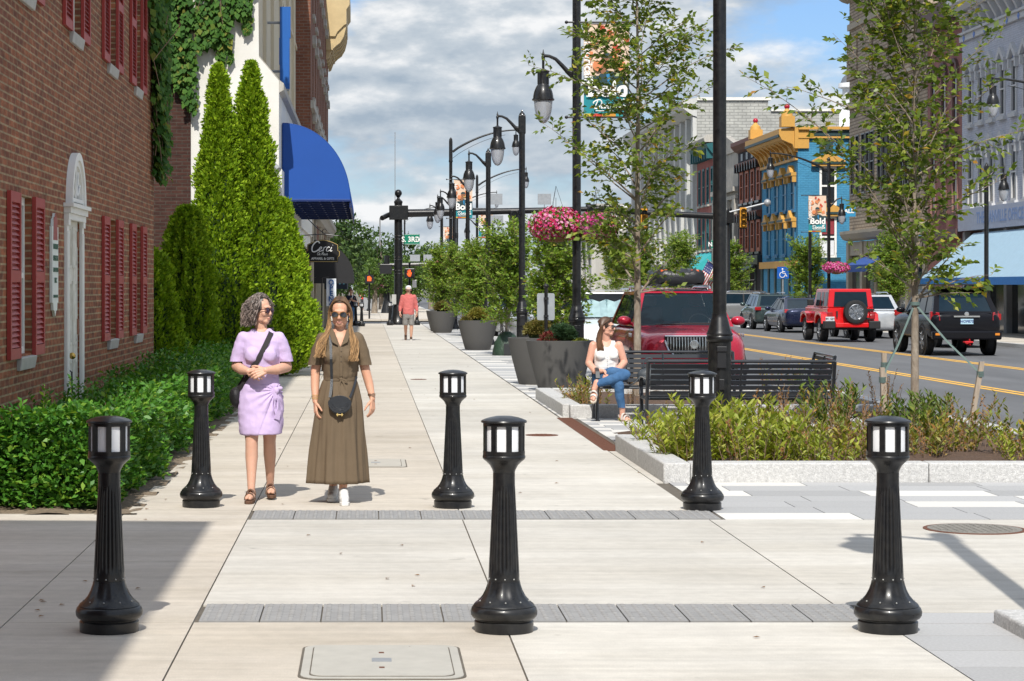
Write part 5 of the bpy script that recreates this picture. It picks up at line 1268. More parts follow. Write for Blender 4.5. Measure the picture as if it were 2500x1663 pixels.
# parking sign seen from behind, handicap sign, utility cabinet, flag
t = thing('parking_sign', 'back of a grey metal parking sign on a short black post beside the planters', 'sign', (3.03, 37.85, 0))
b = MB(); b.tube([(0,0,.5),(0,0,1.72)], .03); b.ell((0,0,1.73), .045); b.build('post', BLK, t)
b = MB(); b.prism(rrect(.15,.23,.03), .035, .039, Matrix.Translation((.0,0,1.38))); b.build('sign_plate', mat('alu', (.42,.45,.48), .45, .6, var=.1), t, smooth=0)
b = MB(); b.box(-.04,.04,-.04,.036,1.5,1.54); b.box(-.04,.04,-.04,.036,1.2,1.24); b.build('clamp', BLKM, t, smooth=0)
t = thing('accessible_parking_sign', 'blue accessible parking sign with white wheelchair symbol on a steel post', 'sign', (20.4, 109.2, 0))
b = MB(); b.tube([(0,0,-.1),(0,0,2.6)], .035); b.build('post', GREY, t)
b = MB(); b.prism(rrect(.29,.29,.04), -.06, -.05, Matrix.Translation((0,0,2.45))); p = b.build('sign_plate', mat('accessible_blue', (.01,.09,.40), .4), t, smooth=0)
b = MB(); b.ell((-.03,-.065,2.63), (.04,.006,.04)); b.tube([(-.03,-.066,2.57),(-.02,-.066,2.42),(.1,-.066,2.42),(.16,-.066,2.27),(.2,-.066,2.28)], .022, 6); b.tube([(-.02,-.066,2.5),(.08,-.066,2.5)], .018, 6)
b.tube([(-.04+.13*cos(a), -.066, 2.34+.13*sin(a)) for a in [radians(100+k*22) for k in range(13)]], .018, 6); b.build('symbol', MATS['lettering_white'], p)
t = thing('utility_cabinet', 'grey utility cabinet on the far sidewalk beyond the side street', 'cabinet', (.05, 165, 0))
b = MB(); b.box(-.42,.42,-.35,.35,0,1.62); b.build('body', GREY, t, smooth=0, bevel=.03); b = MB(); b.box(-.46,.46,-.4,.4,1.62,1.7); b.build('lid', mat('lid_grey', (.42,.42,.41), .6), t, smooth=0); b = MB(); b.box(.1,.14,-.39,-.352,.6,.9); b.build('handle', BLKM, t, smooth=0)
t = thing('flag', 'american flag hanging from a slanted staff at the teal awning', 'flag', (21.75, 142, 0))
b = MB(); b.tube([(2.2,0,1.8),(-.1,0,3.55)], .03); b.build('staff', GREY, t)
def flag_strip(b, u0, u1, v0, v1, y=0):
    # flag hangs down from the slanted staff; u along the staff, v down the cloth
    f = lambda u, v: (.0+u*.75-.9*v*.9+.0, y+.1*sin(v*7+u*3), 3.5-u*.57-v*1.55)
    n = 6
    for i in range(n):
        a, c = v0+(v1-v0)*i/n, v0+(v1-v0)*(i+1)/n
        q = [f(u0,a), f(u1,a), f(u1,c), f(u0,c)]; b.add(q, [(0,1,2,3)])
b = MB(); 
for k in range(7): flag_strip(b, k*2/13, (k*2+1)/13, 0, 1)
b.build('red_stripes', mat('flag_red', (.36,.03,.04), .7), t); b = MB()
for k in range(6): flag_strip(b, (k*2+1)/13, (k*2+2)/13, 0, 1)
b.build('white_stripes', mat('flag_cloth_white', (.66,.64,.62), .7), t); b = MB(); flag_strip(b, 0, 7/13, 0, .42, -.02); cn = b.build('canton', mat('flag_navy', (.02,.03,.12), .7), t)
b = MB()
for i in range(4):
    for j in range(4): u, v = .07+i*.13, .05+j*.1; b.ell((u*.75-.81*v, .1*sin(v*7+u*3)-.03, 3.5-u*.57-v*1.55), .025, 6, 4)
b.build('stars', MATS['lettering_white'], cn)
# cafe chairs, watering bag
def cafe_chair():
    t = thing('cafe_chair', '', 'chair'); 
    for sx, sy in ((-1,-1),(1,-1),(-1,1),(1,1)):
        b = MB(); b.tube([(sx*.22,sy*.22,0),(sx*.19,sy*.19,.45)], .014, 6); b.build('leg', BLKM, t)
    b = MB(); b.lathe([(.22,.44),(.22,.46)], 16); b.build('seat', BLKM, t)
    b = MB(); b.tube([(-.19,.2,.45),(-.2,.27,.85),(0,.3,.9),(.2,.27,.85),(.19,.2,.45)], .014, 6)
    for k in range(5): b.tube([(-.12+k*.06,.21,.46),(-.12+k*.06,.285,.88)], .007, 5)
    b.build('backrest', BLKM, t); return t
cc = cafe_chair(); cc.location = (2.35+.72, 92.3, 0); cc.rotation_euler.z = 1.2; cc['label'] = 'black wire cafe chair left of the farthest planter'; cc['group'] = 'cafe chairs by the planters'
dup(cc, (3.4, 94.2, 0), -1.4, 'black wire cafe chair behind the first cafe chair'); dup(cc, (3.5, 89.6, 0), 2.6, 'black wire cafe chair behind the planter near the hoodie man')
# ================================================================== vehicles (front towards local -y)
TYRE = mat('tyre', (.014,.014,.015), .8, var=.15); RIMM = mat('rim', (.42,.43,.45), .25, .9); CGL = mat('car_glass', (.008,.018,.028), .03, var=.15, spec=.25)
LAMPG = mat('headlight_glass', (.62,.65,.66), .12, .35, var=.08, coat=.8); TAIL = mat('tail_red', (.30,.008,.01), .18, coat=.7); PLAST = mat('black_plastic', (.015,.015,.016), .6); PLATE = mat('plate_white', (.55,.58,.62), .5)
def paint(name, c, met=.25): return mat(name, c, .26, met, var=.03, scale=2, coat=.7, spec=.4)
def wheel(t, x, y, r, w_, z, spokes=5, side=1):
    b = MB(); M = Matrix.Translation((x,y,z+r)) @ Matrix.Rotation(pi/2*side, 4, 'Y')
    b.lathe([(r*.62,-w_/2+.01),(r*.9,-w_/2),(r*.98,-w_/2+.03),(r,-w_*.25),(r,w_*.25),(r*.98,w_/2-.03),(r*.9,w_/2),(r*.62,w_/2-.01)], 28, M=M, cap=False); wt = b.build('wheel', TYRE, t)
    b = MB(); b.lathe([(r*.64,w_/2-.02),(r*.58,w_/2-.015),(r*.55,w_/2-.07),(.02,w_/2-.08)], 24, M=M, cap=False)
    for k in range(spokes):
        b.box(.03,r*.6,-.035,.035,w_/2-.075,w_/2-.012, M=M @ Matrix.Rotation(2*pi*k/spokes, 4, 'Z'))
    b.lathe([(.07,w_/2-.08),(.07,w_/2-.008),(.01,w_/2-.005)], 14, M=M, cap=False); b.build('rim', RIMM, wt, smooth=30)
def carbody(t, P_, m):
    """lofted lower body: stations (y, half width, z low, z shoulder, z top)"""
    b = MB(); vs = []; rows = []
    for (y, w_, zl, zs, zt) in P_:
        rows.append([(0,y,zt),(w_*.55,y,zt),(w_*.88,y,zs+(zt-zs)*.75),(w_*.985,y,zs),(w_,y,zl+(zs-zl)*.5),(w_*.97,y,zl+.06),(w_*.85,y,zl),(0,y,zl)])
    full = []
    for r in rows: full.append(r+[(-x,y,z) for x,y,z in r[-2:0:-1]])
    n = len(full[0]); fs = []
    for r in full: vs += r
    for i in range(len(full)-1):
        for k in range(n): k2 = (k+1) % n; fs.append((i*n+k, i*n+k2, (i+1)*n+k2, (i+1)*n+k))
    fs.append(tuple(range(n))); fs.append(tuple((len(full)-1)*n+k for k in range(n)))
    b.add(vs, fs); return b.build('body', m, t, smooth=50, sub=2)
def cabin(t, ys, zb, zr, wb, wr, m, glass=CGL, pil=.07, roofm=None, mid=None, rearglass=True):
    """ys = (windscreen foot, windscreen top, rear top, rear foot)"""
    y0,y1,y2,y3 = ys; b = MB()
    base = lambda s: [(s*wb,y0,zb),(s*wb,y3,zb)]; top = lambda s: [(s*wr,y1,zr-.03),(s*wr,y2,zr-.04)]
    dome = [(-wr,y1,zr-.03),(-wr*.5,y1-.02,zr),(0,y1-.03,zr+.008),(wr*.5,y1-.02,zr),(wr,y1,zr-.03)]; dome2 = [(x,y2+(-y+y1)*-1.,z) for x,y,z in dome]
    vs = dome+[(x,(y1+y2)/2,z+.025) for x,y,z in dome]+dome2; fs = []
    for i in range(2):
        for k in range(4): fs.append((i*5+k,i*5+k+1,(i+1)*5+k+1,(i+1)*5+k))
    b.add(vs, fs)
    L0,L1 = base(-1); R0,R1 = base(1); TL0,TL1 = top(-1); TR0,TR1 = top(1)
    def frame(q, wds, inset=.0):
        """quad with an opening: q corners a,b (bottom), c,d (top)"""
        a,bb,c,d = [Vector(v) for v in q]; wb_,wt_,ws0,ws1 = wds
        P = lambda u,v: (a*(1-u)+bb*u)*(1-v)+(d*(1-u)+c*u)*v
        us = (0,ws0,1-ws1,1); vv = (0,wb_,1-wt_,1)
        for i in range(3):
            for j in range(3):
                if i == 1 and j == 1: continue
                b.add([P(us[i],vv[j]),P(us[i+1],vv[j]),P(us[i+1],vv[j+1]),P(us[i],vv[j+1])], [(0,1,2,3)])
        return [P(us[1],vv[1]),P(us[2],vv[1]),P(us[2],vv[2]),P(us[1],vv[2])]
    gl = [('windscreen', frame((L0,R0,TR0,TL0), (.02,.05,.055,.055)))]
    gl.append(('rear_window', frame((R1,L1,TL1,TR1), (.08,.12,.09,.09))))
    for s, (a0,a1,b0,b1) in ((-1,(L0,L1,TL0,TL1)),(1,(R0,R1,TR0,TR1))):
        gl.append(('side_window', frame((a1,a0,b0,b1) if s < 0 else (a0,a1,b1,b0), (.03,.1,.06,.06))))
    bb_ = b.build('cabin', m, t, smooth=30)
    for nme, q in gl:
        g = MB(); c = sum(q, Vector())/4; nn = (q[1]-q[0]).cross(q[3]-q[0]).normalized(); 
        g.add([v-nn*.012 for v in q], [(0,1,2,3)])
        if nme == 'side_window':
            for u in (.38,.72): a = q[0].lerp(q[1],u); d = q[3].lerp(q[2],u); e = (q[1]-q[0]).normalized()*.04; 
        g.build(nme, glass, t, smooth=0)
        if nme == 'side_window':
            g = MB()
            for u in (.42,.74):
                a = q[0].lerp(q[1],u); d = q[3].lerp(q[2],u); e = (q[1]-q[0]).normalized()*.035; o_ = nn*-.004
                g.add([a-e+o_,a+e+o_,d+e+o_,d-e+o_], [(0,1,2,3)])
            g.build('door_pillar', PLAST, t, smooth=0)
    return gl
def mirror(t, s, x, y, z, m):
    b = MB(); b.ell((s*(x+.12),y,z), (.13,.085,.085), 16, 10); b.tube([(s*(x-.04),y+.03,z-.06),(s*(x+.06),y+.01,z-.03)], .03); b.build('side_mirror', m, t)
def arches(t, xs, y_, r, z):
    for y in y_:
        for s in (-1,1):
            b = MB(); b.lathe([(r*1.13,0),(r*1.13,.02),(r*.4,.022)], 26, M=Matrix.Translation((s*(xs-.035),y,z+r)) @ Matrix.Rotation(pi/2*s, 4, 'Y'), cap=True); b.build('wheel_arch', PLAST, t, smooth=0)
def suv(label, loc, rz, m, name='parked_car', W=1.0, Lh=2.5, Hh=1.80, r=.37, kind='front', group='parked cars', cat='car', glass=CGL):
    t = thing(name, label, cat, loc, rz, group)
    zb = 1.2*Hh/1.84; q = zb/1.12
    P_ = [(-Lh,W*.66,.36,.62*q,.80*q),(-Lh+.07,W*.84,.30,.74*q,.95*q),(-Lh+.25,W*.95,.26,.84*q,1.01*q),(-Lh+.7,W*.985,.25,.92*q,1.055*q),(-Lh+1.35,W,.25,.99*q,zb+.015),(-.5,W,.25,1.0,zb),(.6,W,.25,1.0,zb),(Lh-.5,W*.99,.26,1.0,zb),(Lh-.15,W*.96,.3,.98,zb-.02),(Lh-.02,W*.88,.36,.9,zb-.1)]
    carbody(t, P_, m); cabin(t, (-Lh+1.28,-.62,Lh-.55,Lh-.12), zb-.03, Hh, W*.90, W*.68, m, glass)
    arches(t, W, (-Lh+.95,Lh-1.0), r, 0)
    for y in (-Lh+.95,Lh-1.0):
        for s in (-1,1): wheel(t, s*(W-.10), y, r, .24, 0, 5, s)
    for s in (-1,1): mirror(t, s, W*.9, -Lh+1.55, zb+.07, m)
    for s in (-1,1):
        b = MB(); b.tube([(s*W*.6,-.45,Hh+.0),(s*W*.61,-.3,Hh+.05),(s*W*.61,Lh-.9,Hh+.05),(s*W*.6,Lh-.7,Hh)], .02); b.build('roof_rail', STEEL, t)
    return t, zb
def headlight(t, s, x0, x1, y0, y1, z0, z1):
    b = MB(); b.hexa([(s*x0,y0,z0),(s*x1,y1,z0+.02),(s*x1,y1+.1,z0+.02),(s*x0,y0+.1,z0)], [(s*x0,y0+.05,z1-.05),(s*x1,y1+.08,z1),(s*x1,y1+.2,z1),(s*x0,y0+.2,z1-.05)]); h = b.build('headlight', LAMPG, t, smooth=0, bevel=.02)
    for u, rr, mm in ((.68,.062,STEEL),(.3,.045,mat('indicator_amber', (.55,.26,.12), .3))):
        x = s*(x0+(x1-x0)*u); y = y0+(y1-y0)*u; b = MB(); b.lathe([(rr,0),(rr*.9,.02),(rr*.5,.005),(.005,.0)], 18, M=Matrix.Translation((x,y+.005,(z0+z1)/2-.01)) @ Matrix.Rotation(pi/2, 4, 'X')); b.build('reflector', mm, h)
# --- the dark red car facing the camera
RED = paint('car_dark_red', (.40,.010,.032), .3)
red, zb = suv('dark red car with waterfall chrome grille parked facing the camera behind the bench', (5.60, 40.7, RZ), 0, RED, 'parked_car', 1.0, 2.5, 1.80)
for s in (-1,1): headlight(red, s, .56, .87, -2.45, -2.27, .76, .96)
b = MB(); b.prism([(-.50,1.0),(.50,1.0),(.44,.76),(.34,.67),(-.34,.67),(-.44,.76)], -2.525, -2.40); g = b.build('grille', PLAST, red, smooth=0)
b = MB()
for k in range(19): x = -.45+k*.05; z0 = .7 if abs(x) < .36 else .78; b.tube([(x,-2.53,z0),(x,-2.545,.86),(x,-2.52,.995)], .0115, 6)
q = [(-.50,1.0),(.50,1.0),(.44,.76),(.34,.67),(-.34,.67),(-.44,.76),(-.50,.93)]; b.tube([(x,-2.535,z) for x,z in q], .016, 6); b.build('chrome_bar', STEEL, g)
b = MB(); b.lathe([(.078,0),(.078,.02),(.064,.022),(.064,.012),(.002,.011)], 24, M=Matrix.Translation((0,-2.545,.86)) @ Matrix.Rotation(pi/2, 4, 'X'))
for k in (-1,0,1): b.prism([(k*.032-.018,.04),(k*.032+.012,.04),(k*.032+.005,-.035),(k*.032-.012,-.01)], -2.572, -2.562, Matrix.Translation((0,0,.86)))
b.build('emblem', STEEL, g)
b = MB(); b.box(-.95,.95,-2.56,-2.3,.34,.50); b.build('lower_bumper', PLAST, red, smooth=0, bevel=.05)
b = MB(); b.tube([(-.5,-1.31,1.18),(.1,-1.25,1.2),(.7,-1.2,1.2)], .012); b.build('wiper', PLAST, red)
b = MB(); b.tube([(.35+.19*cos(a), -.80+.06*sin(a), 1.2+.16*sin(a)) for a in [pi*k/10 for k in range(11)]], .016, 6); b.build('steering_wheel', PLAST, red)
b = MB()
for s in (-1,1):
    for k in range(3): b.lathe([(.035,0),(.033,.012),(.02,.012)], 10, M=Matrix.Translation((s*.98,-1.75+k*.16,1.0)) @ Matrix.Rotation(pi/2*s, 4, 'Y'))
b.build('fender_port', STEEL, red)
GLS2 = mat('windscreen_tinted', (.010,.022,.032), .02, var=.1, spec=.45, alpha=.62)
for o_ in red.children:
    if o_.name.startswith('windscreen'): o_.data = o_.data.copy(); o_.data.materials.clear(); o_.data.materials.append(GLS2)
for s in (-1,1):
    b = MB(); b.box(s*.42-.24,s*.42+.24,.12,.26,.95,1.48); b.box(s*.42-.13,s*.42+.13,.14,.25,1.5,1.68); b.build('car_seat', mat('seat_grey', (.10,.095,.09), .8), red, smooth=0, bevel=.05, bseg=3)
b = MB(); b.box(-.78,.78,-1.05,-.7,1.08,1.19); b.build('dashboard', PLAST, red, smooth=0, bevel=.03)
# --- white car with sun shade behind it
WHC = paint('car_white', (.68,.69,.70), .0)
wh, zb = suv('white suv with a silver windscreen sun shade parked behind the dark red car', (5.35, 50.6, RZ), 0, WHC, 'parked_car', .96, 2.35, 1.76)
for s in (-1,1): headlight(wh, s, .5, .9, -2.28, -2.08, .72, .95)
b = MB(); SHD = mat('sun_shade', (.30,.42,.43), .35, .3, var=.2)
n = 8
for k in range(n):
    x0, x1 = -.68+1.36*k/n, -.68+1.36*(k+1)/n; e = .03 if k % 2 else -.03
    f = lambda x, z, o: (x, -1.13+(z-1.1)*.78+.02+o, z)
    b.add([f(x0,1.18,-e),f(x1,1.18,e),f(x1,1.52+(.06 if k % 2 else 0),e),f(x0,1.52+(0 if k % 2 else .06),-e)], [(0,1,2,3)])
b.build('sun_shade', SHD, wh, smooth=0)
for o_ in wh.children:
    if o_.name.startswith('windscreen'): o_.data = o_.data.copy(); o_.data.materials.clear(); o_.data.materials.append(mat('clear_glass', (.85,.95,.97), .02, var=0, trans=1., spec=.5))
b = MB(); b.box(-.4,.4,-2.40,-2.3,.55,.75); b.build('grille', PLAST, wh, smooth=0)
# --- silver cars farther back in the bay, black suv with a roof load coming up the lane
SIL = paint('car_silver', (.36,.37,.38), .6)
for x, y, lb in ((5.35,63.,'silver car parked behind the saplings, seen between trunks'),(5.3,71.5,'silver suv glimpsed low behind the golden shrub planter'),(5.3,80,'silver car farthest back in the parking bay')):
    if y == 63.:
        sv, zb = suv(lb, (x,y,RZ), 0, SIL, 'parked_car', .94, 2.3, 1.62)
        for s in (-1,1): headlight(sv, s, .45, .86, -2.23, -2.05, .72, .92)
        b = MB(); b.box(-.4,.4,-2.36,-2.25,.5,.72); b.build('grille', PLAST, sv, smooth=0)
    else: dup(sv, (x,y,RZ), label=lb)
BLC = mat('car_black', (.006,.006,.008), .22, var=.03, coat=.12, spec=.18)
bs, zb = suv('black suv with a strapped black roof bag behind the dark red car', (8.15, 58.5, RZ), 0, BLC, 'car', 1.0, 2.45, 1.86, group='cars on the road')
for s in (-1,1): headlight(bs, s, .5, .9, -2.38, -2.18, .75, .98)
b = MB(); b.box(-.4,.4,-2.5,-2.38,.5,.75); b.build('grille', PLAST, bs, smooth=0)
t = thing('roof_bag', 'black roof cargo bag with orange straps on the black suv', 'cargo bag', (8.15, 58.9, 1.86+RZ))
b = MB(); r_ = random.Random(3)
b.ell((0,0,.22), (.70,.8,.25), 40, 20); sq_ = lambda v, r: (1 if v > 0 else -1)*r*abs(v/r)**.45
b.v = [(sq_(x,.70),sq_(y,.8),.22+sq_(z-.22,.22)) for x,y,z in b.v]
b.v = [(x*(1+.16*noise.noise(Vector((x*4,y*5,z*9)))), y, max(.06,z+.10*noise.noise(Vector((x*4.5,y*4,3.)))+.06*noise.noise(Vector((x*11,y*9,8.))))) for x,y,z in b.v]; b.build('bag', mat('bag_black', (.016,.016,.018), .35, bump=.6, bscale=14), t)
b = MB()
for k in range(5): b.tube([(-.6+k*.3,-.75,.03),(-.6+k*.3,.75,.03)], .012)
b.tube([(-.72,-.75,.04),(.72,-.75,.04),(.72,.75,.04),(-.72,.75,.04),(-.72,-.75,.04)], .016); b.build('roof_rack', PLAST, t)
b = MB()
for s in (-.36,.40): b.box(s-.1,s+.1,-.70,-.5,.40,.475, M=Matrix.Rotation(.15*s, 4, 'Y'))
b.build('strap', mat('strap_orange', (.6,.10,.02), .6), t, smooth=0, bevel=.02)
# --- red off-roader driving away
JR = paint('offroad_red', (.56,.006,.008), .0)
t = thing('offroad_car', 'bright red off-road car driving away with spare wheel on its back', 'car', (16.25, 76.6, RZ), pi, 'cars on the road')
# local: rear towards +y ; after the half turn the rear faces the camera
b = MB(); b.box(-.78,.78,-2.0,1.85,.62,1.16); b.box(-.70,.70,-2.05,-.6,.9,1.22); b.build('body', JR, t, smooth=0, bevel=.04, bseg=3)
b = MB(); q0 = [(-.77,-.62,1.162),(.77,-.62,1.162),(.77,1.84,1.162),(-.77,1.84,1.162)]; q1 = [(-.70,-.35,1.80),(.70,-.35,1.80),(.70,1.78,1.80),(-.70,1.78,1.80)]
b.hexa(q0, q1); b.build('cabin', JR, t, smooth=0, bevel=.04, bseg=3)
b = MB(); b.add([(-.58,1.853,1.2),(.58,1.853,1.2),(.53,1.803,1.70),(-.53,1.803,1.70)], [(0,1,2,3)]); b.build('rear_window', CGL, t, smooth=0)
for s in (-1,1):
    b = MB()
    for ya,yb in ((-.2,.5),(.62,1.05),(1.15,1.68)): b.add([(s*.777,ya,1.22),(s*.777,yb,1.22),(s*.718,yb-.02,1.69),(s*.718,ya+.05,1.69)], [(0,1,2,3)])
    b.build('side_window', CGL, t, smooth=0)
    for y in (-1.35,1.15):
        b = MB(); b.prism([(y-.66,.62),(y-.48,.98),(y-.2,1.02),(y+.2,1.02),(y+.5,.95),(y+.62,.62),(y+.52,.62),(y+.42,.84),(y+.15,.92),(y-.15,.92),(y-.4,.86),(y-.54,.62)], s*.74, s*.97, MY); b.build('fender_flare', JR, t, smooth=0, bevel=.02)
        wheel(t, s*.80, y, .41, .27, 0, 7, s)
    b = MB(); b.box(s*.62,s*.80,1.86,1.94,.78,1.02); b.build('tail_light', TAIL, t, smooth=0, bevel=.02)
    b = MB(); b.box(s*.56,s*.95,1.84,2.12,.46,.72); b.build('bumper_end', PLAST, t, smooth=0, bevel=.03)
    b = MB(); b.box(s*.82,s*1.02,-.45,-.25,1.22,1.45); b.build('side_mirror', PLAST, t, smooth=0, bevel=.03)
    b = MB(); b.box(s*.1,s*.74,1.855,1.862,.58,1.15); b.build('tailgate_panel', JR, t, smooth=0)
b = MB(); b.box(-.56,.56,1.87,2.1,.50,.66); b.build('bumper', JR, t, smooth=0, bevel=.03); b = MB(); b.box(-.7,.7,1.2,1.9,.42,.5); b.build('underside', PLAST, t, smooth=0)
b = MB(); M = Matrix.Translation((-.12,2.05,1.02)) @ Matrix.Rotation(-pi/2, 4, 'X')
b.lathe([(.2,-.12),(.36,-.13),(.40,-.1),(.405,.02),(.39,.11),(.34,.13),(.26,.12)], 36, M=M, cap=False); sp = b.build('spare_wheel', TYRE, t)
b = MB(); b.lathe([(.265,.12),(.25,.13),(.235,.06),(.02,.05)], 28, M=M, cap=False)
for k in range(7): b.box(.05,.245,-.03,.03,.05,.115, M=M @ Matrix.Rotation(2*pi*k/7, 4, 'Z'))
b.lathe([(.075,.05),(.07,.125),(.01,.128)], 16, M=M, cap=False); b.build('rim', RIMM, sp, smooth=30)
b = MB(); b.box(.57,.87,1.95,1.965,.72,.86) ; b.build('number_plate', PLATE, t, smooth=0); pl = b
b = MB(); b.text('841 GJH', .085, Matrix.Translation((.72,1.969,.79)) @ Matrix.Rotation(pi, 4, 'Z') @ face_cam(0,0,0), bold=.002); b.build('plate_lettering', PLAST, t, smooth=0)
b = MB()
for z in (.8,1.1): b.box(-.78,-.45,1.87,1.93,z-.03,z+.03)
b.box(.45,.5,1.87,1.93,.85,1.05); b.build('hinge', PLAST, t, smooth=0)
# --- black suv driving away
t = thing('suv', 'black suv driving away behind the right hand street tree with red tow hook', 'car', (16.05, 61.9, RZ), pi, 'cars on the road')
P_ = [(-2.4,.66,.5,.8,.95),(-2.3,.88,.42,.9,1.08),(-1.9,.95,.42,1.0,1.15),(-1.,.96,.42,1.05,1.18),(.5,.96,.42,1.06,1.18),(1.9,.96,.42,1.06,1.18),(2.25,.95,.44,1.05,1.17),(2.38,.90,.48,1.02,1.14)]
carbody(t, P_, BLC); cabin(t, (-.95,-.4,1.75,2.28), 1.15, 1.83, .88, .70, BLC)
arches(t, .97, (-1.5,1.4), .41, 0)
for y in (-1.5,1.4):
    for s in (-1,1): wheel(t, s*.84, y, .41, .27, 0, 6, s)
b = MB(); b.box(-.93,.93,2.25,2.46,.44,.68); b.build('bumper', BLC, t, smooth=0, bevel=.05, bseg=3)
for s in (-1,1):
    b = MB(); b.hexa([(s*.70,2.37,.95),(s*.93,2.22,.95),(s*.93,2.05,.95),(s*.72,2.2,.95)], [(s*.72,2.33,1.17),(s*.92,2.16,1.2),(s*.92,2.0,1.2),(s*.72,2.2,1.17)]); b.build('tail_light', TAIL, t, smooth=0, bevel=.015)
    b = MB(); b.box(s*.74,s*.86,2.44,2.475,.56,.62); b.build('reflector', mat('amber', (.6,.2,.02), .3), t, smooth=0)
    mirror(t, s, .9, -.75, 1.22, BLC)
    b = MB(); b.tube([(s*.66,-.3,1.84),(s*.66,-.2,1.9),(s*.66,1.5,1.9),(s*.66,1.65,1.83)], .02); b.build('roof_rail', PLAST, t)
b = MB(); b.hexa([(-.66,1.70,1.80),(.66,1.70,1.80),(.62,1.95,1.79),(-.62,1.95,1.79)], [(-.66,1.70,1.84),(.66,1.70,1.84),(.62,1.97,1.82),(-.62,1.97,1.82)]); b.build('spoiler', BLC, t, smooth=0)
b = MB(); b.box(-.62,.62,-.2,1.5,1.9,1.92)
for k in range(6): b.box(-.64,.64,-.1+k*.3,-.04+k*.3,1.921,1.94)
b.build('roof_rack', PLAST, t, smooth=0)
b = MB(); b.box(-.17,.17,2.36,2.415,.86,1.0); b.build('number_plate', mat('plate_blue', (.35,.52,.62), .5), t, smooth=0)
b = MB(); b.text('HOP875', .1, Matrix.Translation((0,2.419,.93)) @ Matrix.Rotation(pi, 4, 'Z') @ face_cam(0,0,0), bold=.002); b.build('plate_lettering', mat('plate_ink', (.03,.05,.18), .6), t, smooth=0)
b = MB(); b.box(-.35,.35,2.385,2.402,1.045,1.085); b.lathe([(.06,0),(.06,.015),(.04,.016)], 18, M=Matrix.Translation((0,2.37,1.13)) @ Matrix.Rotation(-pi/2, 4, 'X')); b.build('tailgate_badge', STEEL, t, smooth=0)
b = MB(); b.tube([(-.1,2.45,.38),(-.1,2.6,.38),(.1,2.6,.38),(.1,2.45,.38)], .025); b.tube([(-.05,2.55,.30),(-.02,2.58,.46)], .02); b.box(-.04,.04,2.38,2.5,.33,.41); b.build('tow_hook', mat('hook_red', (.5,.015,.02), .4), t)
# --- parked cars on the far side
def sedan(label, loc, rz, m, name='parked_car', group='cars parked on the far side'):
    t = thing(name, label, 'car', loc, rz, group)
    P_ = [(-2.4,.62,.35,.55,.66),(-2.3,.82,.26,.66,.78),(-1.9,.90,.22,.76,.88),(-1.1,.92,.2,.82,.95),(0,.92,.2,.84,.95),(1.2,.92,.2,.86,.98),(1.9,.90,.22,.86,1.02),(2.3,.84,.28,.84,1.0),(2.42,.72,.36,.78,.92)]
    carbody(t, P_, m); cabin(t, (-1.15,-.35,1.0,1.85), .93, 1.45, .82, .60, m)
    arches(t, .93, (-1.45,1.4), .33, 0)
    for y in (-1.45,1.4):
        for s in (-1,1): wheel(t, s*.83, y, .33, .22, 0, 7, s)
    for s in (-1,1):
        mirror(t, s, .82, -.85, .98, m); b = MB(); b.hexa([(s*.3,2.40,.80),(s*.86,2.22,.82),(s*.86,2.1,.82),(s*.3,2.3,.80)], [(s*.3,2.38,.90),(s*.85,2.18,.97),(s*.85,2.05,.97),(s*.3,2.28,.9)]); b.build('tail_light', TAIL, t, smooth=0, bevel=.01)
    b = MB(); b.box(-.17,.17,2.41,2.44,.62,.74); b.build('number_plate', PLATE, t, smooth=0)
    return t
NAV = paint('car_navy', (.012,.018,.05), .4); GRN = paint('car_grey_green', (.05,.075,.075), .5)
sedan('dark navy sedan parked on the far side left of the red off-road car', (17.75, 92.5, RZ), pi+.02, NAV)
gs, zb = suv('grey green car parked ahead of the navy sedan', (17.85, 99.5, RZ), pi, GRN, 'parked_car', .92, 2.2, 1.58, group='cars parked on the far side')
for s in (-1,1): b = MB(); b.box(s*.62,s*.9,2.12,2.2,.85,1.0); b.build('tail_light', TAIL, gs, smooth=0, bevel=.02)
gv, zb = suv('silver suv at the far corner with its side and front wheel showing', (18.6, 113.5, RZ), -pi/2+.15, SIL, 'car', .93, 2.3, 1.62, group='cars on the side street')
hs, zb = suv('white silver car parked just right of the red off-road car', (18.3, 82., RZ), pi, mat('car_pale_silver', (.5,.52,.54), .25, .4, coat=1.), 'parked_car', .92, 2.2, 1.62, group='cars parked on the far side')
for s in (-1,1): b = MB(); b.box(s*.62,s*.9,2.12,2.2,.85,1.05); b.build('tail_light', TAIL, hs, smooth=0, bevel=.02)
dup(hs, (18.3, 69.5, RZ), label='white silver car parked hidden behind the black suv')
# ================================================================== vegetation
BARK = mat('bark_grey_brown', (.20,.155,.115), .9, var=.3, scale=18, stretch=(1,1,.4), bump=.6, bscale=50, col2=(.30,.26,.21), c2scale=14)
TWIG = mat('twig_brown', (.22,.15,.10), .85, var=.2)
ELM = leafmat('leaf_elm', [(0,(.06,.105,.02)),(.35,(.125,.19,.03)),(.75,(.20,.275,.045)),(.93,(.30,.35,.06)),(.97,(.44,.38,.04)),(1,(.40,.20,.04))], .40, .42)
OAK = leafmat('leaf_sapling', [(0,(.10,.17,.025)),(.4,(.17,.285,.038)),(.85,(.26,.38,.055)),(.97,(.35,.40,.08)),(1,(.36,.25,.05))], .45, .36)
BIGT = leafmat('leaf_dark_tree', [(0,(.022,.05,.014)),(.5,(.045,.09,.02)),(1,(.085,.14,.03))], .55, .25)
BIGL = leafmat('leaf_light_tree', [(0,(.05,.10,.02)),(.5,(.09,.16,.03)),(1,(.15,.22,.045))], .55, .3)
THU = leafmat('leaf_thuja', [(0,(.11,.20,.010)),(.4,(.19,.32,.014)),(.8,(.29,.43,.02)),(1,(.38,.50,.035))], .6, .28, .2)
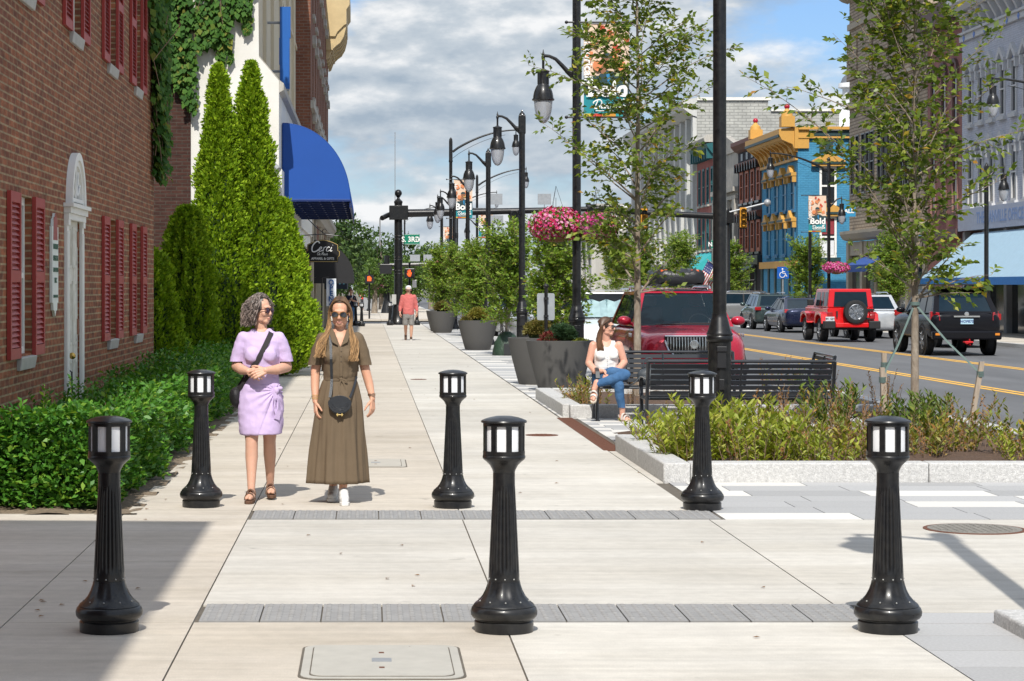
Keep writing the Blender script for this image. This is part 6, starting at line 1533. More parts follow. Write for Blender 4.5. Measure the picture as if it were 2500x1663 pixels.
HEDG = leafmat('leaf_hedge', [(0,(.035,.115,.016)),(.4,(.065,.20,.024)),(.85,(.12,.29,.035)),(1,(.26,.40,.05))], .42, .28, .35)
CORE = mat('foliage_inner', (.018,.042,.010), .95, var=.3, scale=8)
IVY = leafmat('leaf_ivy', [(0,(.03,.085,.015)),(.5,(.055,.14,.022)),(.88,(.10,.19,.03)),(1,(.22,.20,.04))], .65, .3, .15)
BEDL = leafmat('leaf_bed_plant', [(0,(.16,.22,.022)),(.4,(.26,.32,.035)),(.8,(.37,.41,.055)),(1,(.48,.46,.10))], .45, .35)
BEDM = leafmat('leaf_bed_olive', [(0,(.11,.15,.02)),(.45,(.20,.24,.035)),(.75,(.31,.29,.05)),(1,(.38,.20,.06))], .5, .3)
BEDD = leafmat('leaf_bed_dry', [(0,(.20,.09,.03)),(.5,(.32,.16,.05)),(.8,(.40,.23,.08)),(1,(.24,.25,.05))], .6, .3)
def rv(r): return Vector((r.gauss(0,1), r.gauss(0,1), r.gauss(0,1))).normalized()
def grow_tree(t, seed, H_, r0, z0, n_prim, reach, el, leaf, lw, lm, twig_gap=.085, leaf_gap=.036, wob=.03, twig=(.14,.42), top_r=.35, lat=(), droop=.06, dens=1.):
    """trunk with ascending limbs, each carrying short leafy twigs; reach(z) gives the limb length"""
    r = random.Random(seed); wood = MB(); tw = MB(); pos = []; dirs = []
    tp = []
    n = 16
    for i in range(n+1):
        u = i/n; z = H_*u; tp.append(Vector((wob*H_*.3*(noise.noise(Vector((u*3,seed,0))))*u, wob*H_*.3*(noise.noise(Vector((seed,u*3,5))))*u, z)))
    rad = [max(.006, r0*(1-u/n)**1.15*(1.25 if u == 0 else 1)) for u in range(n+1)]
    wood.tube(tp, rad, 10)
    def trunk_at(z):
        u = min(max(z/H_, 0), .999)*n; i = int(u); return tp[i].lerp(tp[i+1], u-i)
    def twigs(path, s0, gap, l0, l1, lvl):
        L_ = sum((path[i+1]-path[i]).length for i in range(len(path)-1)); k = 0; d = L_*s0
        while d < L_:
            u = d/L_*(len(path)-1); i = min(int(u), len(path)-2); p = path[i].lerp(path[i+1], u-i); ax = (path[i+1]-path[i]).normalized()
            side = ax.cross(rv(r)).normalized(); dr = (ax*.75+side*.85+Vector((0,0,.1))).normalized()
            ll = r.uniform(l0, l1)*(1.15-.6*d/L_)
            q = [p]; dd = dr.copy()
            for j in range(4): dd = (dd+rv(r)*.18-Vector((0,0,droop))).normalized(); q.append(q[-1]+dd*ll/4)
            tw.tube(q, [.0035,.003,.0022,.0016,.001], 4)
            if lvl > 0 and ll > .3: twigs(q, .3, gap*1.1, l0*.6, l1*.5, 0)
            m = max(2, int(ll/leaf_gap*dens))
            for j in range(m):
                uu = (j+.7)/m*4; a = min(int(uu), 3); lp = q[a].lerp(q[a+1], uu-a); la = (q[a+1]-q[a]).normalized()
                sd = la.cross(Vector((0,0,1))); sd = sd.normalized() if sd.length > .01 else rv(r); sg = 1 if j % 2 else -1
                pos.append(lp); dirs.append(la*.55+sd*sg*.8+rv(r)*.35-Vector((0,0,.15)))
            pos.append(q[-1]); dirs.append(dd+rv(r)*.2)
            d += gap*r.uniform(.6, 1.4); k += 1
    for k in range(n_prim):
        u = (k+r.random()*.8)/n_prim; z = z0+(H_*.93-z0)*u; a = k*2.399+r.uniform(-.4,.4); e = radians(r.uniform(*el)); ln = reach(z)*r.uniform(.7, 1.15)
        p = trunk_at(z); d = Vector((cos(a)*cos(e), sin(a)*cos(e), sin(e))); path = [p]
        for j in range(7): d = (d+rv(r)*.09+Vector((0,0,.03 if j < 4 else -.05))).normalized(); path.append(path[-1]+d*ln/7)
        rr = max(.004, rad[int(min(z/H_, .99)*n)]*.42); wood.tube(path, [rr*(1-.85*j/7) for j in range(8)], 6); twigs(path, .22, twig_gap, *twig, 1)
    for (z, a, e, ln) in lat:
        a, e = radians(a), radians(e); p = trunk_at(z); d = Vector((cos(a)*cos(e), sin(a)*cos(e), sin(e))); path = [p]
        for j in range(9): d = (d+rv(r)*.06+Vector((0,0,.02 if j < 3 else -.055))).normalized(); path.append(path[-1]+d*ln/9)
        wood.tube(path, [.013*(1-.85*j/9) for j in range(10)], 6); twigs(path, .3, twig_gap, twig[0], twig[1]*.9, 1)
    twigs(tp[-6:], .1, twig_gap, *twig, 1)
    wood.build('trunk', BARK, t); tw.build('twigs', TWIG, t, smooth=0)
    ln = NP.uniform(.75, 1.25, len(pos))*leaf
    return leaves('crown', [tuple(p) for p in pos], [tuple(d) for d in dirs], ln, ln*lw, lm, t, flat=.42)
# nearest street trees
t = thing('street_tree', 'slender young street tree rising before the dark red car', 'tree', (4.0, 33.0, .08))
grow_tree(t, 21, 8.2, .062, 1.5, 54, lambda z: .85+.65*math.exp(-((z-5.2)/2.6)**2), (26, 56), .10, .58, ELM, twig_gap=.064, lat=[(2.9,182,35,1.9),(4.3,178,22,1.75),(4.4,5,30,1.9),(1.55,0,5,.55),(1.7,185,10,.5),(3.2,10,35,1.2),(2.2,190,25,.8)])
t = thing('street_tree', 'young street tree with yellowing leaves staked at the roadside right', 'tree', (6.28, 25.5, .08))
grow_tree(t, 37, 6.6, .052, 1.42, 58, lambda z: .65+.95*math.exp(-((z-4.6)/2.3)**2), (38, 66), .096, .58, ELM, twig_gap=.078, lat=[(2.5,181,38,2.5),(2.9,4,30,1.5),(3.3,176,30,1.6),(2.05,183,52,2.0),(1.5,20,18,1.15),(1.6,200,30,.95),(1.5,340,6,.6),(2.2,8,40,1.3),(1.95,175,58,1.7)])
t = thing('tree_stake', 'leaning wooden tree stake at the left of the roadside tree', 'stake', (5.72, 25.0, .08)); st = t
STK = mat('stake_wood', (.33,.27,.21), .9, var=.25, scale=20, stretch=(2,2,.3))
def stake(label, x, y, lean, h):
    t = thing('tree_stake', label, 'stake', (x,y,.08)); b = MB(); a = Vector((0,0,-.1)); c = Vector((lean,0,h)); w_ = .026
    b.hexa([(a.x-w_,-w_,a.z),(a.x+w_,-w_,a.z),(a.x+w_,w_,a.z),(a.x-w_,w_,a.z)], [(c.x-w_,-w_,c.z),(c.x+w_,-w_,c.z),(c.x+w_,w_,c.z),(c.x-w_,w_,c.z)]); b.build('post', STK, t, smooth=0)
    b = MB(); 
    for k in range(3): b.lathe([(.04,h-.17+k*.022),(.041,h-.152+k*.022)], 10, (lean*.88,0,0), cap=False)
    b.build('knotted_strap', mat('strap_green', (.10,.15,.14), .7), t); return t
bpy.data.objects.remove(st)
S = [('left wooden tree stake with a pale green strap',5.85,25.1,-.04,.72),('dark middle tree stake beside the trunk',6.02,25.9,.0,.86),('leaning wooden tree stake at the right in front of the road',6.95-.28,24.7,.16,.80)]
for lb,x,y,ln,h in S: stake(lb,x,y,ln,h)
t = thing('guy_strap', 'pale green straps tying the roadside tree to its stakes', 'strap', (6.28, 25.5, 0))
b = MB()
for (x,y,z) in ((5.81,25.1,.68),(6.02,25.9,.72),(6.82,24.7,.74)): b.ribbon([(0,0,1.52),((x-6.28)*.5,(y-25.5)*.5,(1.50+z)/2-.03),(x-6.28,y-25.5,z)], Vector((0,-1,.1)), .022, .003)
b.lathe([(.058,1.50),(.058,1.54)], 12, cap=False); b.build('strap', MATS['strap_green'], t)
# saplings in the furnishing zone
def sapling(seed): 
    t = thing('sapling', '', 'tree'); grow_tree(t, seed, 2.8,   .032, .6, 50, lambda z: (1.0-.2*abs(z-1.4))*(1+.35*noise.noise(Vector((z*5,seed,0)))), (30, 68), .085, .62, OAK, twig_gap=.042, leaf_gap=.03, twig=(.14,.42), droop=-.02, dens=.85)
    return t
SA, SB = sapling(5), sapling(8)
sp = [(SA,3.62,43.2,0,.98,'bushy green sapling just behind the nearest flower basket pole'),(SB,3.5,56.2,1,1.08,'bushy green sapling with a green watering bag at its foot'),(SA,3.35,67,2.2,1.0,'bushy green sapling above the golden shrub planter'),(SB,3.3,78,3.4,1.05,'bushy green sapling behind the left flower basket pole'),(SA,3.0,90,4.1,1.1,'farthest bushy green sapling right of the man in the pink hoodie')]
for i,(p,x,y,rz,sc,lb) in enumerate(sp):
    if i < 2: o = p; o.location = (x,y,0); o.rotation_euler.z = rz; o.scale = (sc,)*3; o['label'] = lb; o['group'] = 'saplings along the sidewalk'
    else: dup(p, (x,y,0), rz, lb, 'saplings along the sidewalk', sc)
for p,x,y,rz,sc,lb in [(SB,20.9,106,1,(1.35,1.35,1.32),'small dense tree in front of the blue building beside the accessible parking sign'),(SA,20.9,88.5,2,(1.2,1.2,1.25),'small tree in front of the tan building behind the red off-road car'),(SB,20.6,64.3,3,(1.15,1.15,1.15),'small tree at the right edge of the photo before the awning'),(SA,20.9,128,.4,(1.5,1.5,1.4),'small tree before the dark storefront across the side street'),(SB,20.5,146,1.4,(1.7,1.7,1.7),'small tree before the teal awning'),(SA,20.3,165,2.4,(1.9,1.9,1.9),'small tree far up on the right sidewalk'),(SB,20.5,184,2.9,(2.,2.,1.9),'farthest small tree on the right sidewalk')]:
    dup(p, (x,y,0), rz, lb, 'small trees on the far sidewalk', sc)
t = thing('watering_bag', 'dark green watering bag zipped round a sapling trunk', 'watering bag', (3.5, 56.0, 0))
b = MB(); b.lathe([(.36,0),(.37,.1),(.30,.35),(.2,.52),(.08,.6)], 28, sy=.8, flute=lambda a, z: 1+.05*sin(a*5+z*9)+.03*sin(a*11-z*14)); b.build('bag', mat('bag_green', (.025,.05,.032), .45, bump=.8, bscale=16), t)
b = MB(); b.box(-.1,.12,-.34,-.29,.02,.3); b.build('label_patch', mat('patch_black', (.02,.022,.024), .6), t, smooth=0)
# big trees beyond the side street
def big_tree(label, x, y, H_, rx, rz_, zc, m, seed, n=5200, size=.34, tr=.22):
    t = thing('leafy_tree', label, 'tree', (x,y,0), group='trees beyond the side street'); r = random.Random(seed)
    b = MB(); b.tube([(0,0,0),(.05,0,zc*.5),(0,0,zc+rz_*.6)], [tr,tr*.8,tr*.2], 8)
    bl = []
    for k in range(15):
        d = rv(r); c = Vector((d.x*rx*.66, d.y*rx*.66, zc+d.z*rz_*.66)); bl.append((c, r.uniform(.34,.56)*min(rx, rz_)))
        b.tube([(0,0,zc-rz_*.5),tuple(c*.5+Vector((0,0,zc*.35))),tuple(c)], [tr*.4,tr*.25,.02], 5)
    b.build('trunk', BARK, t)
    pos = []; dirs = []
    for i in range(n):
        c, q = bl[i % len(bl)]; d = rv(r); p = c+d*q*r.uniform(.72,1.06)*(1+.3*noise.noise(c+d*2.3)); pos.append(tuple(p)); dirs.append(tuple(d*.5+rv(r)*.6-Vector((0,0,.25))))
    ln = NP.uniform(.6,1.3,n)*size; leaves('crown', pos, dirs, ln, ln*.62, m, t, flat=.4)
for k, a in enumerate([('big dark green tree beyond the side street left of the signal pole',-3.6,137,7.2,3.9,2.9,4.1,BIGT,1,6500,.3),('dark green tree behind the big one, just left of the signal pole',1.0,176,6.9,3.0,2.6,3.9,BIGT,2,4500,.32),('low light green tree beyond the side street under the dark ones',.4,150,3.4,1.5,1.2,2.3,BIGL,3,3000,.2),('light green tree behind the pedestrian signal',3.0,158,3.9,1.7,1.6,2.4,BIGL,4,3200,.22),('green tree behind the saplings far up the street',5.0,178,4.9,2.2,1.9,3.1,BIGL,5,3200,.26),
    ('distant green tree at the vanishing end of the street',2.8,245,6.2,3.6,2.4,3.6,BIGT,6,2600,.45),('distant green tree right of the vanishing point',9.,262,6.2,4.2,2.4,3.6,BIGT,7,2600,.45),('distant green tree between the lamp poles',15.,270,6.2,4.5,2.4,3.6,BIGT,8,2600,.45),('distant dark tree far left of the vanishing point',-3,232,8.5,4.,3.4,4.6,BIGT,9,2600,.45)]):
    big_tree(*a)
# evergreens
def thuja(label, x, y, H_, R_, seed, n=24000, base=.0, shape=.62):
    n = int(n*1.5)
    t = thing('evergreen', label, 'evergreen shrub', (x,y,base), group='evergreens beside the white building')
    prof = lambda u: R_*(min(1, (u/.16)**.5*.92+.08) if u < .16 else 1)*max(.004, 1-max(0,(u-.18)/.82))**shape
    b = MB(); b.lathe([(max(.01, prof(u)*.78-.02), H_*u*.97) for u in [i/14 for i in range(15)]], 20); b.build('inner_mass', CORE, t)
    rg = np.random.default_rng(seed)
    u = rg.uniform(0,1,n)**.82*.995; a = rg.uniform(0,2*pi,n)
    pr = np.array([prof(v) for v in u])
    cl = np.array([noise.noise(Vector((cos(w)*3., sin(w)*3., v*H_*2.2+seed))) + .65*noise.noise(Vector((cos(w)*7.5, sin(w)*7.5, v*H_*6+seed)))+.35*noise.noise(Vector((cos(w)*16, sin(w)*16, v*H_*13+seed))) for w, v in zip(a, u)])
    rr = pr*(.97+.22*cl)+.09*cl+rg.uniform(-.07,.025,n)
    pos = np.column_stack([rr*np.cos(a), rr*np.sin(a), H_*u])
    d = np.column_stack([np.cos(a)*.8, np.sin(a)*.8, np.full(n,.75)])+rg.normal(size=(n,3))*.38
    ln = rg.uniform(.045,.10,n); til = np.column_stack([np.cos(a), np.sin(a), np.full(n,.25)])
    leaves('foliage', pos, d, ln, ln*.55, THU, t, tilt=til+rg.normal(size=(n,3))*.5)
    return t
thuja('tall pointed bright green evergreen, left of the twin peaks', -2.83, 42.0, 5.95, .64, 1, 26000, shape=.72)
thuja('tallest pointed bright green evergreen, right of the twin peaks', -2.24, 42.5, 6.05, .72, 2, 30000, shape=.72)
thuja('lower pointed evergreen beside the blue awning', -1.72, 44.8, 3.5, .70, 3, 20000, shape=.75)
thuja('low evergreen bulging towards the sidewalk at the foot of the twin peaks', -1.78, 43.0, 2.7, .70, 4, 20000, shape=.6)
thuja('dark evergreen in the brick corner left of the twin peaks', -3.25, 39.5, 3.15, .56, 5, 15000, shape=.42)
thuja('lowest dark evergreen against the brick wall corner', -3.62, 36.0, 2.35, .62, 6, 12000, shape=.4)
# hedge
def hedge(label, y0, y1, n, size, seed, xl=-2.98, xr=-1.93):
    t = thing('hedge', label, 'hedge', (0, y0, 0), group='hedge along the brick wall'); rg = np.random.default_rng(seed); Lh = y1-y0
    top = lambda x, y: (.50+.30*noise.noise(Vector((x*1.7, y*1.1, 3)))+.10*noise.noise(Vector((x*5, y*4, 7))))*(1-.25*max(0,(x-xl)/(xr-xl)-.55))
    edge = lambda y, z: xr-.04+.28*noise.noise(Vector((y*1.2, z*2, 9)))+.07*noise.noise(Vector((y*5, z*4, 1)))-.14*max(0, z-.45)
    b = MB(); nx, ny = 9, int(Lh/.2)+2; vs = []
    for j in range(ny):
        y = Lh*j/(ny-1); e = edge(y+y0,.4)-.13
        ring = [(xl,0),(xl,top(xl,y+y0)-.12)]+[(xl+(e-xl)*k/4, top(xl+(e-xl)*k/4, y+y0)-.12) for k in range(1,4)]+[(e-.03, top(e,y+y0)-.24),(e,.35),(e-.03,.06),(e-.1,0)]
        vs += [(x, y if j not in (0, ny-1) else (y+.1 if j == 0 else y-.1), z) for x, z in ring]
    m = 9; fs = [(j*m+k, j*m+k+1, (j+1)*m+k+1, (j+1)*m+k) for j in range(ny-1) for k in range(m-1)]+[tuple(range(m)), tuple((ny-1)*m+k for k in range(m))]
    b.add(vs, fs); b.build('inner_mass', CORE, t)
    pos = np.empty((n,3)); dr = np.empty((n,3)); k = rg.uniform(0,1,n)
    for i in range(n):
        y = rg.uniform(0,Lh); q = k[i]
        if q < .5:
            x = rg.uniform(xl, xr-.05); z = top(x,y+y0)+rg.uniform(-.16,.03); d = (rg.normal()*.6, rg.normal()*.6, .5)
        elif q < .86:
            z = rg.uniform(.03,.72); x = edge(y+y0,z)+rg.uniform(-.16,.04); d = (.6, rg.normal()*.6, .25)
        else:
            x = rg.uniform(xl,xr); z = rg.uniform(.03,.78); y = (rg.uniform(-.08,.14) if y0 < 17.5 else y); d = (rg.normal()*.6,-.6,.25)
        pos[i] = (x,y,z); dr[i] = d
    dr += rg.normal(size=(n,3))*.45; ln = rg.uniform(.7,1.3,n)*size
    leaves('foliage', pos, dr, ln, ln*.55, HEDG, t, flat=.4)
    # long young shoots
    b = MB(); pp = []; dd = []
    for i in range(int(Lh*16)):
        x = rg.uniform(xl,xr-.1); y = rg.uniform(0,Lh); z = top(x,y+y0)-.05; h = rg.uniform(.08,.3); l_ = rg.normal(size=2)*.06; q = [(x,y,z),(x+l_[0],y+l_[1],z+h)]; b.tube(q, [.003,.0015], 4)
        for w in np.linspace(.2,1,int(h/.022)+2): pp.append((x+l_[0]*w,y+l_[1]*w,z+h*w)); a = rg.uniform(0,2*pi); dd.append((cos(a)*.7,sin(a)*.7,.6))
    b.build('shoots', TWIG, t, smooth=0); leaves('shoot_leaves', pp, dd, size*.95, size*.45, HEDG, t, flat=.4)
hedge('glossy green hedge at the front end beside the left bollard', 16.95, 21.0, 26000, .062, 1)
hedge('glossy green hedge in the middle below the arched doorway', 21.0, 27.5, 22000, .064, 2)
hedge('darker far end of the hedge below the evergreens', 27.5, 40, 22000, .07, 3, xl=-3.1)
# creeper on the corner and over the white wall
def creeper(label, spots, seed, leaf, m=IVY):
    """spots: function giving (position, outward normal) n times"""
    t = thing('creeper', label, 'climbing plant', (0,0,0), group='creepers on the left walls'); rg = np.random.default_rng(seed); pos, nr, dr = spots(rg)
    ln = rg.uniform(.6,1.25,len(pos))*leaf; leaves('foliage', pos, dr, ln, ln*.8, m, t, tilt=nr)
    b = MB(); k = 0
    for i in range(0, len(pos), 60): p = Vector(pos[i]); b.tube([p, p+Vector((rg.normal()*.04,rg.normal()*.04,.35)), p+Vector((rg.normal()*.1,rg.normal()*.1,.8))], .006, 4)
    b.build('stems', TWIG, t, smooth=0); return t
def sp_corner(rg):
    P_, Nn, D_ = [], [], []
    for i in range(7000):
        z = 3.2+rg.uniform(0,1)**.75*5.0; w0 = .35+.55*max(0,min(1,(z-3.6)/2.))
        y = 31.02-w0*abs(rg.normal())*.55*(1+.5*noise.noise(Vector((z*2,1,0)))) ; 
        if y < 29.3 or (z < 4.2 and y < 30.55): continue
        th = .06+.22*(.5+.5*noise.noise(Vector((y*2,z*1.6,2)))); x = -3+rg.uniform(.02,th); 
        if rg.uniform() < .35: y = 31.+rg.uniform(.0,.5); x = -3-rg.uniform(-.2,.3)
        P_.append((x,y,z)); Nn.append((1,-.5,.3)); D_.append((.35+rg.normal()*.25,rg.normal()*.45-.15,-.9))
    return np.array(P_), np.array(Nn), np.array(D_)
creeper('thick hanging green creeper on the far corner of the brick building', sp_corner, 4, .12)
def sp_wall(rg):
    P_, Nn, D_ = [], [], []
    for i in range(4200):
        x = -1.9-rg.uniform(0,3.6); u = (-x-1.9)/3.6
        low = 5.6+.9*noise.noise(Vector((x*1.3,0,4)))+(1.3 if x > -3.6 else 0)+(.7 if x > -2.9 else 0)+(.5 if x>-2.45 else 0)
        z = low+rg.uniform(0,1)**1.1*2.4
        P_.append((x,46.56-rg.uniform(.02,.22),z)); Nn.append((0,-1,.3)); D_.append((rg.normal()*.4,-.35,-.9))
    for i in range(650):                                  # strands hanging over the white wall
        s = i % 4; x0 = (-3.15,-2.95,-3.25,-2.6)[s]; h = (1.5,1.15,.8,.5)[s]; z = 7.6-rg.uniform(0,1)*h; P_.append((x0+.08*sin(z*5+s)+rg.normal()*.06*(z-7.6+h+.2),46.56-rg.uniform(.01,.07),z)); Nn.append((0,-1,.3)); D_.append((rg.normal()*.5,-.3,-.9))
    return np.array(P_), np.array(Nn), np.array(D_)
creeper('creeper hanging over the dark brick and the top of the white side wall', sp_wall, 6, .14)
# planting bed: lanceolate perennials, some dried and rust brown
def bed_plant(seed, stems, h, spread, m, leaf, lw, dry=0., lean=.35):
    t = thing('bed_plant', '', 'plant'); r = random.Random(seed); b = MB(); P_ = []; D_ = []; P2 = []; D2 = []
    for k in range(stems):
        a = r.uniform(0,2*pi); q = r.random()**.6*spread*.5; p0 = Vector((cos(a)*q, sin(a)*q, -.02)); hh = h*r.uniform(.55,1.12); out = Vector((cos(a),sin(a),0))*lean*hh*r.uniform(.3,1.1)
        pts = [p0, p0+out*.35+Vector((0,0,hh*.5)), p0+out+Vector((r.gauss(0,.02),r.gauss(0,.02),hh))]; b.tube(pts, [.004,.003,.0015], 4)
        dryk = r.random() < dry; n = int(hh/.021)
        for j in range(n):
            u = .12+.88*j/n; u2 = u*2; p = pts[0].lerp(pts[1],u2) if u2 < 1 else pts[1].lerp(pts[2],u2-1); w = r.uniform(0,2*pi); d = Vector((cos(w),sin(w),.55+.5*u)); (P2 if dryk else P_).append(tuple(p)); (D2 if dryk else D_).append(tuple(d))
    b.build('stems', TWIG, t, smooth=0)
    if P_: ln = NP.uniform(.65,1.25,len(P_))*leaf; leaves('foliage', P_, D_, ln, ln*lw, m, t, flat=.3)
    if P2: ln = NP.uniform(.4,.9,len(P2))*leaf*.7; leaves('dry_foliage', P2, D2, ln, ln*.5, BEDD, t, flat=.2)
    return t
KP = [bed_plant(1,54,.46,.56,BEDL,.085,.32,.08,.5), bed_plant(2,40,.40,.5,BEDM,.075,.34,.3,.55), bed_plant(3,26,.52,.42,BEDM,.07,.32,.6,.4), bed_plant(4,46,.38,.6,BEDL,.08,.30,.15,.7), bed_plant(5,15,.60,.36,BEDD,.05,.4,.92,.3), bed_plant(6,32,.52,.42,leafmat('leaf_bed_green', [(0,(.06,.11,.02)),(.5,(.11,.18,.03)),(1,(.2,.26,.05))], .4, .3),.085,.3,.0,.3)]
pl = [(0,2.98,20.6,.2,1.05,'yellow green leafy plant left of the corner bollard in the near bed'),(3,3.2,21.6,1.2,1.,'yellow green plant just behind the granite corner of the near bed'),(0,3.55,20.35,2.1,1.1,'yellow green plant right of the corner bollard'),(3,3.02,22.3,.7,1.,'yellow green plant below the woman on the bench'),(0,3.6,22.4,3.0,1.1,'yellow green plant at the foot of the thick street light'),(1,4.05,21.2,.5,1.05,'olive green plant in the middle of the near bed'),(3,4.15,20.3,2.5,.95,'low yellow green plant by the front edging'),(2,4.35,22.6,1.9,1.15,'rust tipped plant in front of the long bench'),(2,4.75,21.6,.9,1.,'rust and olive plant right of the thick street light'),(1,4.5,20.7,1.7,1.05,'olive plant near the granite front edge'),(4,4.95,23.0,.3,1.05,'dry rust brown stems before the right half of the bench'),(4,4.25,23.6,2.3,.95,'dry rust brown stems before the middle of the bench'),(5,4.95,23.9,.6,1.1,'single leafy green stem before the bench back'),(1,5.35,21.4,2.9,.85,'small olive plant beside the bare mulch'),(5,5.55,22.9,1.1,.95,'green plant left of the tree stakes'),(1,5.75,21.9,.1,1.0,'olive green plant behind the front right bollard'),(4,5.5,24.4,2.0,1.,'dry rust plant beside the bench end'),(5,6.15,24.3,1.3,.85,'green plant at the foot of the roadside tree'),(2,6.1,22.6,.4,1.05,'rust tipped plant right of the front right bollard'),(1,6.35,21.6,2.2,1.1,'olive and rust plant before the leaning stake'),(3,6.2,20.6,.8,.9,'low yellow green plant in the right part of the bed'),(5,6.62,20.5,1.5,1.25,'tall leafy green plant at the right edge of the photo'),(5,6.55,19.95,2.6,.95,'leafy green plant in the front right corner of the bed'),(4,6.4,27.4,.6,1.,'dry rust plant by the road behind the bench'),(4,5.95,28.6,.6,.9,'dry rust plant beside the end-on bench'),(2,3.0,29.8,.8,.95,'rust plant left of the seated woman'),(1,2.95,30.8,2.2,.9,'olive plant before the nearest big planter'),(4,3.5,29.6,.8,.75,'dry rust plant under the bench of the seated woman'),(4,4.1,29.7,1.8,.75,'dry rust plant behind the front bench legs'),(4,4.7,29.8,1.3,.75,'dry rust plant under the right end of the bench'),(4,5.5,30.3,2.3,1.15,'dry rust plant in front of the dark red car corner'),(5,5.9,30.0,.7,.9,'green stem right of the thick street light base'),(2,5.95,32,.4,1.,'rust tipped plant beside the dark red car')]
used = set()
for k,x,y,rz,sc,lb in pl:
    if k not in used: o = KP[k]; used.add(k); o.location = (x,y,.08); o.rotation_euler.z = rz; o.scale = (sc,)*3; o['label'] = lb; o['group'] = 'plants in the granite beds'
    else: dup(KP[k], (x,y,.08), rz, lb, 'plants in the granite beds', sc)
# shrubs in the round planters
def ball_shrub(label, loc, r_, m, n, size, sz=.9, seed=1):
    t = thing('shrub', label, 'shrub', loc, group='shrubs in the planters'); rg = np.random.default_rng(seed); d = _n(rg.normal(size=(n,3))); d[:,2] = np.abs(d[:,2])*1.0-.12
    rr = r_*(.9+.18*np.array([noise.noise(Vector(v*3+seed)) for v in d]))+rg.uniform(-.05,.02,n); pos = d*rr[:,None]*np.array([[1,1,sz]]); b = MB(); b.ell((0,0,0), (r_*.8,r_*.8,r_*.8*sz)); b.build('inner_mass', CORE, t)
    ln = rg.uniform(.6,1.3,n)*size; leaves('foliage', pos, d+rg.normal(size=(n,3))*.4, ln, ln*.35, m, t, flat=.2)
GOLDL = leafmat('leaf_gold', [(0,(.14,.15,.025)),(.5,(.25,.24,.045)),(1,(.38,.30,.07))], .55, .25); BRNL = leafmat('leaf_brown_green', [(0,(.08,.08,.02)),(.5,(.16,.15,.035)),(1,(.25,.19,.06))], .55, .25)
PINE = leafmat('leaf_dwarf_pine', [(0,(.03,.065,.03)),(.5,(.06,.12,.055)),(1,(.10,.17,.08))], .5, .2); SEDL = leafmat('leaf_sedum', [(0,(.25,.28,.03)),(1,(.40,.42,.08))], .5, .2); REDL = leafmat('leaf_red', [(0,(.12,.015,.02)),(.6,(.25,.03,.04)),(1,(.15,.18,.08))], .5, .2)
for a in [('round blue green dwarf pine in the nearest planter',(3.20,36.72,.90),.24,PINE,5000,.06,.85),('brown green rounded shrub in the overlapped planter',(3.02,39.2,.92),.26,BRNL,4200,.06,.95),('golden rounded shrub in the middle planter',(3.02,60.9,.92),.27,GOLDL,4000,.07,.95),('olive rounded shrub in the planter near the man',(2.80,84.1,.92),.29,BRNL,2600,.09,.95),('low yellow sedum at the right of the nearest planter',(3.48,36.62,.78),.16,SEDL,1800,.035,.55),('red leaved plant left in the nearest planter',(2.98,36.6,.80),.16,REDL,900,.06,1.1),('low yellow sedum in the middle planter',(3.3,60.75,.78),.18,SEDL,1200,.05,.5),('small succulent at the left of the middle planter',(2.68,60.7,.80),.14,BRNL,800,.06,.8)]: ball_shrub(*a, seed=len(a[0]))
# petunia baskets
PET = leafmat('petal_mixed', [(0,(.42,.006,.055)),(.45,(.52,.012,.12)),(.55,(.58,.07,.25)),(.85,(.62,.16,.36)),(1,(.66,.32,.46))], .5, .25); PETP = leafmat('petal_pink', [(0,(.48,.02,.18)),(.6,(.58,.08,.29)),(1,(.64,.18,.40))], .5, .25)
BASK = mat('basket_coir', (.17,.085,.04), .95, var=.4, scale=30, bump=.8)
def flower_mesh(name, pos, nrm, size, m, parent):
    """small five lobed trumpets, one island each, with pale throats as a second mesh"""
    n = len(pos); pos = np.asarray(pos); nrm = _n(np.asarray(nrm, float)); a = _n(np.cross(nrm, NP.normal(size=(n,3)))); c = np.cross(nrm, a); K = 10
    v = np.empty((n,K+1,3)); v[:,0] = pos-nrm*size[:,None]*.25
    for k in range(K):
        w = 2*pi*k/K; rr = size*(1. if k % 2 == 0 else .80); v[:,k+1] = pos+(a*cos(w)+c*sin(w))*rr[:,None]
    b = MB(); b.v = [tuple(p) for p in v.reshape(-1,3)]; b.f = [(i*(K+1), i*(K+1)+1+k, i*(K+1)+1+(k+1) % K) for i in range(n) for k in range(K)]; b.m = [0]*len(b.f)
    me = bpy.data.meshes.new(name); me.from_pydata(b.v, [], b.f); me.materials.append(m); return link(me, name, parent)
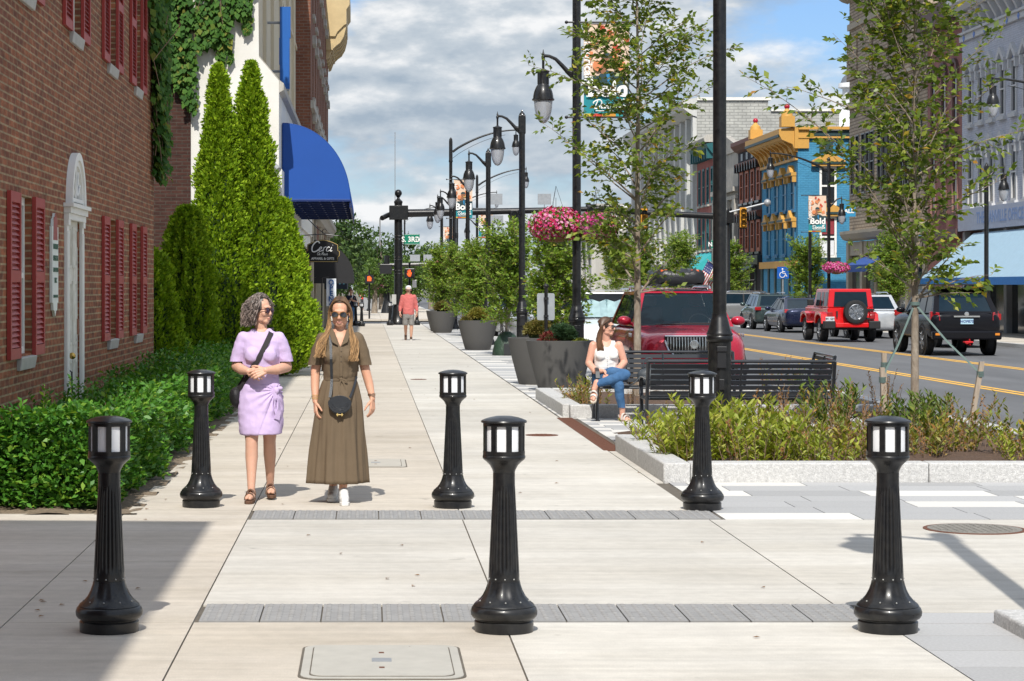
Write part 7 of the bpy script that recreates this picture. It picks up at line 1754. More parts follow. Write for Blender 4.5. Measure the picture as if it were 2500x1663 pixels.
def basket(label, loc, rx, rz_, n, m, seed, fs=.032):
    t = thing('flower_basket', label, 'flower basket', loc, group='hanging flower baskets'); rg = np.random.default_rng(seed)
    b = MB(); b.lathe([(.03,-.22),(.16,-.2),(.25,-.1),(.28,.0),(.26,.02),(.01,.02)], 20, cap=False); b.build('basket', BASK, t)
    b = MB(); b.tube([(0,0,.02),(0,0,.55)], .004, 4)
    for a in (0,2.1,4.2): b.tube([(.25*cos(a),.25*sin(a),.0),(0,0,.75)], .003, 4)
    b.build('chain', BLKM, t)
    d = _n(rg.normal(size=(n,3))); d[:,2] = d[:,2]*.75+.22; q = 1+.16*np.array([noise.noise(Vector(v*2.4+seed)) for v in d]); pos = d*q[:,None]*np.array([[rx,rx*.9,rz_]]); pos *= rg.uniform(.9,1.03,(n,1))
    low = (pos[:,2] < -.12) & (np.hypot(pos[:,0],pos[:,1]) < rx*.55); keep = ~low
    flower_mesh('flowers', pos[keep], (d+rg.normal(size=(n,3))*.3)[keep], rg.uniform(.8,1.2,keep.sum())*fs, m, t)
    k2 = rg.uniform(size=n) < .4; mm = keep & k2; thr = pos[mm]+_n(d[mm])*.004; flower_mesh('flower_throats', thr, d[mm], np.full(mm.sum(), fs*.3), mat('petal_white', (.62,.5,.56), .6), t)
    nl = int(n*1.6); d2 = _n(rg.normal(size=(nl,3))); d2[:,2] = d2[:,2]*.75+.2; pl_ = d2*np.array([[rx,rx*.9,rz_]])*rg.uniform(.7,1.0,(nl,1)); ln = rg.uniform(.04,.08,nl); leaves('foliage', pl_, d2+rg.normal(size=(nl,3))*.6, ln, ln*.5, OAK, t)
    return t
b1 = basket('large hanging basket of magenta and pink petunias left of the nearest lit pole', (3.22,38.1,2.70), .45, .40, 800, PET, 1); b1['label'] = 'large hanging basket of magenta and pink petunias at the left of the street light pole'
basket('pink petunia basket at the right of the street light pole, half behind leaves', (3.93,38.25,2.68), .38, .36, 600, PETP, 2)
basket('round magenta flower basket low on the far left light pole', (3.24,96.9,2.55), .42, .42, 420, PET, 3, .045)
basket('small pink flower basket at the right of the far light pole', (3.96,97.0,2.62), .36, .38, 320, PETP, 4, .045)
basket('round pink flower basket on the pole before the blue building', (20.75,98.4,2.52), .60, .34, 700, PETP, 5, .045)
basket('tiny pink flower basket beyond the side street', (1.0,168,1.85), .55, .55, 160, PETP, 6, .09)
# ================================================================== people
def skinmat(name, c):
    m = mat(name, c, .48, var=.05, scale=9, spec=.4); b = m.node_tree.nodes['Principled BSDF']; b.inputs['Subsurface Weight'].default_value = .12; b.inputs['Subsurface Radius'].default_value = (.012,.005,.003); return m
def fuse(parts, name, m, parent, cut=None, disp=None, label=None):
    """parts: (MB, voxel, smoothing): overlapping solids grown into one skin each, joined in one mesh"""
    V, Fc = [], []
    for b, vox, sm in parts:
        me = bpy.data.meshes.new('tmp'); me.from_pydata(b.v, [], b.f); bm = bmesh.new(); bm.from_mesh(me); bmesh.ops.recalc_face_normals(bm, faces=bm.faces); bm.to_mesh(me); bm.free()
        o = bpy.data.objects.new('tmp', me); COL.objects.link(o); r = o.modifiers.new('r', 'REMESH'); r.mode = 'VOXEL'; r.voxel_size = vox; r.adaptivity = 0
        if sm: s = o.modifiers.new('s', 'SMOOTH'); s.factor = .5; s.iterations = sm
        dg = bpy.context.evaluated_depsgraph_get(); ev = o.evaluated_get(dg); em = ev.to_mesh(); k = len(V)
        nv = [v.normal.copy() for v in em.vertices]
        for v, n_ in zip(em.vertices, nv): V.append(v.co+(n_*disp(v.co, n_) if disp else Vector()))
        Fc += [tuple(i+k for i in p.vertices) for p in em.polygons]
        ev.to_mesh_clear(); bpy.data.objects.remove(o); bpy.data.meshes.remove(me)
    if cut: Fc = [f for f in Fc if not cut(sum((V[i] for i in f), Vector())/len(f))]
    me = bpy.data.meshes.new(name); me.from_pydata([tuple(v) for v in V], [], Fc)
    bm = bmesh.new(); bm.from_mesh(me); bmesh.ops.delete(bm, geom=[v for v in bm.verts if not v.link_faces], context='VERTS'); bm.to_mesh(me); bm.free()
    me.materials.append(m); me.shade_smooth(); return link(me, name, parent, label=label)
def bvh(o):
    from mathutils.bvhtree import BVHTree
    me = o.data; return BVHTree.FromPolygons([v.co for v in me.vertices], [tuple(p.vertices) for p in me.polygons])
def hand(b, W, f, n, th, curl=.5, s=1.):
    W = Vector(W); f = Vector(f).normalized(); n = Vector(n); n = (n-f*n.dot(f)).normalized(); th = Vector(th); th = (th-f*th.dot(f)-n*th.dot(n)).normalized()
    for i, (off, ln) in enumerate(((.031,.070),(.0105,.078),(-.0105,.072),(-.030,.056))):
        K = W+f*(.088-.004*abs(i-1))*s+th*off*s; b.capsule(W+th*off*.55*s+f*.005, K, .0145*s, .0115*s, 10)
        p = K; ang = 0
        for j, (q, bd) in enumerate(((.45,.55),(.31,.9),(.24,.6))):
            ang += curl*bd*(1+.12*i); d = f*cos(ang)+n*sin(ang)+th*off*1.2; d.normalize(); e = p+d*ln*q*s; b.capsule(p, e, (.0095-.001*j)*s, (.0088-.001*j)*s, 10); p = e
    p = W+f*.022*s+th*.022*s
    for j, (l_, r_) in enumerate(((.042,.0135),(.032,.0108),(.024,.009))):
        d = (f*(.62+.15*j)+th*(.72-.22*j)+n*(.30+.1*j)).normalized(); e = p+d*l_*s; b.capsule(p, e, r_*s, r_*.9*s, 10); p = e
def hmat(c, yaw, tilt=0., nod=0.): return Matrix.Translation(c) @ Matrix.Rotation(yaw, 4, 'Z') @ Matrix.Rotation(tilt, 4, 'Y') @ Matrix.Rotation(nod, 4, 'X')
def head_geo(b, M, neck0, s=1., nr=.054):
    S_ = M @ Matrix.Scale(s, 4)
    for c, r in (((0,.018,.032),(.074,.092,.086)),((0,-.018,-.028),(.062,.070,.085)),((0,-.052,-.092),(.034,.032,.026)),((.034,-.055,-.028),(.028,.03,.03)),((-.034,-.055,-.028),(.028,.03,.03)),((0,-.072,.022),(.045,.02,.018)),((0,-.083,-.066),(.021,.012,.009)),((0,-.083,-.078),(.018,.012,.008)),((.077,.014,-.012),(.009,.018,.03)),((-.077,.014,-.012),(.009,.018,.03)),((0,-.103,-.03),(.013,.014,.011)),((.011,-.096,-.033),(.009,.01,.008)),((-.011,-.096,-.033),(.009,.01,.008)),((.03,-.01,-.075),(.03,.045,.03)),((-.03,-.01,-.075),(.03,.045,.03))):
        b.ell(c, r, 18, 12, M=S_)
    pt = lambda p: S_ @ Vector(p)
    b.capsule(pt((0,-.082,.012)), pt((0,-.104,-.026)), .0085*s, .0105*s)
    b.capsule(neck0, pt((0,.022,-.06)), nr*1.06, nr*.92)
def lips(t, M, s=1., m=None):
    S_ = M @ Matrix.Scale(s, 4); b = MB(); b.ell((0,-.0882,-.0670), (.0225,.0072,.0042), 14, 8, M=S_); b.ell((0,-.0875,-.0735), (.018,.0074,.0048), 14, 8, M=S_); b.build('lips', m or mat('lip_rose', (.46,.19,.15), .45), t, smooth=180)
def eyes(t, M, s=1.):
    S_ = M @ Matrix.Scale(s, 4); b = MB()
    for x in (-.031,.031): b.ell((x,-.081,.0), (.014,.008,.007), 12, 8, M=S_)
    b.build('eyes', mat('eye_dark', (.05,.035,.03), .2), t); b = MB()
    for x in (-.031,.031): b.tube([S_ @ Vector((x-.018,-.088,.02)), S_ @ Vector((x,-.092,.026)), S_ @ Vector((x+.018,-.088,.02))], .003, 6)
    b.build('eyebrows', mat('brow', (.08,.045,.03), .7), t)
def sunglasses(t, M, s=1., fm=None, lm=None, rx=.027, rz=.023):
    S_ = M @ Matrix.Scale(s, 4); b = MB()
    for x in (-.033,.033):
        ring = [S_ @ Vector((x+rx*cos(a), -.099+.012*(abs(x+rx*cos(a))/.06)**2, -.002+rz*sin(a))) for a in [2*pi*k/20 for k in range(21)]]; b.tube(ring, .0032*s, 6)
    b.tube([S_ @ Vector((-.009,-.1,.006)), S_ @ Vector((0,-.104,.009)), S_ @ Vector((.009,-.1,.006))], .0032*s, 6)
    for sg in (-1,1): b.tube([S_ @ Vector((sg*.060,-.088,.008)), S_ @ Vector((sg*.077,-.04,.006)), S_ @ Vector((sg*.080,.02,.002))], .0034*s, 6)
    g = b.build('sunglasses', fm or BLKM, t); b = MB()
    for x in (-.033,.033): b.ell((x,-.0965,-.002), (rx*.97,.003,rz*.97), 18, 8, M=S_)
    b.build('lens', lm or mat('dark_lens', (.012,.012,.018), .06, spec=.8, coat=.5), g)
def catmull(P_, n=4):
    P_ = [Vector(p) for p in P_]; out = []
    for i in range(len(P_)-1):
        p0,p1,p2,p3 = P_[max(i-1,0)],P_[i],P_[i+1],P_[min(i+2,len(P_)-1)]
        for k in range(n): u = k/n; out.append(.5*((2*p1)+(p2-p0)*u+(2*p0-5*p1+4*p2-p3)*u*u+(3*p1-p0-3*p2+p3)*u**3))
    return out+[P_[-1]]
def strand(b, pts, r0, r1, c0, c1, seg=5):
    o = len(b.v); n = len(pts); b.tube(pts, [r0+(r1-r0)*(i/(n-1))**1.5 for i in range(n)], seg)
    for i in range(n):
        u = i/(n-1); b.tint += [tuple(a+(c-a)*u for a, c in zip(c0, c1))+(1,)]*seg
HAIR = mat('hair_strands', (.1,.06,.04), .42, var=.08, scale=40, attr=True, spec=.45)
def cap_shell(b, M, s, c, rx=.0785, ry=.097, rz=.092, front=-.045, fz=.055):
    """scalp cover under the strands; open over the face"""
    S_ = M @ Matrix.Scale(s, 4); tmp = MB(); tmp.ell((0,.02,.034), (rx,ry,rz), 26, 18); o = len(b.v)
    keep = [f for f in tmp.f if not (sum(tmp.v[i][1] for i in f)/len(f) < front and sum(tmp.v[i][2] for i in f)/len(f) < fz) and sum(tmp.v[i][2] for i in f)/len(f) > -.055]
    b.add([S_ @ Vector(v) for v in tmp.v], keep); b.tint += [tuple(c)+(1,)]*len(tmp.v)
def foot(b, A, toe, r=.036):
    """A ankle, toe direction in plan"""
    A = Vector(A); d = Vector((toe[0],toe[1],0)).normalized(); b.capsule(A, (A.x-d.x*.02, A.y-d.y*.02, .045+A.z-.085), r*.95, r); b.capsule((A.x-d.x*.025,A.y-d.y*.025,A.z-.05), (A.x+d.x*.10,A.y+d.y*.10,A.z-.058), r*.98, r*.8); b.capsule((A.x+d.x*.06-d.y*.02,A.y+d.y*.06+d.x*.02,A.z-.056), (A.x+d.x*.15-d.y*.012,A.y+d.y*.15+d.x*.012,A.z-.064), r*.75, .017); b.capsule((A.x+d.x*.06+d.y*.02,A.y+d.y*.06-d.x*.02,A.z-.058), (A.x+d.x*.13+d.y*.02,A.y+d.y*.13-d.x*.02,A.z-.066), r*.7, .015)
def sandal(t, A, toe, pitch=0., sole=None, strap=None, name='sandal'):
    """footbed under the ankle point with two instep straps and a heel strap"""
    d = Vector((toe[0],toe[1],0)).normalized(); q = Vector((-d.y, d.x, 0)); A = Vector(A)
    F_ = lambda f, s_, z: A+d*f+q*s_+Vector((0,0,z+pitch*f))
    o = [(-.06,-.022),(-.065,0),(-.06,.022),(-.02,.032),(.05,.036),(.11,.044),(.16,.038),(.185,.012),(.18,-.015),(.14,-.036),(.06,-.034),(-.02,-.031)]
    b = MB(); n = len(o); b.add([F_(f,s_,-.113) for f,s_ in o]+[F_(f,s_,-.086) for f,s_ in o], [tuple(range(n)), tuple(range(n,2*n))[::-1]]+[(i,i+n,(i+1)%n+n,(i+1)%n) for i in range(n)]); s = b.build(name, sole, t, bevel=.004)
    b = MB()
    for f, h, w_ in ((.095,-.03,.032),(.045,-.005,.034)):
        P_ = [F_(f, .043*cos(a), -.088+(h+.088)*sin(a)**.8) for a in [pi*k/10 for k in range(11)]]; N_ = [(q*cos(a)+Vector((0,0,1))*sin(a)) for a in [pi*k/10 for k in range(11)]]; b.ribbon(P_, N_, w_, .005)
    P_ = [F_(-.015,.037,-.055),F_(-.05,.03,-.04),F_(-.07,0,-.035),F_(-.05,-.03,-.04),F_(-.015,-.037,-.055)]; b.ribbon(P_, [q,-d+q,-d,-d-q,-q], .02, .004)
    b.build('sandal_strap', strap, s)
SK1 = skinmat('skin_warm', (.60,.345,.245)); SK2 = skinmat('skin_tan', (.60,.325,.215)); SK3 = skinmat('skin_rosy', (.62,.335,.245))
PPL = 'people on the sidewalk'
# ---------------------------------------------------------------- woman in the lilac dress
t = W1 = thing('person', 'woman with curly grey hair and sunglasses in a lilac wrap dress, hands clasped', 'person', (-.855, 17.72, 0), 0, PPL)
b = MB()
b.loft([(0,0,.78,.15,.09,.09),(0,0,.9,.155,.10,.10),(0,0,1.0,.13,.09,.075),(0,0,1.15,.14,.1,.08),(0,0,1.25,.155,.085,.08),(0,.0,1.32,.15,.065,.07),(0,.005,1.35,.10,.055,.06),(0,.01,1.38,.06,.05,.05)], 24)
b.ell((0,0,.80), (.16,.11,.1))
for sx, kn, an in ((-1,(-.082,-.075,.475),(-.082,-.135,.108)),(1,(.07,.05,.475),(.068,.225,.125))):
    hp = (sx*.088,.0,.86); md = tuple((a+c)/2 for a, c in zip(hp, kn)); cf = (kn[0]+(an[0]-kn[0])*.3, kn[1]+(an[1]-kn[1])*.3+.018, kn[2]-.115)
    b.chain([hp,md,kn,cf,((cf[0]+an[0])/2,(cf[1]+an[1])/2,(cf[2]+an[2])/2),an], [.092,.079,.056,.057,.044,.034]); foot(b, an, (sx*.12,-1))
b.chain([(-.165,.01,1.300),(-.225,.035,1.075),(-.17,-.07,1.05),(-.105,-.165,1.04)], [.046,.044,.042,.027]); b.chain([(.165,.01,1.300),(.228,.035,1.07),(.14,-.09,1.05),(.045,-.19,1.048)], [.046,.044,.042,.027])
H = MB(); hand(H, (-.105,-.165,1.04), (.75,-.45,-.22), (.25,.75,-.3), (.1,-.2,1), .55); H2 = MB(); hand(H2, (.045,-.192,1.046), (-.82,-.28,-.22), (-.2,.8,-.3), (-.1,-.2,1), .55)
M1 = hmat((.005,-.015,1.525), radians(54), .0, .03) @ Matrix.Scale(.95, 4); HD = MB(); head_geo(HD, M1, (0,.015,1.34))
fuse([(b,.0065,5),(HD,.0042,3),(H,.003,2),(H2,.003,2)], 'body', SK1, t); lips(t, M1); sunglasses(t, M1, 1.02, mat('frame_tortoise', (.05,.012,.012), .2), mat('lens_plum', (.03,.006,.03), .05, spec=.8, coat=.5))
LIL = mat('fabric_lilac', (.55,.425,.65), .85, var=.035, scale=14, bump=.12, bscale=120, spec=.2)
b = MB()
b.loft([(0,-.005,.535,.188,.165,.15),(0,-.005,.6,.193,.158,.145),(0,0,.7,.201,.145,.14),(0,0,.82,.197,.13,.13),(0,0,.9,.178,.118,.115),(0,0,.98,.152,.108,.09),(0,0,1.04,.149,.112,.088),(0,0,1.1,.158,.122,.09),(0,0,1.18,.17,.125,.097),(0,0,1.25,.175,.103,.096),(0,0,1.305,.172,.084,.088),(0,.005,1.345,.13,.069,.074),(0,.012,1.375,.082,.058,.062)], 40)
for s in (-1,1): b.ell((s*.072,-.085,1.165), (.072,.062,.066)); b.chain([(s*.158,.005,1.295),(s*.19,.018,1.21),(s*.216,.03,1.10)], [.060,.064,.068])
def lil(v, n):
    d = 0
    if v.z < .93 and v.y < .05:
        a = atan2(v.z-.885, v.x-.125); rr = sqrt((v.z-.885)**2+(v.x-.125)**2); fo = min(1, rr/.05)*max(0, 1-rr/.34); d += .0075*sin(a*17)*fo
        if v.x < .125-(.885-v.z)*.42+.0: d += .006
    if .95 < v.z < 1.12 and v.y < 0: d += .0035*sin(v.z*130+v.x*9)*max(0, 1-abs(v.z-1.03)/.09)
    d += .003*noise.noise(v*22)+.011*(.25-abs(noise.noise(Vector((v.x*7+v.z*4,v.y*7,v.z*11)))))
    return d
dr = fuse([(b,.006,4)], 'dress', LIL, t, lambda c: (abs(c.x) > .165 and 1.02 < c.z < 1.112) or (c.z > 1.345 and (c.x**2+(c.y+.0)**2) < .064**2), lil)
BV = bvh(dr)
def on(x, z, off=.006, back=False):
    h = BV.ray_cast(Vector((x, 1 if back else -1, z)), Vector((0, -1 if back else 1, 0)))
    return (h[0]+h[1]*off, h[1]) if h[0] else (Vector((x, 0, z)), Vector((0,-1,0)))
b = MB()                                                                # knot and hanging ties on the hip
p, n_ = on(.125,.885,.012); b.ell(p, (.026,.02,.03)); b.ell(p+Vector((.03,.01,.018)), (.028,.014,.016))
for P_ in ([(.13,.88),(.145,.80),(.150,.72),(.135,.655)],[(.12,.88),(.118,.81),(.128,.74),(.15,.69)]):
    q = [on(x,z,.012) for x, z in P_]; b.ribbon(catmull([a for a,_ in q]), [q[min(i//4,3)][1] for i in range(13)], [.03+.002*i for i in range(13)], .008)
b.build('tie', LIL, dr)
BAGB = mat('bag_webbing', (.022,.018,.020), .75, var=.15)
t2 = thing('shoulder_bag', 'black bag on a wide strap worn across the lilac dress', 'bag', (-.855, 17.72, 0))
q = [on(x,z,.008) for x, z in ((.085,1.335),(.055,1.27),(.02,1.20),(-.02,1.135),(-.06,1.08),(-.10,1.02),(-.135,.965),(-.165,.92))]
P_ = [Vector((.078,.075,1.345)),Vector((.086,.02,1.382))]+[a for a,_ in q]+[Vector((-.215,.0,.88))]; N_ = [Vector((.1,.8,.4)),Vector((.1,-.1,1))]+[n_ for _,n_ in q]+[Vector((-.8,-.5,0))]
b = MB(); b.ribbon(P_, N_, .046, .004); P_ = [Vector((.078,.075,1.345)),Vector((.0,.11,1.22)),Vector((-.1,.115,1.05)),Vector((-.215,.06,.88))]; b.ribbon(P_, Vector((0,1,.1)), .046, .004); b.build('strap', BAGB, t2, smooth=40)
b = MB(); b.ell((-.225,.04,.835), (.06,.10,.10), 20, 12); b.v = [(x+.012*noise.noise(Vector((x*12,y*12,z*12))), y, z if z < .88 else .88+(z-.88)*.5) for x,y,z in b.v]; b.build('pouch', mat('bag_fabric', (.014,.013,.015), .6, bump=.6, bscale=18), t2)
BRK = mat('sandal_brown', (.15,.09,.06), .75, var=.15); SOL = mat('sandal_sole', (.12,.06,.035), .8)
for an, sx in (((-.082,-.135,.113),-1),((.068,.225,.127),1)): sandal(t, an, (sx*.12,-1), 0, SOL, BRK)
r = random.Random(4); b = MB(); b.tint = []; G0 = (.07,.062,.058); cap_shell(b, M1, 1.02, (.09,.08,.075), front=-.04, fz=.1)
for k in range(820):
    az = r.uniform(-pi, pi); e = r.uniform(-.25, 1.5)
    if abs(az) < 1.1 and e < .78: continue
    dr_ = Vector((sin(az)*cos(e), -cos(az)*cos(e), sin(e))); root = Vector((dr_.x*.079, .02+dr_.y*.095, .034+dr_.z*.092))
    out = Vector((sin(az), -cos(az), 0)); 
    if abs(az) < 1.05: out = Vector((1 if az > 0 else -1, .55, 0)).normalized(); 
    end_z = r.uniform(-.135,-.045)-.02*max(0,out.y); bul = r.uniform(.094,.142)+.03*max(0, out.y)
    mid = Vector((out.x*bul*.84, .02+out.y*bul, max(-.02, root.z*.35))); end = Vector((out.x*bul*.93, .02+out.y*bul*1.12, end_z))
    if abs(az) < 1.3 : end.y = max(end.y, .0)
    P_ = catmull([root, root+dr_*.012+out*.010, mid, mid.lerp(end,.55)+out*.008, end], 6); ph = r.uniform(0,6.28); fr = r.uniform(5,8); am = r.uniform(.005,.011); n = len(P_)
    q = []
    for i, p in enumerate(P_):
        u = i/(n-1); a = ph+fr*2.2*u*2; w_ = am*min(1, u*2.5); q.append(M1 @ (p+Vector((cos(a)*out.y-0, cos(a)*out.x, 0))*w_+out*sin(a)*w_+Vector((0,0,sin(a*1.3)*w_*.6))))
    g = r.choice([.8,1.,1.3,2.2,3.6]); c0 = tuple(c*g for c in (.065,.055,.05)); c1 = tuple(min(.5, c*g*1.5) for c in (.075,.058,.05)); strand(b, q, .0036, .0018, c0, c1, 4)
b.build('hair', HAIR, t, smooth=60)
# ---------------------------------------------------------------- woman in the olive dress
t = W2 = thing('person', 'woman with long blonde brown hair in a long olive shirt dress and white sneakers', 'person', (-.225, 17.6, 0), 0, PPL)
b = MB()
b.loft([(0,0,.78,.15,.1,.1),(0,0,.9,.15,.10,.10),(0,0,1.0,.125,.09,.075),(0,0,1.15,.135,.1,.08),(0,0,1.25,.15,.085,.08),(0,.0,1.31,.145,.065,.07),(0,.005,1.34,.10,.057,.06),(0,.01,1.38,.06,.05,.05)], 24)
for an, kn in (((.025,-.14,.10),(.055,-.10,.47)),((-.065,.15,.11),(-.07,.02,.47))): b.chain([(kn[0]*1.3,0,.85),kn,(kn[0],kn[1]+.02,.36),an], [.085,.055,.055,.034])
b.chain([(-.168,.01,1.29),(-.222,.03,1.05),(-.225,-.005,.92),(-.222,-.055,.805)], [.052,.044,.040,.027]); b.chain([(.168,.01,1.29),(.225,.03,1.06),(.262,.02,.94),(.292,-.02,.825)], [.052,.044,.040,.027])
H = MB(); hand(H, (-.222,-.055,.805), (.06,-.25,-.95), (.9,.25,0), (.3,-1,.0), .45); H2 = MB(); hand(H2, (.292,-.02,.825), (.0,-.1,-1), (-.85,.5,0), (-.5,-.8,0), .5)
M2 = hmat((.0,-.03,1.505), radians(-4), .02, .16) @ Matrix.Diagonal((1.12,.95,.95,1)); HD = MB(); head_geo(HD, M2, (0,.01,1.33), .99)
fuse([(b,.0065,5),(HD,.0042,3),(H,.003,2),(H2,.003,2)], 'body', SK2, t); lips(t, M2, .99); sunglasses(t, M2, 1.02, mat('frame_amber', (.22,.10,.02), .25), mat('lens_slate', (.022,.026,.035), .05, spec=.8, coat=.5), .028, .025)
OLV = mat('fabric_olive', (.135,.098,.062), .8, var=.05, scale=12, bump=.15, bscale=90, spec=.25)
b = MB()
b.loft([(0,0,.965,.142,.10,.09),(0,0,.99,.152,.115,.095),(0,0,1.06,.16,.128,.096),(0,0,1.13,.166,.13,.098),(0,0,1.19,.17,.128,.098),(0,0,1.25,.172,.105,.096),(0,0,1.295,.168,.085,.088),(0,.005,1.335,.125,.07,.075),(0,.012,1.37,.08,.058,.064)], 40)
for s in (-1,1): b.ell((s*.074,-.085,1.155), (.072,.06,.066)); b.chain([(s*.155,.005,1.29),(s*.192,.015,1.20),(s*.222,.022,1.075)], [.062,.066,.070])
vn = lambda c: (c.y < 0 and c.z > 1.235 and abs(c.x-.005) < (c.z-1.235)*.46)
bod = fuse([(b,.006,4)], 'dress', OLV, t, lambda c: vn(c) or (c.z > 1.35) or (abs(c.x) > .168 and .98 < c.z < 1.088), lambda v, n: .003*noise.noise(v*18)+.010*(.22-abs(noise.noise(Vector((v.x*8-v.z*4,v.y*8,v.z*9)))))+.0045*noise.noise(Vector((v.x*30, v.y*30, v.z*6)))*(1 if v.z < 1.12 else .4))
def pleat(a, z):
    u = (.985-z)/.83; k = min(1, .25+u*1.1); return 1+k*(.038*sin(a*13+.9*sin(z*5))+.05*sin(a*7+1.3+z*2.5)+.03*sin(a*4+.5)+.014*sin(a*29+z*6))
b = MB(); rg_ = []
for i in range(27):
    u = i/26; z = .985-.825*u; hip = min(1, u/.22); rx = .142+.062*hip**.7+.062*max(0,(u-.2)/.8); rg_.append((-.026*u, -.03*u, z+.012*0, rx, .10+.045*hip+.055*u, .09+.05*hip+.07*u))
b.loft(rg_, 150, fn=pleat); b.f = [f for f in b.f if len(f) == 4 ]
sk = b.build('skirt', OLV, bod, smooth=180)
sk.modifiers.new('th', 'SOLIDIFY').thickness = .004
BV = bvh(sk)
b = MB(); b.ribbon([Vector((.146*cos(a), -.004+(.104 if sin(a) < 0 else .094)*sin(a), .982)) for a in [2*pi*k/40 for k in range(41)]], [Vector((cos(a), sin(a), 0)) for a in [2*pi*k/40 for k in range(41)]], .03, .008)
b.ell((.012,-.112,.98), (.02,.012,.018))
for P_ in ([(.012,-.118,.98),(.04,-.125,.94),(.055,-.13,.88),(.062,-.132,.845)],[(.01,-.118,.98),(-.005,-.125,.93),(.002,-.135,.88),(-.004,-.137,.86)],[(.012,-.118,.985),(.05,-.125,.975),(.06,-.125,.955),(.015,-.118,.975)]): b.ribbon(catmull(P_), Vector((0,-1,0)), .014, .005)
b.build('belt', OLV, bod)
b = MB()                                                                # collar and placket
for s in (-1,1): b.hexa([(s*.014,-.119,1.245),(s*.062,-.108,1.275),(s*.098,-.03,1.352),(s*.06,-.052,1.372)], [(s*.018,-.131,1.247),(s*.07,-.118,1.272),(s*.105,-.035,1.36),(s*.066,-.058,1.382)])
BV2 = bvh(bod); q = []
for z in (1.24,1.2,1.16,1.12,1.08,1.04,1.0): h = BV2.ray_cast(Vector((.012,-1,z)), Vector((0,1,0))); q.append(h[0]+Vector((0,-.003,0)) if h[0] else Vector((.012,-.13,z)))
b.ribbon(q, Vector((0,-1,0)), .03, .006); b.build('collar', OLV, bod, bevel=.003)
b = MB()
for p in q[:4]: b.ell(p+Vector((0,-.004,0)), .005, 8, 6)
b.build('button', mat('button_brown', (.05,.035,.025), .4), bod)
# bag
t2 = thing('saddle_bag', 'small rounded black leather saddle bag on a thin strap over the olive dress', 'bag', (-.225, 17.6, 0)); LEA = mat('leather_black', (.02,.023,.028), .38, bump=.25, bscale=90, coat=.15)
h = BV.ray_cast(Vector((.005,-1,.80)), Vector((0,1,0))); yb = (h[0].y if h[0] else -.17)-.035
sh = [(.105*cos(a)*(1 if sin(a) < .3 else .94), .80+(.095 if sin(a) < 0 else .055)*sin(a)) for a in [2*pi*k/28 for k in range(28)]]
b = MB(); b.prism(sh, yb-.03, yb+.03); b.build('pouch', LEA, t2, smooth=40, bevel=.012, bseg=3)
b = MB(); sh2 = [(.104*cos(a)*(1 if sin(a) < .3 else .94), .803+(.085 if sin(a) < 0 else .054)*sin(a)) for a in [2*pi*k/28 for k in range(28)]]; b.prism(sh2, yb-.04, yb-.031)
for rr in (.07,.085): b.tube([(rr*cos(a), yb-.041, .815+rr*.85*sin(a)) for a in [pi+.15+(pi-.3)*k/14 for k in range(15)]], .0025, 5)
fl_ = b.build('flap', LEA, t2, smooth=40, bevel=.003)
b = MB()
for x in (-.02,.02): b.capsule((x,yb-.03,.715), (x,yb-.03,.700), .007, .007, 8)
b.tube([(-.03,yb-.03,.706),(.03,yb-.03,.706)], .004, 6); b.build('buckle', GOLD, t2)
b = MB(); q = []
for z in (1.33,1.26,1.2,1.14,1.08,1.02,.98): x = -.085+.012*(1.33-z)/.35; h = BV2.ray_cast(Vector((x,-1,z)), Vector((0,1,0))); q.append((h[0]+Vector((0,-.007,0))) if h[0] else Vector((x,-.12,z)))
b.ribbon([Vector((-.08,.03,1.375)),Vector((-.083,-.03,1.365))]+q+[Vector((-.078,yb+.03,.9)),Vector((-.088,yb,.84))], Vector((0,-1,.2)), .024, .004); b.ribbon([Vector((.09,yb,.84)),Vector((.115,-.13,.89)),Vector((.135,-.09,.95)),Vector((.15,-.04,1.0))], Vector((.4,-1,0)), .02, .004); b.build('strap', LEA, t2)
b = MB()
for z,r_ in ((.85,.034),(.835,.033),(.822,.033)): b.lathe([(r_,z),(r_+.001,z+.005)], 18, (-.223,-.042+(.85-z)*-.3,0), cap=False)
b.build('bracelet', GOLD, t); b = MB(); b.lathe([(.034,0),(.035,.018)], 18, (.284,-.01,.845), cap=False); b.lathe([(.016,-.006),(.016,.006)], 14, M=Matrix.Translation((.30,-.04,.853)) @ Matrix.Rotation(pi/2, 4, 'X')); b.build('watch', mat('watch_rose', (.45,.28,.2), .3, .8), t)
def sneaker(t, A, toe, m, pitch=0.):
    d = Vector((toe[0],toe[1],0)).normalized(); q = Vector((-d.y,d.x,0)); A = Vector(A); FF = lambda f,s_,z: A+d*f+q*s_+Vector((0,0,z+pitch*f))
    b = MB(); b.capsule(FF(-.03,0,-.045), FF(.09,.0,-.05), .042, .044); b.capsule(FF(.06,0,-.055), FF(.155,0,-.066), .044, .034); b.capsule(FF(-.02,0,.0), FF(.05,0,-.03), .043, .042); sh = fuse([(b,.005,3)], 'sneaker', m, t)
    o = [(-.075,-.025),(-.082,0),(-.075,.025),(-.02,.038),(.06,.042),(.13,.046),(.185,.03),(.198,0),(.185,-.03),(.13,-.046),(.06,-.04),(-.02,-.036)]; n = len(o); b = MB(); b.add([FF(f,s_,-.1) for f,s_ in o]+[FF(f,s_,-.072) for f,s_ in o], [tuple(range(n)),tuple(range(n,2*n))[::-1]]+[(i,i+n,(i+1)%n+n,(i+1)%n) for i in range(n)]); b.build('sole', mat('sole_white', (.66,.65,.63), .6), sh, bevel=.005)
    b = MB()
    for k in range(4): f = .03+k*.025; b.tube([FF(f,-.026,-.012-k*.008),FF(f+.006,0,-.002-k*.01),FF(f+.012,.026,-.012-k*.008)], .004, 5)
    b.build('lace', mat('lace_white', (.7,.7,.69), .7), sh)
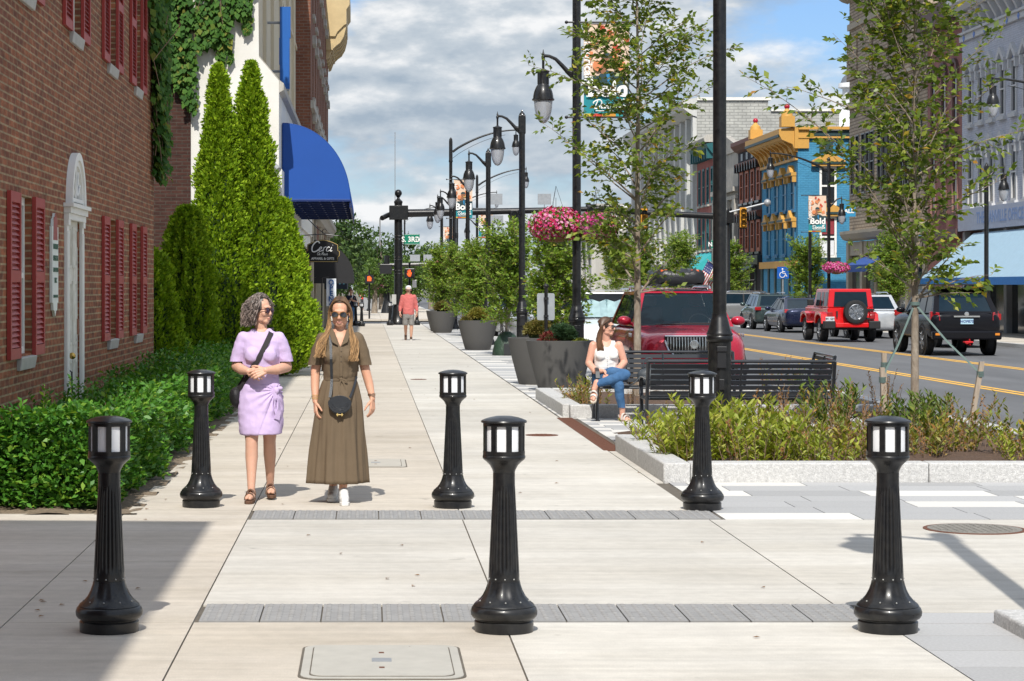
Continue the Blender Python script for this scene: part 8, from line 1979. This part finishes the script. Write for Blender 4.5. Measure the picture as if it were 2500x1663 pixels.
SNK = mat('sneaker_white', (.68,.67,.65), .55, var=.03)
sneaker(t, (.035,-.15,.10), (.08,-1), SNK); sneaker(t, (-.065,.15,.105), (-.1,-1), SNK)
M2F = hmat((.0,-.03,1.505), 0, 0, 0); r = random.Random(9); b = MB(); b.tint = []; BR_, BL_ = (.055,.030,.017), (.44,.27,.13); cap_shell(b, M2, 1.0, (.07,.04,.022), front=-.038, fz=.098)
for k in range(900):
    s = -1 if k % 2 else 1; v = r.random(); y0 = -.042+.15*v; x0 = s*r.uniform(.0,.012); zt = .034+.093*sqrt(max(0, 1-((y0-.02)/.097)**2))
    lay = r.uniform(0,.011); back = r.random()
    side = Vector((s*(.078+lay), .0+.03*(v-.5)+.06*(back-.35)*v, .03)); ear = Vector((s*(.088+lay), .02+.05*back*v-.02*(1-v), -.05))
    if s < 0: ne = Vector((s*(.098+lay*1.6), -.015+.055*back, -.135)); c1 = Vector((s*(.135+.055*r.random()), -.06+.045*back, -.235)); c2 = Vector((s*(.15+.065*r.random()), -.105+.035*back, -.325-.035*r.random()))
    else: ne = Vector((s*(.092+lay), -.02+.05*back, -.135)); c1 = Vector((s*(.115+.035*r.random()), -.075+.04*back, -.235)); c2 = Vector((s*(.10+.045*r.random()), -.125+.03*back, -.355-.03*r.random()))
    P_ = [Vector((x0,y0,zt+.003)), Vector((s*.045,y0-.004,zt-.012+lay*.4)), side, ear, ne, c1, c2]; P_ = catmull(P_, 5); ph = r.uniform(0,6.28); n = len(P_); q = []
    clump = (k//22)*1.7
    for i, p in enumerate(P_[:int(n*r.choice([1,1,.96,.92,.86,.8]))]):
        u = i/(n-1); w_ = .020*max(0,u-.35); pp = p+Vector((sin(u*13+clump)*w_*1.8, cos(u*13+clump)*w_, 0))+Vector((sin(ph+u*5),cos(ph*2+u*4),0))*w_*.5
        wt = min(1, max(0, (u-.42)/.2)); pp = (M2 @ pp).lerp(M2F @ pp, wt)
        if u > .55:
            h_ = BV2.ray_cast(Vector((pp.x,-1,pp.z)), Vector((0,1,0)))
            if h_[0] and pp.y > h_[0].y-.012-lay: pp.y += (h_[0].y-.012-lay*.8-pp.y)*min(1, (u-.55)/.12)
        q.append(pp)
    g = r.choice([.6,.85,1.,1.2,1.45]); c0 = tuple(c*g for c in BR_); gg = g*r.uniform(.65,1.15); c1_ = tuple(min(.75,c*gg) for c in BL_); strand(b, q, .0033, .0018, c0, c1_, 4)
b.build('hair', HAIR, t, smooth=60)
b = MB()
for s in (-1,1): b.ell(M2 @ Vector((s*.078,.0,-.052)), (.006,.006,.012), 8, 6)
b.build('earring', GOLD, t)
for o_ in (W1, bpy.data.objects['shoulder_bag']): o_.scale = (.90, .95, 1)
for o_ in (W2, bpy.data.objects['saddle_bag']): o_.scale = (.88, .95, 1)
# ---------------------------------------------------------------- seated woman
t = thing('person', 'woman in white sleeveless top and blue jeans sitting cross legged on the bench', 'person', (3.07, 28.55, 0), 0, PPL)
b = MB(); b.loft([(0,.1,.46,.16,.12,.12),(0,.1,.55,.155,.12,.11),(0,.09,.66,.135,.10,.09),(0,.09,.8,.14,.11,.085),(0,.1,.9,.15,.095,.085),(0,.11,.97,.145,.07,.075),(0,.115,1.0,.10,.06,.06),(0,.12,1.04,.055,.05,.05)], 24)
b.chain([(-.165,.11,.96),(-.225,.09,.73),(-.16,-.05,.635),(-.06,-.125,.635)], [.054,.046,.042,.027]); b.chain([(.165,.11,.96),(.235,.10,.74),(.15,-.02,.66),(.045,-.14,.63)], [.054,.046,.042,.027])
H = MB(); hand(H, (-.06,-.125,.64), (.8,-.3,-.25), (.1,.2,-1), (0,-1,.2), .3); H2 = MB(); hand(H2, (.045,-.14,.63), (-.75,-.35,-.4), (0,.2,-1), (0,-1,.1), .3)
b.capsule((-.17,-.36,.50), (-.205,-.375,.405), .04, .034); b.capsule((.165,-.29,.2), (.165,-.275,.09), .042, .034)
foot(b, (.165,-.275,.09), (.55,-1)); 
f2 = MB(); foot(f2, (0,0,.09), (0,-1)); Mf = Matrix.Translation((-.205,-.375,.42)) @ Matrix.Rotation(radians(-18), 4, 'Z') @ Matrix.Rotation(radians(35), 4, 'X') @ Matrix.Translation((0,0,-.09)); b.add(f2.v, f2.f, M=Mf)
M3 = hmat((.01,.085,1.20), radians(62), 0, 0); HD = MB(); head_geo(HD, M3, (0,.115,1.0), .98); fuse([(b,.0065,5),(HD,.0045,3),(H,.003,2),(H2,.003,2)], 'body', SK3, t); lips(t, M3, .98); sunglasses(t, M3, 1., BLKM)
JN = mat('denim_blue', (.045,.115,.24), .85, var=.16, scale=16, col2=(.07,.155,.30), c2scale=5, bump=.2, bscale=70, spec=.2)
b = MB(); b.loft([(0,.1,.44,.18,.13,.14),(0,.1,.52,.178,.13,.13),(0,.1,.60,.16,.115,.11)], 24); b.ell((0,.1,.50), (.18,.14,.1))
b.chain([(-.09,.06,.53),(.05,-.14,.60),(.20,-.32,.60)], [.10,.09,.066]); b.chain([(.20,-.32,.60),(.06,-.37,.55),(-.155,-.36,.485)], [.066,.064,.045]); b.chain([(.09,.06,.50),(.10,-.17,.49),(.115,-.36,.46)], [.10,.088,.064]); b.chain([(.115,-.36,.46),(.125,-.325,.33),(.16,-.29,.17)], [.064,.060,.045])
fuse([(b,.0065,4)], 'jeans', JN, t, lambda c: c.z < .175 and c.x > .1, lambda v, n: .009*(.22-abs(noise.noise(v*10)))+.003*noise.noise(v*34))
WT = mat('fabric_white', (.72,.71,.69), .85, var=.03, bump=.15, bscale=80, spec=.2)
b = MB(); b.loft([(0,.1,.585,.168,.125,.12),(0,.1,.63,.165,.13,.115),(0,.09,.70,.152,.12,.10),(0,.09,.80,.158,.125,.095),(0,.1,.88,.160,.11,.095),(0,.108,.95,.135,.088,.085),(0,.115,.99,.125,.074,.072),(0,.118,1.02,.115,.06,.064)], 36)
for s in (-1,1): b.ell((s*.075,.0,.83), (.072,.06,.064))
top = fuse([(b,.006,4)], 'top', WT, t, lambda c: c.z > .93 and (c.x/.062)**2+((c.z-1.02)/.085)**2 < 1 or c.z > 1.02, lambda v, n: .011*(.22-abs(noise.noise(Vector((v.x*10,v.y*10,v.z*13)))))+.003*sin(v.z*120)*max(0,1-abs(v.z-.64)/.06))
b = MB()
for z in (.68,.73,.78,.83): b.ell((0,-.055 if z > .7 else -.04,z), .006, 8, 6)
b.build('button', mat('button_grey_white', (.45,.45,.45), .4), top)
WS, WSS = mat('sandal_white', (.62,.58,.54), .6), mat('sandal_sole_cream', (.55,.47,.38), .7)
sandal(t, (.165,-.275,.113), (.55,-1), 0, WSS, WS)
e = thing('tmp', 'x', 'x'); sandal(e, (0,0,.113), (0,-1), 0, WSS, WS, 'sandal'); Ms = Matrix.Translation((-.205,-.375,.42)) @ Matrix.Rotation(radians(-18), 4, 'Z') @ Matrix.Rotation(radians(35), 4, 'X') @ Matrix.Translation((0,0,-.105))
for ch in list(e.children): ch.parent = t; ch.matrix_basis = Ms
bpy.data.objects.remove(e)
r = random.Random(2); b = MB(); b.tint = []; cap_shell(b, M3, 1., (.05,.028,.018), front=-.05, fz=.06)
for k in range(420):
    s = -1 if k % 2 else 1; v = r.random(); y0 = -.06+.17*v; zt = .034+.092*sqrt(max(0,1-((y0-.02)/.097)**2)); lay = r.uniform(0,.016); bk = r.random()
    P_ = [Vector((s*.006,y0,zt+.003)),Vector((s*.047,y0+.002,zt-.014)),Vector((s*(.083+lay),.02+.03*bk*v,.02)),Vector((s*(.09+lay),.03+.06*bk,-.08)),Vector((s*(.10+lay),.03+.07*bk,-.17)),Vector((s*(.105+lay),.0+.09*bk,-.25-.06*r.random()))]
    P_ = catmull(P_, 4); ph = r.uniform(0,6.3); q = [M3 @ (p+Vector((sin(ph+i*.5),cos(ph+i*.4),0))*.003*(i/len(P_))) for i, p in enumerate(P_)]; g = r.choice([.7,1.,1.3,1.6]); strand(b, q, .0042, .0026, tuple(c*g for c in (.05,.028,.017)), tuple(c*g for c in (.11,.055,.03)))
b.build('hair', HAIR, t, smooth=60)
t2 = thing('handbag', 'slouchy dark grey handbag lying on the bench beside the seated woman', 'bag', (3.62, 28.62, .44)); b = MB(); b.ell((0,0,.11), (.16,.09,.12), 20, 12); b.v = [(x+.02*noise.noise(Vector((x*9,y*9,z*9))), y, max(0, z+.02*noise.noise(Vector((x*11,y*7,2))))) for x,y,z in b.v]; b.build('pouch', mat('bag_grey', (.05,.06,.07), .5, bump=.5, bscale=16), t2)
b = MB(); b.tube(catmull([(-.08,0,.2),(-.06,-.02,.33),(.03,-.02,.35),(.09,0,.21)]), .009, 6); b.tube(catmull([(-.12,-.05,.12),(-.2,-.1,.04),(-.26,-.08,.01)]), .008, 6); b.build('handle', MATS['bag_grey'], t2)
# ---------------------------------------------------------------- man walking away
t = thing('person', 'man seen from behind in pink hoodie, grey shorts and white cap walking away', 'person', (1.30, 72.0, 0), 0, PPL)
b = MB(); b.loft([(0,0,.85,.15,.1,.11),(0,0,1.1,.15,.1,.1),(0,0,1.4,.17,.09,.09),(0,0,1.47,.1,.06,.06),(0,0,1.52,.06,.055,.055)], 20)
b.chain([(.09,0,.9),(.095,-.05,.5),(.095,-.03,.38),(.085,.02,.09)], [.09,.06,.06,.038]); b.chain([(-.09,0,.9),(-.09,-.02,.5),(-.09,.1,.4),(-.085,.30,.18)], [.09,.06,.058,.038])
for s in (-1,1): b.chain([(s*.2,0,1.42),(s*.245,.03,1.13),(s*.275,-.02,.9)], [.06,.05,.032])
H = MB(); hand(H, (-.275,-.02,.9), (-.05,-.05,-1), (.9,.2,0), (.1,-1,0), .6, 1.1); H2 = MB(); hand(H2, (.275,-.02,.9), (.05,-.05,-1), (-.9,.2,0), (-.1,-1,0), .6, 1.1)
M4 = hmat((0,-.03,1.64), pi, 0, 0); HD = MB(); head_geo(HD, M4, (0,0,1.47), 1.03, .06); fuse([(b,.008,5),(HD,.006,3),(H,.0045,2),(H2,.0045,2)], 'body', SK1, t)
HOO = mat('fabric_coral', (.52,.145,.135), .9, var=.08, scale=9, spec=.15); b = MB()
b.loft([(0,0,.83,.175,.125,.135),(0,0,.88,.185,.135,.145),(0,0,1.0,.19,.14,.14),(0,0,1.2,.19,.125,.125),(0,0,1.38,.20,.11,.115),(0,0,1.46,.15,.085,.095),(0,.01,1.51,.09,.07,.075)], 32)
for s in (-1,1): b.chain([(s*.185,0,1.41),(s*.25,.03,1.13),(s*.272,.0,.97)], [.075,.066,.052])
fuse([(b,.008,4)], 'hoodie', HOO, t, None, lambda v, n: .014*(.22-abs(noise.noise(Vector((v.x*8,v.y*8,v.z*8)))))+.005*noise.noise(v*26))
b = MB(); b.ell((0,.085,1.46), (.115,.06,.085)); b.ell((0,.06,1.51), (.09,.06,.04)); b.ell((0,.12,1.42), (.06,.04,.05)); fuse([(b,.007,3)], 'hood', HOO, t)
SHT = mat('fabric_camo', (.16,.15,.14), .9, var=.1, col2=(.24,.23,.22), c2scale=12, spec=.15); b = MB(); b.loft([(0,0,.70,.17,.12,.13),(0,0,.88,.175,.13,.14)], 28); b.chain([(.09,0,.8),(.1,-.04,.53)], [.105,.096]); b.chain([(-.09,0,.8),(-.1,-.01,.53)], [.105,.096])
fuse([(b,.008,3)], 'shorts', SHT, t, lambda c: c.z < .49, lambda v, n: .008*noise.noise(v*13))
CAPW = mat('cap_white', (.62,.62,.63), .8); b = MB(); b.lathe([(.098,0),(.1,.03),(.092,.07),(.07,.1),(.03,.115),(.005,.117)], 24, (0,-.015,1.665), sy=1.15); b.hexa([(-.07,-.1,1.672),(.07,-.1,1.672),(.05,-.2,1.662),(-.05,-.2,1.662)], [(-.07,-.1,1.68),(.07,-.1,1.68),(.05,-.2,1.67),(-.05,-.2,1.67)]); c = b.build('cap', CAPW, t); b = MB(); b.box(-.03,.03,.094,.1,1.69,1.705); b.build('cap_strap', GREY, c, smooth=0)
b = MB(); b.ell((0,.02,1.63), (.083,.085,.07)); b.build('hair', mat('hair_brown', (.06,.035,.02), .7), t)
SHB = mat('shoe_brown', (.07,.04,.025), .7); sneaker(t, (.085,.02,.1), (0,-1), SHB); sneaker(t, (-.085,.33,.17), (0,-1), SHB, -.9)
# ---------------------------------------------------------------- red haired woman, far figures
def far_person(label, loc, rz, shirt, pants, hairc, s=1., bag=None, longhair=True, skin=SK1):
    t = thing('person', label, 'person', loc, rz, PPL); t.scale = (s,)*3; b = MB()
    b.loft([(0,0,.8,.14,.1,.1),(0,0,1.0,.13,.09,.08),(0,0,1.3,.15,.085,.08),(0,0,1.36,.08,.06,.06)], 18)
    for sx, dy in ((-1,-.05),(1,.06)): b.chain([(sx*.09,0,.85),(sx*.085,dy,.46),(sx*.08,dy+.04,.09)], [.085,.055,.035]); foot(b, (sx*.08,dy+.04,.09), (sx*.15,-1))
    b.chain([(-.17,.0,1.3),(-.24,.02,1.08),(-.06,-.19,1.13)], [.05,.043,.028]); b.chain([(.17,.0,1.3),(.24,.02,1.08),(.06,-.19,1.12)], [.05,.043,.028])
    H = MB(); hand(H, (-.06,-.19,1.13), (.6,-.5,.4), (.2,.3,1), (0,-.3,1), .6); H2 = MB(); hand(H2, (.06,-.19,1.12), (-.6,-.5,.3), (-.2,.3,1), (0,-.3,1), .6)
    M = hmat((0,-.03,1.53), radians(4), 0, .25); HD = MB(); head_geo(HD, M, (0,.01,1.33)); fuse([(b,.01,3),(HD,.007,3),(H,.005,1),(H2,.005,1)], 'body', skin, t); eyes(t, M); lips(t, M)
    b = MB(); b.loft([(0,0,.82,.165,.12,.12),(0,0,1.0,.15,.11,.1),(0,0,1.18,.165,.13,.1),(0,0,1.3,.17,.09,.09),(0,0,1.36,.09,.065,.07)], 24)
    for sx in (-1,1): b.chain([(sx*.16,0,1.29),(sx*.225,.02,1.13)], [.065,.062])
    sh = fuse([(b,.009,3)], 'shirt', shirt, t, None, lambda v, n: .005*noise.noise(v*15)); b = MB(); b.loft([(0,0,.72,.165,.115,.125),(0,0,.86,.16,.115,.115)], 20)
    for sx, dy in ((-1,-.05),(1,.06)): b.chain([(sx*.09,0,.8),(sx*.085,dy,.46),(sx*.08,dy+.035,.14)], [.098,.072,.055])
    fuse([(b,.01,3)], 'trousers', pants, t); b = MB(); b.tint = []; cap_shell(b, M, 1.03, hairc, front=-.05, fz=.06); rr = random.Random(3)
    if longhair:
        for k in range(160):
            sx = -1 if k % 2 else 1; v = rr.random(); P_ = catmull([(sx*.01,-.05+.15*v,.12),(sx*.07,.0+.06*v,.08),(sx*(.09+.02*v),.03+.04*v,-.08),(sx*(.12+.04*rr.random()),-.02+.08*v,-.22),(sx*(.13+.04*rr.random()),-.05+.1*v,-.34)], 4); g = rr.uniform(.6,1.4); strand(b, [M @ p for p in P_], .008, .005, tuple(c*g for c in hairc), tuple(c*g*1.3 for c in hairc))
    b.build('hair', HAIR, t, smooth=60); return t
RH = far_person('red haired woman in a navy shirt looking at her phone by the far bollards', (-.80,101.4,0), .1, mat('fabric_navy', (.012,.016,.035), .85), JN, (.14,.03,.015), 1.0)
b = MB(); b.ribbon([(.09,-.06,1.36),(.03,-.14,1.22),(-.05,-.14,1.08),(-.15,-.06,.92)], Vector((0,-1,.2)), .035, .006); b.build('strap', WT, RH)
t = thing('phone', 'dark phone held by the red haired woman', 'phone', (-.80, 101.13, 1.16)); b = MB(); b.box(-.04,.04,-.006,.006,0,.15, M=Matrix.Rotation(-.6, 4, 'X')); b.build('case', BLKM, t, smooth=0, bevel=.004); b = MB(); b.box(-.035,.035,.0061,.0075,.008,.142, M=Matrix.Rotation(-.6, 4, 'X')); b.build('screen', GLASS, t, smooth=0)
t = thing('tan_bag', 'tan shoulder bag at the hip of the red haired woman', 'bag', (-.55, 101.3, .86)); b = MB(); b.box(-.13,.13,-.06,.06,0,.2); b.build('pouch', mat('bag_tan', (.20,.11,.06), .6), t, smooth=0, bevel=.03); b = MB(); b.tube(catmull([(-.1,0,.18),(-.08,.06,.4),(.03,.06,.42),(.1,0,.18)]), .012, 6); b.build('handle', MATS['bag_tan'], t)
far_person('tiny distant person in a red shirt beyond the side street', (-.45,172,0), .5, mat('fabric_red', (.45,.02,.02), .8), mat('fabric_dark', (.03,.03,.035), .8), (.03,.02,.015), 1.0, longhair=False)
# ================================================================== repeated pieces of one mesh become parts of their own
def split_islands(o):
    me = o.data; bm = bmesh.new(); bm.from_mesh(me); bm.faces.ensure_lookup_table(); seen = set(); isl = []
    for f in bm.faces:
        if f.index in seen: continue
        st = [f]; seen.add(f.index); cur = []
        while st:
            g = st.pop(); cur.append(g)
            for v in g.verts:
                for h in v.link_faces:
                    if h.index not in seen: seen.add(h.index); st.append(h)
        isl.append(cur)
    if 1 < len(isl) <= 100:
        nm = o.name.split('.')[0]
        for cur in isl:
            vs = list({v for f in cur for v in f.verts}); ix = {v: i for i, v in enumerate(vs)}
            m2 = bpy.data.meshes.new(nm); m2.from_pydata([tuple(v.co) for v in vs], [], [tuple(ix[v] for v in f.verts) for f in cur])
            for m in me.materials: m2.materials.append(m)
            c = bpy.data.objects.new(nm, m2); COL.objects.link(c); c.parent = o.parent; c.matrix_basis = o.matrix_basis.copy()
            for ch in list(o.children): ch.parent = c
        bpy.data.objects.remove(o)
    bm.free()
SPLIT = {'brick_panel','cornice_bracket','tan_pilaster','brick_pier','shop_pier','dark_panel','cornice_panel','diamond_trim','sign_back','column','pilaster','storefront_frame','red_shapes','bolt','hood_band','cornice','stone_trim','door_pillar','clamp','bracket','earring','stripe','reflector','strap_band','fender_port','stars','hinge'}
for o_ in [o for o in bpy.data.objects if o.type == 'MESH' and o.name.split('.')[0] in SPLIT and o.data.users == 1]: split_islands(o_)
